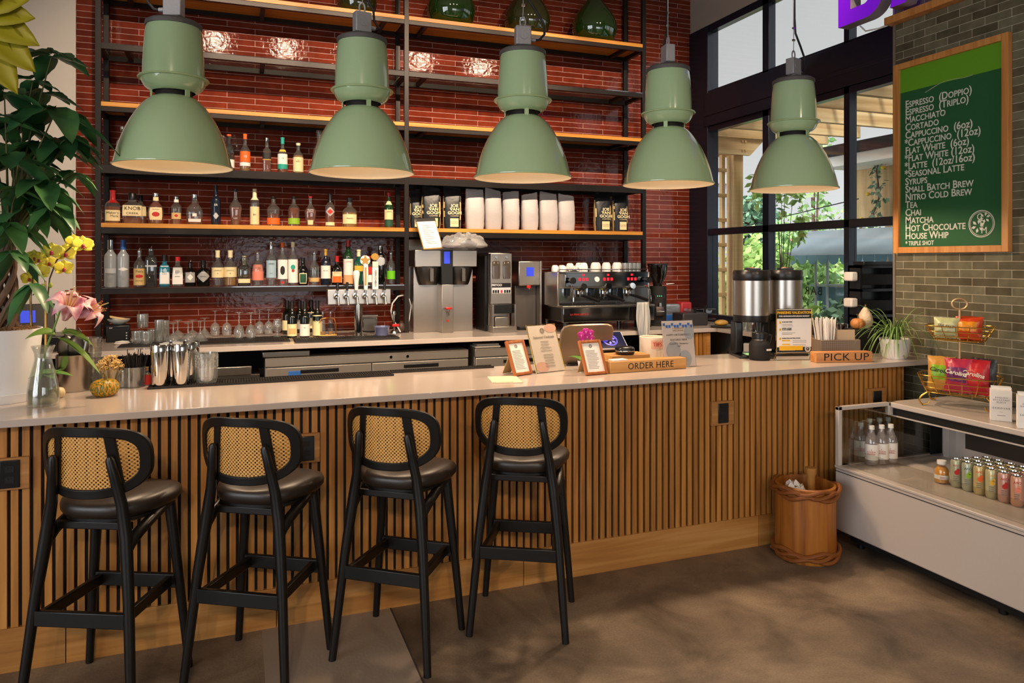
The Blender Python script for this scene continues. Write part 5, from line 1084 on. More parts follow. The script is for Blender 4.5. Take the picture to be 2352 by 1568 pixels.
# ---- small pumpkin
PUMP = None
m, N, L, b = nodes_of('striped_pumpkin', .4); tc = N.new('ShaderNodeTexCoord'); no = N.new('ShaderNodeTexNoise'); mp = N.new('ShaderNodeMapping'); mp.inputs['Scale'].default_value = (38, 38, 9); L.new(tc.outputs['Object'], mp.inputs[0]); L.new(mp.outputs[0], no.inputs['Vector']); no.inputs['Detail'].default_value = 3
rp = ramp(N, [(.34, 'D98A1C'), (.45, 'C08A22'), (.52, '6A6A1E'), (.64, '34501C')]); L.new(no.outputs['Fac'], rp.inputs[0]); L.new(rp.outputs[0], b.inputs['Base Color']); PUMP = m
def pumpkin(name, loc, rr, hh, mt, label, cat, lobes=11, stem=True, k=.07):
    r = root(name, loc, 0, label, cat); q = M().lathe([(0,.08*hh),(.25*rr,.02*hh),(.55*rr,0),(.82*rr,.14*hh),(1.0*rr,.45*hh),(.93*rr,.72*hh),(.68*rr,.93*hh),(.35*rr,1.0*hh),(.12*rr,.93*hh),(0,.9*hh)], 66)
    q.v = [(x*(1 - k*abs(math.cos(math.atan2(y,x)*lobes/2))**6), y*(1 - k*abs(math.cos(math.atan2(y,x)*lobes/2))**6), z) for x, y, z in q.v]
    q.build('flesh', mt, r, ang=80)
    if stem: M().tube([(0,0,.88*hh),(.004,0,1.1*hh),(-.002,0,1.28*hh),(-.008,0,1.38*hh)], [.010*rr/.066,.006*rr/.066,.005*rr/.066,.006*rr/.066], 8).build('stem', mat('dry_stem', '6B5A34', .8), r)
    return r
pumpkin('pumpkin', tuple(PZ(241, 909, FZ)), .066, .082, PUMP, 'small orange and green striped pumpkin on the counter', 'pumpkin')
# ---- steel bucket with scoops
p = PZ(168, 896, FZ); r = root('steel_bucket', tuple(p), 0, 'brushed steel ice bucket holding bar strainers behind the lily vase', 'bucket')
M().lathe([(0,.004),(.074,0),(.076,.004),(.076,.178),(.079,.182),(.073,.182),(.072,.01),(0,.01)], 40).build('pail', STEEL, r)
for i, (dx, dy, s) in enumerate(((-.045, .02, 1.0), (.03, -.005, 1.15))):
    b_ = root('bar_strainer', (p.x + dx*.8, p.y + dy, FZ + .09), .4*i, ('dark steel julep strainer standing in the bucket, ' + ('left one' if i == 0 else 'right one')), 'strainer', 'strainers in the steel bucket')
    M().ball((0,0,.13),(.042*s,.02*s,.058*s),20,12).build('bowl', DSTEEL, b_); M().tube([(0,0,-.06),(0,0,.06)], .006, 8).tube([(0,0,.185),(-.012,0,.205),(0,0,.225),(.012,0,.205)], .004, 6).build('handle', DSTEEL, b_)
r = root('striped_straw', (p.x + .035, p.y - .02, FZ + .07), 0, 'red and blue striped straw standing in the steel bucket', 'straw'); M().tube([(0,0,0),(.012,0,.10),(.016,0,.13)], .004, 8).build('lower_part', CAPM['red'], r); M().tube([(.016,0,.13),(.028,0,.20)], .004, 8).build('upper_part', LC['blue'], r)
p = PZ(216, 886, FZ); r = root('cup_stack', (p.x, p.y - .02, FZ), 0, 'tall clear tube of stacked plastic cups beside the steel bucket', 'cup stack')
q = M()
for k in range(9): q.lathe([(.030,k*.026),(.040,k*.026+.045),(.042,k*.026+.046)], 22)
q.build('cups', GLSD, r)
# ---- thermal coffee servers
for i, (x, y, lab) in enumerate(((3.30, 4.09, 'steel thermal coffee server on black stand, nearest the beer sign'), (3.605, 4.12, 'steel thermal coffee server on black stand behind the parking sign'))):
    r = root('thermal_server', (x, y, FZ), -.35, lab, 'coffee server', 'thermal coffee servers on the counter'); rr = .121
    M().lathe([(0,.24),(rr*.98,.24),(rr,.255),(rr,.285)], 40).build('lower_ring', BLKP, r); M().lathe([(rr*.985,.285),(rr*.99,.285),(rr*.99,.52),(rr*.985,.52)], 56).build('jacket', STEEL, r)
    q = M().lathe([(rr,.52),(rr*1.02,.525),(rr*1.02,.575),(rr*.97,.590),(rr*.4,.592),(0,.592)], 56); q.v = [(a*(1+.008*math.cos(36*math.atan2(c,a))) if .525 < z < .58 else a, c*(1+.008*math.cos(36*math.atan2(c,a))) if .525 < z < .58 else c, z) for a, c, z in q.v]
    lid = q.build('lid', BLKP, r); M().box(-.045,-.06,.590,.045,.02,.606).build('lid_latch', BLKP, lid, bev=.004); M().cyl((0,0,.592),(0,0,.61),.02,.018,14).build('lid_knob', mat('copper_knob', 'A8714A', .4), lid)
    for sx in (-1, 1): M().box(sx*.092-.028, -.02, .018, sx*.092+.028, .09, .242).build('stand_leg', BLKP, r, bev=.012)
    bx('base_plate', BLKP, r, -.122, -.13, 0, .122, .12, .018, .006); bx('drip_plate', CHROME, r, -.07, -.12, .018, .07, .0, .022); M().cyl((0,-.11,.24),(0,-.115,.185),.016,.012,12).build('tap', BLKP, r)
p = PZ(1742, 825, FZ); r = root('milk_carafe', (p.x, 3.93, FZ), 0, 'black thermal milk carafe with small white label in front of the servers', 'carafe')
M().lathe([(0,0),(.064,0),(.068,.006),(.068,.095),(.060,.118),(.046,.130),(.044,.140)], 32).build('body', BLKM, r, ang=50); M().lathe([(.044,.138),(.050,.142),(.050,.175),(.046,.180),(0,.180)], 28).build('lid', BLKP, r); q = bx('label', WHITE, r, .0, -.0685, .065, .040, -.066, .077); M().lathe([(.0475,.128),(.0485,.133),(.0475,.138)], 28).build('collar', DSTEEL, r)
M().tube([(.03,-.05,.17),(.05,-.055,.165),(.058,-.04,.14),(.055,-.03,.11)], .006, 8).build('handle', BLKP, r)
# ---- parking sign
r = root('parking_sign', (3.445, 3.845, FZ), math.radians(-13), 'gold framed parking validation sign standing on the counter', 'sign'); w, h = .242, .335
M().tube([(-w/2-.006,.03,0),(-w/2-.003,0,.045),(-w/2-.003,0,h),(w/2+.003,0,h),(w/2+.003,0,.045),(w/2+.006,.03,0)], .003, 6).tube([(-w/2,0,.045),(w/2,0,.045)], .003, 6).tube([(-w/2-.006,-.02,0),(w/2+.006,-.02,0)], .003, 6).build('wire_stand', GOLD, r)
s = bx('sheet', PAPER, r, -w/2, -.002, .048, w/2, .002, h-.002)
bd = bx('header_band', INK, s, -w/2, -.0035, h-.062, w/2, -.002, h-.006); YL = mat('parking_yellow', 'E8B31E', .5)
text('PARKING VALIDATION', .0235, YL, bd, (0, -.0042, h-.024), sx=.98, bold=.0008); text("FOR GIORGIOS EPICUREAN MARKET", .0130, WHITE, bd, (0, -.0042, h-.047), bold=.0004)
for k, z in enumerate((h-.088, h-.135, h-.195)):
    d_ = M().cyl((-w*.41, -.002, z),(-w*.41, -.0035, z),.008,.008,16).build('number_dot', YL, s); text(str(k+1), .010, INK, d_, (-w*.41, -.0040, z))
text('SCAN QR CODE', .0095, INK, s, (-.085, -.0028, h-.085), align='LEFT', bold=.0003); text('ENTER LICENSE\nPLATE NUMBER', .0095, INK, s, (-.085, -.0028, h-.132), align='LEFT', bold=.0003); text('EXPIRATION NOTIFICATIONS', .0095, INK, s, (-.085, -.0028, h-.193), align='LEFT', bold=.0003)
lines(s, -.045, h-.102, 2, .010, .08, -.002, seed=7, left=True); lines(s, -.035, h-.158, 2, .009, .10, -.002, seed=8, left=True); lines(s, .045, h-.21, 2, .010, .11, -.002, seed=9, left=True); lines(s, .045, h-.236, 2, .010, .11, -.002, seed=10, left=True)
for z in (h-.212, h-.238): bx('yellow_tag', YL, s, -.085, -.003, z, -.03, -.002, z+.009)
bx('yellow_bar', YL, s, -.105, -.0042, h-.272, .06, -.0030, h-.243)
fb_ = bx('footer_band', INK, s, -w/2, -.003, .050, w/2, -.002, .084); lines(fb_, -.045, .062, 1, .01, .10, -.0035, WHITE); e = M(); rings(e, .095, .072, .019, -.0038, w=.0022); rings(e, .095, .072, .013, -.0038, w=.0016); e.build('round_mark', WHITE, fb_); text('P', .018, WHITE, fb_, (.095, -.0038, .072))
# ---- napkin and straw box
r = root('napkin_box', (3.80, 3.80, FZ), math.radians(-15), 'grey woven box for napkins and straws behind the pick up block', 'napkin box')
m, N, L, b = nodes_of('woven_leather', .6); tc = N.new('ShaderNodeTexCoord'); ck = N.new('ShaderNodeTexChecker'); mp = N.new('ShaderNodeMapping'); mp.inputs['Rotation'].default_value = (0, PI/4, 0); mp.inputs['Scale'].default_value = (95, 95, 95); L.new(tc.outputs['Object'], mp.inputs[0]); L.new(mp.outputs[0], ck.inputs[0]); ck.inputs[1].default_value = lin('8C7A68'); ck.inputs[2].default_value = lin('6E5F52'); ck.inputs['Scale'].default_value = 1.0; L.new(ck.outputs[0], b.inputs['Base Color'])
WOV = m; q = M()
q.box(-.14,0,0,.14,.010,.122); q.box(-.14,.15,0,.14,.16,.122); q.box(-.14,.01,0,-.13,.15,.122); q.box(.13,.01,0,.14,.15,.122); q.box(-.14,0,0,.14,.16,.008); q.box(-.02,.01,.0,-.012,.15,.118)
q.build('box', WOV, r, bev=.003)
np_ = root('napkin_stack', (3.86, 3.85, FZ + .0085), math.radians(-15), 'stack of kraft paper napkins standing in the woven box', 'napkins'); q = M()
for k in range(14): q.box(-.055, -.045 + k*.0065, 0, .065, -.0405 + k*.0065, .18 - .0015*k)
q.build('napkins', mat('kraft_napkin', 'D2B795', .85), np_, rot=(0, 0, 0))
sw = root('straw_bundle', (3.735, 3.87, FZ + .0085), math.radians(-15), 'bundle of white wrapped straws standing in the woven box', 'straws'); q = M(); rn = random.Random(12)
for k in range(46): a, c = rn.uniform(-1,1), rn.uniform(-1,1); q.cyl((a*.04, c*.04, .004),(a*.075 + rn.uniform(-.01,.01), c*.05, .235 + rn.uniform(0,.03)), .004, .004, 6)
o_ = q.build('wrapped_straws', PAPER, sw); o_['kind'] = 'stuff'
sign_block('pick_up_sign', (3.655, 3.625, FZ), math.radians(-14.5), .385, .075, .066, 'PICK UP', .066, 'pine block with black lettering PICK UP near the spider plant', 1.25, 1.05, wood('cedar_block', 'A86A36', 'C28248', 'D29A60', 'X', .9, .5))
for i, (u, lab) in enumerate(((1932, 'steel milk pitcher behind the napkins, left one'), (1963, 'steel milk pitcher beside the gourds, right one'))):
    p = PZ(u, 802 + 3*i, FZ); r = root('milk_pitcher', (p.x, 4.17 - .11*i, FZ), .3, lab, 'pitcher', 'steel pitchers behind the napkin box')
    M().lathe([(0,0),(.045,0),(.050,.01),(.048,.08),(.042,.15),(.045,.19),(.043,.19),(.040,.15),(.045,.08),(.046,.01),(0,.006)], 28).build('jug', CHROME, r); M().tube([(.045,0,.16),(.085,0,.155),(.09,0,.09),(.05,0,.06)], .005, 8).build('handle', CHROME, r)
# ---- dark canister with two gourds, spider plant
r = root('dark_canister', (4.17, 3.99, FZ), -.2, 'matte black canister box under the two gourds', 'canister'); bx('box', BLKM, r, -.09, -.07, 0, .09, .07, .17, .008)
r = pumpkin('orange_gourd', (4.125, 3.97, FZ + .1705), .05, .075, mat('orange_gourd', 'B87A42', .45), 'small tan orange gourd on the black canister', 'gourd', 9)
r = root('white_gourd', (4.215, 3.99, FZ + .1705), 0, 'taller ridged white gourd on the black canister', 'gourd'); M().lathe([(0,.004),(.03,0),(.05,.035),(.052,.06),(.042,.10),(.022,.135),(.012,.15),(0,.152)], 30).build('flesh', mat('white_gourd', 'CDB9A0', .5, bump=.6, bscale=45), r); M().tube([(0,0,.148),(.004,0,.17)], .006, 6).build('stem', mat('dry_stem', '6B5A34', .8), r)
p = PZ(2056, 822, FZ); r = root('spider_plant', (p.x, p.y, FZ), 0, 'spider plant with arching striped leaves in a white ribbed pot', 'potted plant')
q = M().lathe([(0,.0),(.072,0),(.082,.02),(.098,.128),(.101,.133),(.094,.133),(.090,.11),(0,.11)], 48); q.v = [(x*(1+.012*math.cos(20*math.atan2(y,x))), y*(1+.012*math.cos(20*math.atan2(y,x))), z) for x, y, z in q.v]; q.build('pot', CERAM, r, ang=60)
M().lathe([(0,.118),(.06,.118),(.092,.112)], 20).build('soil', mat('potting_soil', '3A2A1E', .95, bump=.6, bscale=80), r)
SPG = mat('spider_green', '6E8F4A', .4); q = M(); rn = random.Random(21)
def blade(m_, b0, az, L_, rise, w, droop):
    pts = []; n = 10; d = Vector((math.cos(az), math.sin(az), 0)); side = Vector((-math.sin(az), math.cos(az), 0)); vs = []; fs = []
    for i in range(n + 1):
        s = i / n; c = b0 + d * L_ * (s*.95) + Vector((0,0,1)) * (rise * s * 2.2 - droop * s * s); ww = w * (1 - s) ** .6 * min(1, .4 + s*4)
        vs += [c - side*ww + Vector((0,0,ww*.5)), c, c + side*ww + Vector((0,0,ww*.5))]
    for i in range(n): a = i*3; fs += [(a, a+1, a+4, a+3), (a+1, a+2, a+5, a+4)]
    m_.add(vs, fs)
for k in range(62):
    L_ = rn.uniform(.12, .36); blade(q, Vector((rn.uniform(-.02,.02), rn.uniform(-.02,.02), .12)), rn.uniform(0, 2*PI) if k % 2 else rn.uniform(2.2, 4.6), L_, rn.uniform(.12, .26), .0058, rn.uniform(.28, .60))
q.v = [(x, y, max(z, .006)) for x, y, z in q.v]; q.build('leaves', SPG, r)
# ---- black rack on the side counter with white trays
r = root('tray_rack', (4.605, 4.30, FZ), 0, 'black upright rack with white trays sticking out beside the tiled pier', 'rack'); q = M()
for x in (-.175, .155): q.box(x, -.06, 0, x + .02, .06, .62)
q.box(-.175, .045, 0, .175, .06, .62)
for z in (0, .22, .42, .60): q.box(-.175, -.06, z, .175, .06, z + .02)
q.build('frame', BLKP, r); bx('top_cap', BLKP, r, -.13, -.055, .62, .175, .055, .65, .005)
for z in (.30, .50): bx('tray', WHITEM, r, -.245, -.045, z, -.178, .04, z + .07, .012); bx('niche_shade_sheet', BLKM, r, -.155, -.057, z - .03, .155, -.047, z + .05, .002)  # black sheets across the open niches stand in for the shade inside
# ================================================================== RIGHT SIDE: MENU BOARD, SIGN, CHILLED CASE
BRDW = wood('board_frame', 'A8692E', 'C08244', 'CF9656', 'Z', .9, .45); XT = 4.37
r = root('menu_board', (XT, 3.445, 1.778), -PI/2, 'green coffee menu board in a wooden frame on the tiled pier', 'menu board'); w, h = .818, 1.324   # local x runs towards the camera
q = M(); f = .042
for x0, z0, x1, z1 in ((-w/2,0,-w/2+f,h),(w/2-f,0,w/2,h),(-w/2+f,0,w/2-f,f),(-w/2+f,h-f,w/2-f,h)): q.box(x0, -.040, z0, x1, -.001, z1)
q.build('frame', BRDW, r, bev=.002)
pn = bx('panel', mat('board_green', '17562D', .7), r, -w/2+f, -.020, f, w/2-f, -.004, h-f); bx('lime_band', mat('board_lime', '5F9A16', .65), pn, -w/2+f, -.0208, h-f-.162, w/2-f, -.0199, h-f)
CHK = mat('chalk_white', 'D9D8CC', .8)
ML = ['Espresso  (Doppio)', 'Espresso  (Triplo)', 'Macchiato', 'Cortado', 'Cappuccino  (6oz)', '*Cappuccino  (12oz)', 'Flat White  (6oz)', '*Flat White (12oz)', '*Latte  (12oz/16oz)', '*Seasonal Latte', 'Syrups', 'Small Batch Brew', 'Nitro Cold Brew', 'Tea', 'Chai', 'Matcha', 'Hot Chocolate', 'House Whip']
for k, s in enumerate(ML): text(s.replace('OZ','oz'), .070, CHK, pn, (-w/2 + .082 + (.0 if not s.startswith('*') else -.004), -.0208, 1.031 - k*.0537), align='LEFT', sc=True, sx=.90, bold=.0008)
text('* TRIPLE SHOT', .042, CHK, pn, (-w/2 + .085, -.0208, .066), align='LEFT', sx=.8, bold=.0006)
M().tube([(-.17 + .34*t, -.0215, 1.095 + .022*math.sin((t-.1)*2*PI*.8) + .05*t*t) for t in [i/16 for i in range(17)]], .0035, 6, flat=.3).build('chalk_swash', CHK, pn)
e = M(); rings(e, .228, .178, .083, -.0212, 40, .003); rings(e, .228, .178, .074, -.0212, 40, .0015)
leafmark(e, .205, .165, .05, -.0208); leafmark(e, .25, .215, .04, -.0208); eo = e.build('emblem', CHK, pn)
text('G\n  E\n    M', .058, CHK, eo, (.216, -.0212, .178), lead=.74, align='CENTER', sx=.9)
# purple illuminated letters over the pier edge
PUR = mat('purple_light', '6A12B8', .35, emit='7A18D8', es=.55); PURS = mat('sign_return', '8D7F8A', .5)
r = root('bar_sign', (4.28, 4.236, 3.468), -PI/2, 'large purple illuminated BAR letters above the menu board', 'sign')
def letter(name, outer, holes, x0, s):
    c = bpy.data.curves.new(name, 'CURVE'); c.dimensions = '2D'; c.fill_mode = 'BOTH'; c.extrude = .05; c.materials.append(PUR)
    for poly in [outer] + holes:
        sp = c.splines.new('POLY'); sp.points.add(len(poly) - 1); sp.use_cyclic_u = True
        for pt, (x, y) in zip(sp.points, poly): pt.co = (x*s, y*s, 0, 1)
    o = bpy.data.objects.new(name, c); COL.objects.link(o); bpy.context.view_layer.update()
    me = bpy.data.meshes.new_from_object(o.evaluated_get(bpy.context.evaluated_depsgraph_get())); bpy.data.objects.remove(o)
    me.materials.clear(); me.materials.append(PUR); me.materials.append(PURS)
    for p_ in me.polygons: p_.material_index = 0 if abs(p_.normal.z) > .9 else 1
    n = bpy.data.objects.new(name, me); COL.objects.link(n); n.parent = r; n.location = (x0, -.02, 0); n.rotation_euler = (PI/2, 0, 0)
def arc(cx, cy, rx, ry, a0, a1, n=14): return [(cx + rx*math.cos(a0 + (a1-a0)*i/n), cy + ry*math.sin(a0 + (a1-a0)*i/n)) for i in range(n+1)]
letter('letter', [(0,0)] + arc(.42,.26,.28,.26,-PI/2,PI/2) + arc(.40,.74,.26,.24,-PI/2,PI/2) + [(0,1.0)], [[(.20,.18),(.20,.40)] + arc(.40,.29,.10,.11,PI/2,-PI/2), [(.20,.60),(.20,.84)] + arc(.38,.72,.10,.12,PI/2,-PI/2)], 0, .58)
letter('letter', [(0,0),(.22,0),(.29,.2),(.57,.2),(.64,0),(.86,0),(.54,1),(.32,1)], [[(.35,.38),(.51,.38),(.43,.68)]], .46, .58)
letter('letter', [(0,0),(.2,0),(.2,.36),(.34,.36),(.52,0),(.76,0),(.53,.41)] + arc(.40,.70,.27,.30,-PI/3,PI/2) + [(0,1)], [[(.20,.54),(.20,.84)] + arc(.38,.69,.10,.15,PI/2,-PI/2)], 1.02, .58)
bx('mounting_rail', BRDW, r, .335, .015, -.072, 1.75, .088, -.02, .003)
M().tube([(.10,.04,0),(.14,.05,-.05),(.25,.06,-.062),(.34,.07,-.055)], .006, 8).build('sign_cable', WHITEM, r)
# ------------------------------------------------------------------ open chilled case
CW = mat('case_white', 'C2B8B0', .3, coat=.2); CG = glass('case_glass', 'E9ECE9', .06)
CX, CY0, CY1 = 3.385, 3.43, 1.35
r = root('chilled_case', (CX, CY0, 0), 0, 'low white open chilled display case against the tiled pier', 'display case'); D = CY1 - CY0; Wd = 4.355 - CX
bx('lower_body', CW, r, .0, D, .10, Wd, 0, .475, .008); bx('front_lip', CW, r, -.006, D, .475, .085, 0, .492, .004); bx('lip_groove', BLKM, r, -.002, D+.001, .455, .001, -.001, .459)
bx('kick_plate', BLKM, r, .09, D, .03, Wd, -.03, .10)
for y in (-.08, -.95, D + .1):
    for x in (.12, Wd - .1): M().cyl((x, y, 0), (x, y, .05), .022, .022, 12).build('caster', BLKP, r)
bx('deck', CW, r, .085, D, .475, Wd - .10, -.03, .490); bx('inner_back', CW, r, Wd - .12, D, .475, Wd, -.01, .82)
m, N, L, b = nodes_of('perforated_panel', .4); tc = N.new('ShaderNodeTexCoord'); vo = N.new('ShaderNodeTexVoronoi'); vo.inputs['Scale'].default_value = 34; vo.inputs['Randomness'].default_value = .12; L.new(tc.outputs['Object'], vo.inputs['Vector']); rp = ramp(N, [(.36, '050505'), (.42, '3A332F')]); L.new(vo.outputs['Distance'], rp.inputs[0]); L.new(rp.outputs[0], b.inputs['Base Color'])
bx('perforated_panel', m, r, Wd - .130, D + .1, .56, Wd - .119, -.20, .80); bx('back_post', CW, r, Wd - .18, -.13, .49, Wd - .10, -.09, .80); bx('end_shade', BLKM, r, Wd - .22, -.035, .49, Wd - .10, -.028, .80)
bx('canopy', CW, r, .415, D, .812, Wd, 0, .845, .006); bx('canopy_fascia', BLKM, r, .435, D + .002, .765, .47, -.006, .812); bx('light_strip', CW, r, .428, D, .757, .475, -.004, .766, .002)
bx('end_frame', CW, r, .0, -.028, .475, .028, 0, .845, .003); bx('end_frame', CW, r, .0, -.028, .822, .43, 0, .845, .003); bx('end_frame', CW, r, .0, -.028, .475, Wd - .1, 0, .492)
bx('end_glass', CG, r, .028, -.018, .492, Wd - .1, -.012, .822); bx('front_guard', ACR, r, .045, D + .02, .49, .049, -.06, .60)
bx('canopy_end', CW, r, .40, -.028, .765, .47, 0, .845, .004)
q = M()
for k in range(9): q.box(.052 + .0, D + .05, .490, .080, -.06, .4915)
q.build('air_grille', LC['silver'], r)
# water bottles in the case
DK = .4906
def water(x, y, lab):
    o = make_bottle('water_bottle', (x, y, DK), .235, .0375, lab, 'bottle', 'water bottles in the chilled case', prof='tear2', gl='clear_pink', cap=('white', .905), labs=[('white', .14, .54, 115)], txts=[('+\nACQUA\nPANNA', .35, .0135, 'r')], rz=-.85)
PROF['tear2'] = [(0,.86),(.02,.98),(.10,1),(.54,1),(.62,.96),(.74,.66),(.84,.40),(.895,.36),(.90,.40),(.985,.38)]
GB['clear_pink'] = glass('water_glassy', 'F2ECE8', .10, body='D2C6C2', bodyf=.28)
for (u, v), lab in zip(((1977, 1057), (2002, 1066), (2025, 1064), (2046, 1062), (1997, 1046), (2020, 1044), (2040, 1042)), ('water bottle at far front corner of the case', 'water bottle facing forward, closest to the case front', 'water bottle in the front row, third from glass end', 'water bottle ending the front row', 'rear water bottle by the glass end of the case', 'rear water bottle in the middle of its row', 'rear water bottle furthest from the case front')):
    p = PZ(u, v, DK); water(p.x, p.y, lab)
p = PZ(2163, 1108, DK); r = root('juice_bottle', (p.x, p.y, DK), -.8, 'stubby bottle of orange juice beside the cans', 'bottle'); M().lathe([(0,.0),(.030,0),(.036,.006),(.037,.05),(.036,.075),(.026,.092),(.021,.096),(.021,.112)], 24).build('glass_body', GB['clear'], r); M().lathe([(0,.003),(.034,.006),(.035,.05),(.034,.073),(.02,.09),(0,.09)], 22).build('juice', LQ['orange'], r); M().lathe([(.0225,.104),(.0235,.106),(.0235,.124),(0,.125)], 20).build('cap', CAPM['white'], r)
M().grid(lambda a, c: (.0378*math.sin((a-.5)*2.6), -.0378*math.cos((a-.5)*2.6), .026 + .022*c), 12, 2).build('label', LC['white'], r); text('juice', .012, LC['red'], r, (-.0, -.0385, .037), ext=.0003)
def can_proto(col):
    r = root('drink_can', (0,0,0), 0, '', 'can'); rr = .029
    M().lathe([(0,.004),(rr*.72,.0),(rr*.86,.005),(rr,.014),(rr,.138),(rr*.84,.150)], 26).build('body', mat('can_' + col, {'melon': 'A9AB8E', 'mint': 'A7AE98', 'mango': 'C2B07E', 'lime': 'BDB992', 'rose': 'C29A8C', 'peach': 'C99A82'}[col], .3, .35), r, ang=60); M().lathe([(rr*.84,.150),(rr*.86,.1525),(rr*.80,.1525),(rr*.76,.147),(0,.147)], 26).box(-.007,-.012,.147,.007,.010,.1485).build('lid', CHROME, r)
    lm_ = M()
    for x, z, s in ((0, .085, .013), (.006, .10, .008)): lm_.lathe([(0,0),(s,0)], 14, T=Matrix.Translation((x, -rr - .0006, z)) @ Matrix.Rotation(PI/2, 4, 'X'))
    lo = lm_.build('fruit_print', {'melon': LC['red'], 'mint': LC['green'], 'mango': LC['orange'], 'lime': LC['yellow'], 'rose': LC['red'], 'peach': LC['pink']}[col], r)
    lines(lo, -.004, .062, 3, .010, .026, -rr - .0004, seed=3, left=True, h=.003)
    text('ARO', .017, {'melon': LC['red'], 'mint': LC['dkgreen'], 'mango': LC['orange'], 'lime': LC['yellow'], 'rose': LC['red'], 'peach': LC['red']}[col], lo, (-.002, -rr - .001, .122), ext=.0003)
    return r
p0 = PZ(2196, 1118, DK); names = ['melon', 'mint', 'mango', 'lime', 'rose', 'peach', 'peach']; CNM = ['melon red', 'mint green', 'mango orange', 'lime yellow', 'rose pink', 'peach pink', 'peach']
ordn = ['first row', 'second row', 'third row', 'fourth row']
for c in range(6):
    pr = can_proto(names[c])
    for k in range(4):
        o = pr if k == 0 else dup(pr)
        o.location = (p0.x + .004 + .0615*k, p0.y - .066*c - .012*k, DK); o.rotation_euler = (0, 0, -.85)
        o['label'] = 'slim %s can in the %s from the case front' % (CNM[c], ordn[k]); o['group'] = 'slim drink cans in the chilled case'
# ------------------------------------------------------------------ on the case: basket, snacks, tea
TZ = .8455; bpos = (4.085, 3.16, TZ); BR = math.radians(-62)
r = root('wire_basket', bpos, BR, 'two-tier brass wire basket of snack bags with a ring handle', 'basket')
def tier(z0, a0, b0, a1, b1, hh, nm, na=18):
    q = M()
    def ring(a, b_, z, n=40, rad=.0028): q.tube([(a*sup(t, 4)*math.cos(t), b_*sup(t, 4)*math.sin(t), z) for t in [2*PI*i/n for i in range(n)]], rad, 6, closed=True)
    ring(a1, b1, z0 + hh, rad=.0038); ring(a1*.93, b1*.93, z0 + hh*.62); ring(a0*1.1, b0*1.1, z0 + hh*.3); ring(a0, b0, z0)
    for i in range(na):
        t = 2*PI*i/na; k = sup(t, 4); c, s = math.cos(t)*k, math.sin(t)*k
        q.tube([(a1*c*1.02, b1*s*1.02, z0 + hh + .004), (a1*.97*c, b1*.97*s, z0 + hh*.8), (a0*1.12*c, b0*1.12*s, z0 + hh*.32), (a0*c, b0*s, z0)], .002, 5)
    for i in range(-3, 4): q.tube([(a0*i/3.6, -b0*.98, z0), (a0*i/3.6, b0*.98, z0)], .002, 5); 
    for i in range(-1, 2): q.tube([(-a0*.98, b0*i/2, z0), (a0*.98, b0*i/2, z0)], .002, 5)
    return q.build(nm, GOLD, r)
tier(.080, .17, .105, .215, .145, .105, 'lower_basket'); tier(.400, .13, .085, .175, .12, .085, 'upper_basket', 16)
q = M().tube([(0,0,.075),(0,0,.585)], .0065, 8).tube([(.04*math.cos(t), 0, .617 + .032*math.sin(t)) for t in [2*PI*i/24 for i in range(24)]], .0065, 8, closed=True); q.build('handle_post', mat('brass_rod', 'C9A982', .4, .8), r)
for sx in (-1, 1):
    for sy in (-1, 1): M().tube([(sx*(.155 + .035*math.sin(t*1.0)), sy*(.10 + .03*math.sin(t)), .080 - .077*t/2.6 + (.0 if t < 2.6 else .0)) for t in [i*.26 for i in range(11)]] + [(sx*(.155 + .02), sy*.115, .006), (sx*.15, sy*.10, .012), (sx*.145, sy*.095, .026)], .005, 8).build('scroll_foot', GOLD, r)
Rb = Matrix.Translation(bpos) @ Matrix.Rotation(BR, 4, 'Z')
def chips(lx, ly, lz, w, h, rz, tilt, cols, label, txt=None, tcol=None, seed=1):
    p = Rb @ Vector((lx, ly, lz)); o = root('snack_bag', tuple(p), BR + rz, label, 'snack bag', 'snack bags in the wire basket'); o.rotation_euler = (tilt, 0, BR + rz)
    rn = random.Random(seed); q = M(); vs = []; fs = []; nu, nv = 14, 16
    for side in (-1, 1):
        b0 = len(vs)
        for j in range(nv + 1):
            for i in range(nu + 1):
                a, c = i/nu*2 - 1, j/nv; e = max(0, (1 - abs(a)**4))*max(0, math.sin(PI*min(1, max(0, (c-.04)/.92))))**.6
                vs.append((a*w/2*(1 - .06*math.sin(PI*c)), side*(.001 + .038*e*(1 + .15*rn.uniform(-1,1))), c*h + .003*rn.uniform(-1,1)))
        for j in range(nv):
            for i in range(nu):
                k = b0 + j*(nu+1) + i; fs.append((k, k+1, k+nu+2, k+nu+1) if side < 0 else (k, k+nu+1, k+nu+2, k+1))
                q.k.append(1 if .30 < (j+.5)/nv < .72 and abs(i+.5-nu/2) < nu*.36 else 0)
    kk = q.k[:]; q.k = []; q.add(vs, fs); q.k = kk
    bo = q.build('pouch', cols, o, ang=80)
    if txt: text(txt, h*.17, tcol, bo, (0, -.046, h*.58), shear=.25, rot=(PI/2, .15, 0), ext=.0005, bold=.0006)
    return o
def foil(n, c): return mat('snack_' + n, c, .3, bump=.45, bscale=28)
chips(-.095, -.015, .088, .150, .205, .10, -.12, [foil('gold', 'C08A3C'), foil('lime', '7FAE1E')], 'gold and lime snack bag at the counter end of the lower basket', 'Carolina', INK, 1)
chips(-.005, -.035, .088, .150, .20, -.1, -.10, [foil('plum', 'B5304C'), foil('purple', '6A2A5E')], 'plum pink snack bag in the middle of the lower basket', 'Carolina', CREAM, 2)
chips(.085, -.03, .086, .150, .205, -.15, -.08, [foil('crimson', 'B8222E'), foil('red', 'C22F30')], 'crimson snack bag beside the plum one in the lower basket', 'Carolina', CREAM, 3)
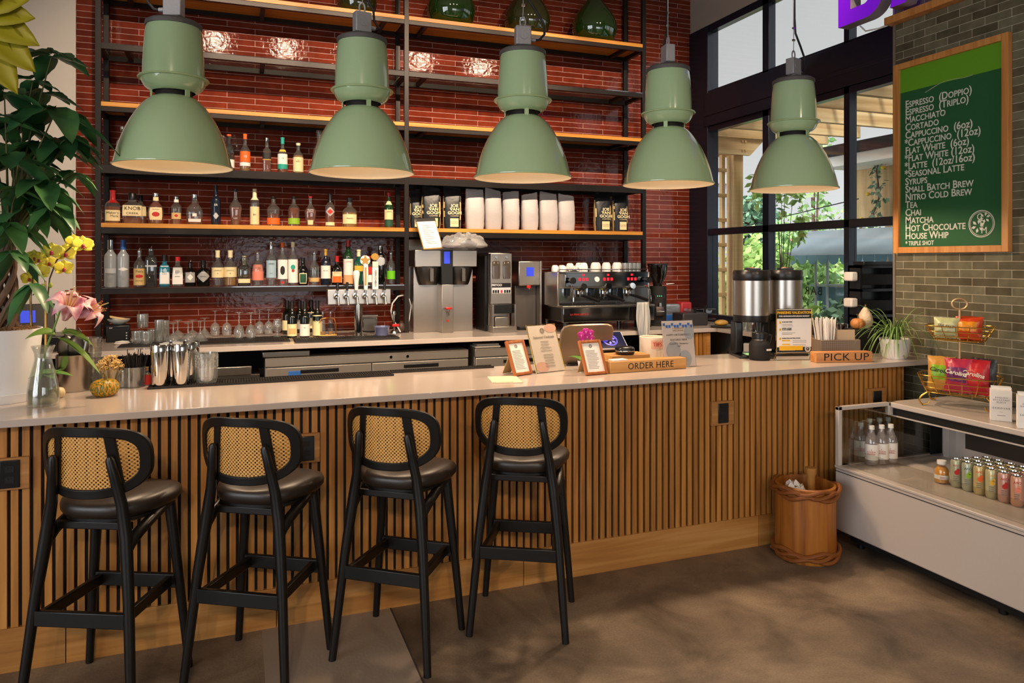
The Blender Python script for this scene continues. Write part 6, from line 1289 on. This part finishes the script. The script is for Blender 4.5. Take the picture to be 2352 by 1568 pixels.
chips(.12, .065, .088, .145, .205, -.3, .05, [foil('charcoal', '3A3638'), foil('ash', '5A5456')], 'charcoal grey snack bag at the far end of the lower basket', None, None, 4)
chips(-.055, .04, .088, .145, .20, .1, .1, [foil('brown', '5C3420'), foil('tan', '7A4A28')], 'dark brown snack bag at the back of the lower basket', None, None, 5)
chips(-.065, -.02, .408, .14, .125, .05, -.1, [foil('pale_green', 'B9BC8A'), foil('pale_lime', 'C6C79A')], 'pale green snack bag in the upper basket', 'SEA SALT', INKG, 6)
chips(.045, -.02, .408, .15, .14, -.12, -.25, [foil('flame', 'C4401C'), foil('amber', 'D98A1E')], 'orange and red snack bag in the upper basket', None, None, 7)
def tea(loc, rz, lab):
    o = root('tea_box', loc, rz, lab, 'tea box', 'white tea boxes on the chilled case'); b_ = bx('carton', PAPER, o, -.049, 0, 0, .049, .035, .168, .001)
    bx('flap', PAPER, b_, -.044, .030, .168, .049, .035, .182)
    text('ENGLISH\nBREAKFAST\nBLACK', .0105, INKG, b_, (0, -.0006, .115), ext=.0003, space=1.5, lead=1.2); text('SAMOVAR', .0135, INKG, b_, (0, -.0006, .070), ext=.0003, space=1.45); text('TEA', .006, INKG, b_, (0, -.0006, .050), ext=.0003, space=1.5); lines(b_, 0, .03, 1, .01, .04, -.0001)
a, c = PZ(2300, 967, TZ), PZ(2362, 978, TZ); v_ = (c - a).normalized(); rz = math.atan2(v_.y, v_.x)
tea(tuple(a), -PI*.28, 'white tea box nearest the wire basket'); tea((a.x + .036, a.y + .030, TZ), -PI*.28, 'white tea box behind the one nearest the basket')
tea(tuple(PZ(2364, 985, TZ)), -PI*.28, 'white tea box cut by the picture edge'); p = PZ(2364, 985, TZ); tea((p.x + .036, p.y + .030, TZ), -PI*.28, 'white tea box behind the one at the picture edge')
# ------------------------------------------------------------------ wooden bin by the bar
BAMB = wood('bin_wood', '7A4416', '985A1B', 'AE6E2A', 'Z', .9, .45); RAT = mat('rattan_band', '80481A', .55, bump=.3, bscale=50)
p = Vector((3.118, 3.388, 0)); r = root('wooden_bin', (p.x, p.y, 0), 0, 'round wooden bin with twisted rattan bands beside the chilled case', 'bin'); R = .172
M().lathe([(0,.004),(R*.98,0),(R,.01),(R*.97,.2),(R*.98,.42),(R*.90,.425),(R*.88,.40),(R*.88,.02),(0,.02)], 40).build('drum', BAMB, r)
for z0, nm in ((.035, 'lower_band'), (.385, 'upper_band')):
    q = M()
    for k in range(3): q.tube([((R+.008+.006*math.cos(t*5+k*2.1))*math.cos(t), (R+.008+.006*math.cos(t*5+k*2.1))*math.sin(t), z0 + .016*k - .008 + .012*math.sin(t*5 + k*2.1)) for t in [2*PI*i/60 for i in range(60)]], .012, 8, closed=True)
    q.build(nm, RAT, r)
o = root('wooden_scoop', (p.x + .06, p.y + .02, .02), 0, 'wooden scoop handle sticking out of the bin', 'scoop'); M().lathe([(0,0),(.03,0),(.03,.2),(.022,.30),(.024,.43),(.032,.45),(.032,.48),(0,.485)], 20).build('handle', mat('scoop_wood', 'A8773A', .5), o)
o = root('crumpled_tissue', (p.x - .06, p.y + .03, .33), 0, 'white crumpled tissue in the wooden bin', 'tissue'); q = M().ball((0,0,.04),(.065,.06,.05),18,10); rn = random.Random(9); q.v = [(x*(1+rn.uniform(-.25,.25)), y*(1+rn.uniform(-.25,.25)), z*(1+rn.uniform(-.25,.25))) for x, y, z in q.v]; q.build('tissue', PAPER, o)
# ================================================================== POTTED TREE, ORCHID, LILY
m, N, L, b = nodes_of('pachira_leaf', .38); tc = N.new('ShaderNodeTexCoord'); no = N.new('ShaderNodeTexNoise'); no.inputs['Scale'].default_value = 7; L.new(tc.outputs['Object'], no.inputs['Vector'])
rp = ramp(N, [(.3, '22462A'), (.5, '35633A'), (.72, '4C7C42')]); L.new(no.outputs['Fac'], rp.inputs[0]); L.new(rp.outputs[0], b.inputs['Base Color']); PACH = m
MOSS = mat('dry_moss', '8A6A48', .95, bump=1.0, bscale=120); BARK = mat('grey_brown_bark', '6A5242', .8, bump=.5, bscale=45)
def leaflet(q, c, d, up, L_, w, droop, wave=.0, rn=random):
    """pointed leaf from c along d, folded on its midrib, drooping towards -Z, with gently quilted blades"""
    d = d.normalized(); side = d.cross(up).normalized(); nrm = side.cross(d); n = 9; vs = []; fs = []
    for i in range(n + 1):
        s = i / n; p = c + d * L_ * s + Vector((0, 0, -1)) * droop * L_ * s * s
        ww = w * (math.sin(PI * min(1, s ** .82)) ** .8) * (1 if s < 1 else 0); z = nrm * (wave * math.sin(i * 2.2) * w)
        vs += [p + side * ww + nrm * ww * .28 + z, p + side * ww * .5 + nrm * ww * .06 - z, p, p - side * ww * .5 + nrm * ww * .06 - z, p - side * ww + nrm * ww * .28 + z]
    for i in range(n):
        for k in range(4): a = i*5 + k; fs.append((a, a+1, a+6, a+5))
    q.add(vs, fs)
pt = Vector((-1.027, 4.03, FZ)); r = root('pachira_tree', tuple(pt), 0, 'braided money tree with drooping dark leaves in a white pot on the counter end', 'potted plant')
POT = mat('white_planter', 'DADCE0', .35)
M().lathe([(0,.02),(.118,.02),(.128,.04),(.152,.30),(.156,.335),(.148,.335),(.143,.30),(0,.30)], 48).build('pot', POT, r, ang=60)
M().lathe([(0,.002),(.135,0),(.150,.035),(.153,.042),(.145,.042),(.130,.012),(0,.012)], 48).build('saucer', POT, r)
q = M().lathe([(0,.335),(.06,.34),(.11,.330),(.142,.305)], 40); rn = random.Random(31); q.v = [(x, y, z + rn.uniform(-.008,.01)) for x, y, z in q.v]
for k in range(240): a, d = rn.uniform(0, 2*PI), .135*math.sqrt(rn.random()); c = Vector((d*math.cos(a), d*math.sin(a), .335)); e = Vector((rn.uniform(-1,1), rn.uniform(-1,1), rn.uniform(0,.5)))*.014; q.tube([c - e, c + Vector((0,0,.008)), c + e], .0012, 4)
ms_ = q.build('moss', MOSS, r); ms_['kind'] = 'stuff'
TOP = Vector((.02, .0, .72)); q = M()
for k in range(5):
    pts = []
    for i in range(15):
        s = i/14; a = k*2*PI/5 + s*5.2; rr = .030*(1-s)**.8 + .017; pts.append((rr*math.cos(a) + .02*s, rr*math.sin(a), .31 + .43*s))
    q.tube(pts, [.0175 - .006*i/14 for i in range(15)], 9)
q.build('trunk', BARK, r)
# leaf clusters where the photograph shows them: (u, v, depth y, spread, seed)
CL = [(118, 132, 4.02, .20, -.55, 1), (75, 188, 4.05, .15, -.5, 2), (128, 256, 3.92, .24, -.75, 3), (14, 362, 3.80, .24, -.7, 4), (90, 335, 4.05, .2, -.8, 5), (172, 400, 3.98, .13, -.9, 6), (10, 215, 3.85, .2, -.5, 7), (45, 290, 4.1, .2, -.6, 8),
      (100, 425, 3.92, .2, -.9, 9), (40, 440, 3.85, .2, -.9, 10), (70, 480, 4.05, .18, -1.1, 11), (140, 330, 4.05, .2, -.9, 12), (-40, 280, 3.9, .24, -.6, 13), (-60, 420, 3.9, .24, -.7, 14), (120, 478, 3.98, .15, -1.2, 15), (20, 520, 3.9, .18, -1.0, 16), (60, 380, 4.2, .2, -.7, 17), (165, 320, 4.1, .16, -1.0, 18), (100, 215, 4.15, .17, -.6, 19), (-20, 340, 4.1, .22, -.6, 20), (72, 660, 3.95, .13, -1.5, 21), (28, 585, 3.86, .14, -1.2, 22)]
q = M(); bq = M(); TT_ = pt + TOP
for (u, v, y, L_, dr, sd) in CL:
    rn = random.Random(sd); c = PY(u, v, y) - pt
    for k in range(rn.choice((5, 6, 6, 7))):
        a = k*2*PI/6 + rn.uniform(-.25, .25); d = Vector((math.cos(a), math.sin(a)*.9, rn.uniform(-.1, .35) + dr*.35)); leaflet(q, c + Vector((0,0,.004*k)), d, Vector((0,0,1)), L_*rn.uniform(.8, 1.2), L_*.26, -dr*.55, .06, rn)
    if v < 600:
        m1 = TOP.lerp(c, .5) + Vector((0, 0, .05)); bq.tube([TOP + Vector((0,0,-.05)), TOP.lerp(m1, .5) + Vector((0,0,.04)), m1 + Vector((0,0,.03)), c], [.010, .006, .004, .0028], 6)
bq.build('branches', mat('green_twig', '5A5A30', .7), r); q.build('foliage', PACH, r, ang=70)
# large yellow-green leaf hanging in at the top corner, its pot stands on the floor out of frame
r = root('philodendron', (-1.75, 3.35, 0), 0, 'big yellow-green split leaf reaching in above the money tree', 'plant')
YLW = mat('lime_leaf', 'A39A1E', .45); q = M()
def frond(tip_pts, c, w):
    for a0, L_, ww in tip_pts: leaflet(q, c, Vector((math.cos(a0), .1, math.sin(a0))), Vector((.2, -1, .2)), L_, ww, .15, .03)
c0 = PY(-95, 20, 3.35) - Vector((-1.75, 3.35, 0)); frond(((-.25, .27, .075), (-.6, .30, .08), (-.95, .32, .075), (.15, .25, .07), (.5, .27, .07), (-1.3, .31, .07), (.9, .26, .07)), c0, 1)
q.build('leaf', YLW, r, solid=.001); M().tube([(0,0,.28),(.0,.0,1.4),(.1,0,2.2),tuple(c0)], [.02,.014,.01,.006], 8).build('stalk', STEMG, r); M().lathe([(0,0),(.14,0),(.18,.3),(.165,.3),(.15,.27),(0,.27)], 28).build('pot', POT, r)
# ---- yellow orchid
YEL = mat('yellow_petal', 'D9CE42', .5); YLIP = mat('crimson_lip', 'A02A4A', .5)
op = PY(105, 876, 4.06); r = root('yellow_orchid', (op.x, 4.06, FZ), 0, 'yellow orchid on tall stems between money tree and lily', 'orchid')
def lo(u, v, y=4.06): return PY(u, v, y) - Vector((op.x, 4.06, FZ))
M().lathe([(0,0),(.045,0),(.055,.10),(.05,.10),(.048,.085),(0,.085)], 24).build('pot', mat('plum_pot', '4A2A34', .4), r)
q = M()
for a, L_, w in ((2.6, .10, .038), (-.4, .12, .04), (.9, .11, .04), (-1.9, .10, .035), (3.6, .09, .035)): petal(q, Vector((0,0,.09)), Matrix.Rotation(a, 3, 'Z') @ Matrix.Rotation(.75, 3, 'X'), L_, w, -.8)
q.build('leaves', LEAFB, r, solid=.002)
M().tube([lo(72, 800), lo(70, 670)], .005, 6).build('bamboo_stake', mat('bamboo', 'C9A566', .5), r); M().tube([lo(105, 800), lo(104, 645)], .005, 6).build('bamboo_stake', mat('bamboo', 'C9A566', .5), r)
M().tube([lo(75, 800), lo(71, 680), lo(76, 630), lo(84, 610), lo(100, 632)], .0035, 6).tube([lo(107, 790), lo(110, 680), lo(114, 640), lo(130, 598), lo(165, 565), lo(205, 560)], .0035, 6).tube([lo(75, 678), lo(92, 662)], .0025, 5).build('stem', mat('dark_stem', '4A4028', .5), r)
FL = [(190, 563, 22), (168, 556, 18), (150, 582, 22), (118, 578, 21), (146, 616, 20), (112, 604, 17), (78, 592, 18), (92, 624, 20), (66, 640, 17), (88, 596, 16)]
for i, (u, v, s) in enumerate(FL): orchid_flower(r, lo(u, v, 4.02 + .02*(i % 3)), (.35 + .25*math.sin(i*1.7), -1, .1 + .2*math.cos(i*2.3)), s*3.6/FPX*1.02, YEL, YLIP)
q = M()
for u, v in ((212, 562), (98, 658), (116, 655)): q.ball(lo(u, v), (.009, .009, .014), 10, 6)
q.build('buds', mat('green_bud', '9AA83A', .5), r)
# ---- lily in a glass carafe
vp = PZ(99, 930, FZ); r = root('carafe_vase', (vp.x, vp.y, FZ), 0, 'clear glass carafe with water and greenery on the counter', 'vase')
M().lathe([(0,.010),(.058,.008),(.062,.02),(.060,.07),(.050,.13),(.036,.185),(.031,.21),(.033,.235),(.046,.268),(.048,.268),(.035,.235),(.034,.21),(.039,.185),(.053,.13),(.063,.07),(.065,.015),(.062,0),(0,0)], 36).build('glass', GLS, r, ang=70)
M().lathe([(0,.012),(.056,.012),(.0595,.04),(.0585,.075),(0,.076)], 30).build('water', glass('vase_water', 'C9CDA8', .05, body='8A8A50', bodyf=.25), r)
lr = root('lily_stem', (vp.x, vp.y, FZ + .012), 0, 'pink lily with two open blooms standing in the carafe', 'flower')
def ll(u, v, y): return PY(u, v, y) - Vector((vp.x, vp.y, FZ + .012))
yv = vp.y
M().tube([(-.045,0,.01),(-.01,0,.12),(.01,0,.24), ll(122, 760, yv), ll(137, 716, yv), ll(152, 700, yv)], .0045, 8).build('stem', mat('lily_stem', '6E8F3E', .5), lr)
PINK = None
m, N, L, b = nodes_of('lily_petal', .5); tc = N.new('ShaderNodeTexCoord'); no = N.new('ShaderNodeTexNoise'); no.inputs['Scale'].default_value = 22; L.new(tc.outputs['Object'], no.inputs['Vector']); rp = ramp(N, [(.35, 'E4C3C4'), (.5, 'D79AA6'), (.68, 'C8708A')]); L.new(no.outputs['Fac'], rp.inputs[0]); L.new(rp.outputs[0], b.inputs['Base Color']); b.inputs['Subsurface Weight'].default_value = .15; b.inputs['Subsurface Radius'].default_value = (.02,.01,.01)
PINK = m
def lily(c, face, s, nm='bloom'):
    qm = Vector(face).to_track_quat('Z', 'Y').to_matrix(); q = M()
    for k in range(6):
        a = k*PI/3; w = s*(.34 if k % 2 else .25); Rz = qm @ Matrix.Rotation(a, 3, 'Z')
        def fn(x, t):
            ww = w*math.sin(PI*min(1, .06 + .94*t))**.85; rr = s*(.06 + .62*t**1.5 + .25*max(0, t-.6)); z = s*(.95*math.sin(min(t, .8)*1.9) - 1.9*max(0, t-.62)**1.6); lx = (x-.5)*2*ww
            return c + Rz @ Vector((lx, rr, z + .35*abs(lx) + .02*s*math.sin(t*14)*abs(x-.5)*2))
        q.grid(fn, 6, 14)
    f = q.build(nm, PINK, lr, solid=.0012); st = M(); an = M()
    for k in range(6):
        a = k*PI/3 + .4; d = qm @ Vector((math.cos(a)*.22, math.sin(a)*.22, 1.25)); st.tube([c + qm @ Vector((0,0,s*.2)), c + d*s*.8, c + d*s], .0016, 5); an.bar(c + d*s - qm @ Vector((.05*s,0,0)), c + d*s + qm @ Vector((.06*s,0,0)), .006, .006)
    st.tube([c, c + qm @ Vector((0,.05,1.5))*s], .0025, 6); st.build('filaments', mat('lily_filament', 'CFC27A', .5), f); an.build('anthers', mat('rust_anther', '8A3A14', .8), f)
lily(ll(148, 735, yv - .0), (.35, -.55, .9), .125); lily(ll(172, 726, yv + .03), (.9, -.2, .35), .105)
q = M()
for (u, v, a, L_, w, dz) in ((128, 768, PI*.95, .13, .034, .25), (140, 760, -.25, .14, .022, -.2), (132, 775, -.7, .20, .018, -.5), (138, 766, .3, .14, .02, .0)): leaflet(q, ll(u, v, yv), Vector((math.cos(a), -.25, dz + .25)), Vector((0, -.4, 1)), L_, w, .55)
q.build('leaves', mat('lily_leaf', '6A8A3C', .4), lr, solid=.001)
pumpkin('gourd', tuple(PZ(134, 913, FZ)), .030, .050, mat('cream_gourd', 'D9C79A', .5), 'tiny cream gourd half hidden behind the glass carafe', 'gourd', 9, stem=False)
# ================================================================== OUTSIDE THE WINDOW
GND = -0.15
struct(M().box(4.95, -6, GND - .1, 60, 40, GND).build('ground_outside', DARKG))
CEDAR = wood('raw_cedar', 'A98450', 'C4A06C', 'D9BC8C', 'X', .5, .7, island=.08); CEDARZ = wood('raw_cedar_post', 'A98450', 'C4A06C', 'D9BC8C', 'Z', .5, .7, island=.06)
def GL(u, v, x): return PX(u, v, x)
r = root('pergola', (5.6, 6.6, GND), 0, 'raw cedar pergola with trellis ladder outside the window wall', 'pergola'); O_ = Vector((5.6, 6.6, GND))
def PB(nm, m_, x0, y0, z0, x1, y1, z1): return bx(nm, m_, r, x0-5.6, y0-6.6, z0-GND, x1-5.6, y1-6.6, z1-GND, .006)
PB('post', CEDARZ, 5.50, 7.14, GND, 5.64, 7.28, 2.99); PB('post', CEDARZ, 5.38, 7.20, GND, 5.43, 7.26, 2.99); PB('post', CEDARZ, 5.50, 3.6, GND, 5.64, 3.74, 2.99)
for z in (.70, 1.0, 1.305, 1.60, 1.895, 2.19, 2.48, 2.78): PB('trellis_rung', CEDAR, 4.99, 7.17, z, 5.43, 7.21, z + .045)
q = M(); T_ = Matrix(((1,0,0,0),(0,0,-1,0),(0,1,0,0),(0,0,0,1)))
for y in (7.13, 7.33): q.prism([(-.62, 0), (.10, 0), (.33, .22), (-.62, .22)], .045, Matrix.Translation((0, y - 6.6, 2.98 - GND)) @ T_)
for x in (-.02, .02): 
    for z in (.06, .16): q.cyl((x - .0, .475, 2.98 - GND + z), (x, .47, 2.98 - GND + z), .012, .012, 10)
q.build('beam', CEDAR, r)
for y in (4.35, 4.85, 5.36, 5.95, 6.55, 7.05): PB('rafter', CEDAR, 4.97, y, 3.17, 6.85, y + .045, 3.40)
for x in (5.3, 5.8, 6.3, 6.75): PB('purlin', CEDARZ, x, 3.6, 3.405, x + .045, 9.2, 3.45)
# wooden kiosk with dark roof edge
r = root('wooden_kiosk', (7.6, 5.6, GND), 0, 'cedar clad kiosk with black roof edge behind the fifth pendant', 'kiosk'); KZ = -GND
bx('upper_wall', CEDARZ, r, -.1, -2.2, 2.25+KZ, .1, 1.66, 2.90+KZ, .004); bx('side_wall', CEDARZ, r, -.1, -2.2, KZ*0, 1.2, -2.0, 2.90+KZ); bx('roof_edge', BLKM, r, -.7, -2.6, 3.03+KZ, 1.6, 1.75, 3.16+KZ, .004); bx('fascia', mat('pale_fascia', 'EDE6DC', .7), r, -.64, -2.55, 2.90+KZ, 1.5, 1.70, 3.03+KZ, .004)
bx('corner_post', CEDARZ, r, .0, 1.15, 0, .14, 1.29, 2.25+KZ, .004)
# canvas stall with scalloped awning
AW = mat('grey_blue_canvas', '9DABB2', .8, bump=.1, bscale=200); AWB = mat('blue_grey_paint', '6F93A4', .6)
r = root('market_stall', (6.2, 5.4, GND), 0, 'grey-blue stall with sloping awning and scalloped valance outside', 'stall')
M().add([(0,-1.9,1.79+KZ),(0,1.63,1.79+KZ),(.8,2.15,2.11+KZ),(.8,-1.9,2.11+KZ)], [(0,1,2,3)]).add([(0,1.63,1.79+KZ),(.8,2.15,1.79+KZ),(.8,2.15,2.11+KZ)], [(0,1,2)]).build('awning', AW, r, solid=.012)
q = M()
for k in range(22):
    y0 = 1.62 - k*.16
    if y0 < -1.9: break
    q.prism([(y0-.15, 0), (y0, 0)] + [(y0 - .075 + .075*math.cos(t), -.02 - .085*math.sin(t)) for t in [i*PI/8 for i in range(9)]], .008, Matrix(((0,0,1,-.004),(1,0,0,0),(0,1,0,1.79+KZ),(0,0,0,1))))
q.build('valance', AWB, r)
for y in (1.30, 1.12, -1.6): M().cyl((.12, y, 0), (.12, y, 1.80+KZ), .016, .016, 10).build('pole', LC['silver'], r)
bx('counter_band', AWB, r, .15, -1.7, 1.26+KZ, .9, 1.35, 1.43+KZ, .006); bx('counter_top', LC['silver'], r, .12, -1.75, 1.43+KZ, .95, 1.4, 1.45+KZ); M().tube([(.02, 1.66 + .10*math.cos(t), 1.72+KZ + .10*math.sin(t)) for t in [2*PI*i/20 for i in range(20)]], .012, 6, closed=True).build('ring_hook', DSTEEL, r)
for y in (1.2, -1.5): bx('leg', AWB, r, .2, y, 0, .28, y + .08, 1.26+KZ)
def foliage(q, c, rad, n, s, seed, droop=.3):
    rn = random.Random(seed)
    for k in range(n):
        a, e, d = rn.uniform(0, 2*PI), math.asin(rn.uniform(-1, 1)), rn.random() ** .4
        p = Vector((c[0] + rad[0]*d*math.cos(a)*math.cos(e), c[1] + rad[1]*d*math.sin(a)*math.cos(e), c[2] + rad[2]*d*math.sin(e)))
        t = Vector((rn.uniform(-1,1), rn.uniform(-1,1), rn.uniform(-1,.4) - droop)).normalized(); u = t.cross(Vector((rn.uniform(-1,1), rn.uniform(-1,1), rn.uniform(-1,1)))).normalized(); L_ = s*rn.uniform(.6, 1.3); w = L_*.28
        q.add([p, p + t*L_*.45 + u*w, p + t*L_, p + t*L_*.45 - u*w], [(0,1,2,3)])
def leafm(n, a, c): 
    if n in _mc: return _mc[n]
    m, N, L, b = nodes_of(n, .5); ge = N.new('ShaderNodeNewGeometry'); rp = ramp(N, [(0, a), (1, c)]); L.new(ge.outputs['Random Per Island'], rp.inputs[0]); L.new(rp.outputs[0], b.inputs['Base Color']); b.inputs['Transmission Weight'].default_value = 0
    _mc[n] = m; return m
G1_, G2_, G3_ = leafm('leaves_bright', '8DB85A', 'C2DA82'), leafm('leaves_mid', '6C9A54', 'A6C67A'), leafm('leaves_dark', '4E7458', '7FA382')
def tree(name, pos, blobs, n, s, lm, label, cat, trunk=.06, seed=1, group=None):
    r = root(name, (pos[0], pos[1], GND), 0, label, cat, group); q = M()
    for i, (dx, dy, z, rx, rz) in enumerate(blobs): foliage(q, (dx, dy, z - GND), (rx, rx, rz), n, s, seed*10 + i)
    q.build('foliage', lm, r)
    if trunk:
        zt = max(b_[2] for b_ in blobs) - GND; t = M().tube([(0,0,0),(.04,0,zt*.4),(-.03,.02,zt*.8)], [trunk, trunk*.8, trunk*.4], 8)
        for dx, dy, z, rx, rz in blobs: t.tube([(0,0,zt*.4),(dx*.6,dy*.6,z-GND-rz*.3)], [trunk*.5, trunk*.25], 6)
        t.build('trunk', BARK, r)
p = PX(1728, 510, 16); tree('conifer_tree', (16, p.y, 0), [(0,0,1.2,1.6,1.4),(0,0,2.4,1.3,1.2),(0,0,3.2,.8,.8)], 900, .28, G3_, 'dark green conifer seen past the pergola post', 'tree', .2, 2)
p = PX(1925, 480, 11.2); tree('broadleaf_tree', (11.2, p.y, 0), [(0,-.3,2.4,.7,.45),(.3,-.8,2.75,.7,.5),(0,.3,2.15,.5,.35)], 260, .11, G2_, 'leafy tree behind the stall awning beside the kiosk', 'tree', .08, 3)
p = PX(1900, 350, 9.5); tree('slender_tree', (9.5, p.y + .3, 0), [(0,0,3.1,.32,.5),(0,-.2,3.6,.28,.4),(.1,.1,2.65,.3,.35)], 70, .13, G2_, 'slender tree with hanging leaves beside the fifth pendant shade', 'tree', .05, 4)
p = PX(1795, 480, 5.7); tree('vine', (5.7, p.y, 0), [(0,.0,2.45,.08,.28),(0,-.28,2.45,.06,.30),(0,.42,2.55,.09,.2),(0,-.1,2.75,.3,.08),(0,-.31,2.1,.05,.16)], 40, .095, G1_, 'climbing vine hanging in strands behind the middle mullion', 'vine', .012, 5)
p = PX(2025, 420, 7.35); r = root('climbing_rose', (7.33, p.y, GND), 0, 'climber with yellow blooms trailing down the cedar kiosk', 'vine'); q = M()
for i in range(9): foliage(q, (0, .04*math.sin(i*1.7) + .02*i, 3.0 - .17*i - GND), (.06, .10, .11), 22, .08, 70 + i)
q.build('foliage', G3_, r); M().tube([(0, .04*math.sin(i*1.7) + .02*i, 3.0 - .17*i - GND) for i in range(10)] + [(0,.1,0)], .01, 6).build('stem', BARK, r); q = M()
for z, y in ((2.55,.12),(2.85,-.1),(2.25,.22)): q.ball((-.07, y, z - GND), .025, 8, 6)
q.build('blooms', mat('yellow_bloom', 'E0B52A', .6), r)
SH = [(1795, 640, 5.9, .22, .32, G1_, 'bright green shrub behind the thermal servers, by the mullion', 11), (1850, 625, 7.8, .40, .5, G2_, 'leafy shrub under the stall awning, middle of the window', 12), (1905, 630, 10.6, .5, .5, G1_, 'shrub with narrow leaves under the awning by the black rack', 13), (1650, 660, 6.4, .35, .6, G1_, 'tall green plant between the trellis rungs', 14), (1745, 590, 8.0, .5, .6, G1_, 'yellow-green shrub beside the closed parasol', 15), (1820, 560, 9.8, .45, .7, G2_, 'shrub with vine leaves left of the stall awning', 16), (1870, 745, 5.7, .2, .25, G1_, 'low flowering plant below the stall band', 17), (1935, 745, 5.5, .28, .28, G3_, 'dark low plant near the window sill by the rack', 18), (1640, 720, 9, .9, .8, G2_, 'hedge far behind the trellis', 20), (1780, 700, 10.4, .5, .6, G2_, 'shrub seen between the two thermal servers', 22)]
for u, v, x, rx, rz, lm, lab, sd in SH:
    p = PX(u, v, x); z = max(p.z, GND + rz*.8); tree('shrub', (x, p.y, 0), [(0,0,z,rx,rz),(0,rx*.6,z-.15,rx*.7,rz*.8),(0,-rx*.6,z-.2,rx*.7,rz*.8)], 230, .13 + .02*(x > 7), lm, lab, 'shrub', .02, sd, 'shrubs outside the window')
# planters under shrubs, a pale low wall, building, parasol, parked cars, string bulb
tag(M().box(6.0, 4.6, GND, 6.07, 6.35, .95).build('garden_wall', mat('pale_wall', 'C9CBCB', .8), bev=.01), 'pale low garden wall below the stall', 'wall')
r = root('neighbour_building', (12.5, 23.4, GND), 0, 'blue-grey building behind the trellis ladder', 'building'); bx('wall', mat('blue_grey_wall', '8FA3B2', .8), r, -1, -6, 0, .7, 9, 4.1); bx('parapet', mat('parapet', 'A9B7C0', .8), r, -1.1, -6.1, 4.1, .8, 9.1, 4.35)
r = root('brick_shop', (36, 33, GND), 0, 'low shop with salmon roof in the distance behind the vine', 'building'); bx('wall', mat('shop_wall', 'C9C2B8', .8), r, -2, -5, 0, 6, 5, 2.9); bx('roof', mat('salmon_roof', 'C98A70', .8), r, -2.4, -5.4, 2.9, 6.4, 5.4, 3.6); bx('window', mat('shop_window', '4A5A66', .2), r, -2.05, -3.5, .8, -1.98, 3.5, 2.2); bx('yellow_sign', mat('shop_yellow', 'D9B02A', .6), r, -2.1, -1.5, 2.3, -2.0, 2.5, 2.7)
p = PX(1730, 600, 8.6); r = root('patio_umbrella', (8.6, p.y, GND), 0, 'closed white patio umbrella beyond the pergola post', 'umbrella'); q = M().lathe([(.17,1.25+KZ),(.15,1.5+KZ),(.06,1.82+KZ),(.02,1.9+KZ),(0,1.93+KZ)], 32); q.v = [(x*(1+.18*math.cos(8*math.atan2(y,x))), y*(1+.18*math.cos(8*math.atan2(y,x))), z) for x, y, z in q.v]; q.build('canopy', mat('umbrella_cloth', 'C9C6C0', .85), r); M().cyl((0,0,0),(0,0,1.95+KZ),.02,.02,10).build('pole', WHITEM, r); M().cyl((0,0,0),(0,0,.08),.25,.24,20).build('base', DSTEEL, r)
def car(x, u, colr, label):
    p = PX(u, 600, x); r = root('parked_car', (x, p.y, GND), 0, label, 'car', 'cars parked beyond the terrace'); q = M().prism([(-2.1,.3),(2.1,.3),(2.15,.75),(1.3,.9),(.7,1.4),(-1.0,1.42),(-1.8,.95),(-2.15,.85)], 1.7, Matrix(((0,0,1,-.85),(1,0,0,0),(0,1,0,0),(0,0,0,1)))); q.build('body', mat('car_' + colr, colr, .25, coat=.5), r, bev=.06)
    q = M().prism([(1.1,.92),(.62,1.35),(-.95,1.36),(-1.5,.95)], 1.72, Matrix(((0,0,1,-.86),(1,0,0,0),(0,1,0,0),(0,0,0,1)))); q.build('windows', SCR, r)
    for sx in (-.7, .7):
        for y in (-1.35, 1.35): M().cyl((sx-.1, y, .33), (sx+.1, y, .33), .33, .33, 20).build('wheel', RUB, r)
car(22, 1722, 'A82A34', 'red car parked beyond the closed patio umbrella'); car(26, 1745, 'C9CCD0', 'pale grey car parked behind the red one'); car(24, 1668, 'D9DADC', 'white car parked in the distance by the pergola post')
p = PX(1652, 572, 6.2); r = root('string_bulb', (6.2, p.y, p.z), 0, 'clear bulb on a black wire hanging behind the trellis', 'bulb'); M().tube([(0,0,.08),(0,-.02,.2),(0,-.6,.30),(0,-2.4,.5)], .006, 6).tube([(0,0,.2),(0,.9,.45)], .006, 6).build('wire', CABLE, r); M().cyl((0,0,.03),(0,0,.09),.014,.014,10).build('socket', BLKP, r); M().ball((0,0,0),(.028,.028,.036),14,8).build('globe', GLS, r)
# ------------------------------------------------------------------ lettering becomes plain mesh
bpy.context.view_layer.update()
dg_ = bpy.context.evaluated_depsgraph_get()
for o in [q for q in SC.objects if q.type == 'FONT']:
    me = bpy.data.meshes.new_from_object(o.evaluated_get(dg_)); nm = o.name
    c = bpy.data.objects.new('lettering', me); COL.objects.link(c)
    c.parent = o.parent; c.location = o.location; c.rotation_euler = o.rotation_euler; c.scale = o.scale
    for k in o.keys(): c[k] = o[k]
    bpy.data.objects.remove(o)
    c.name = nm
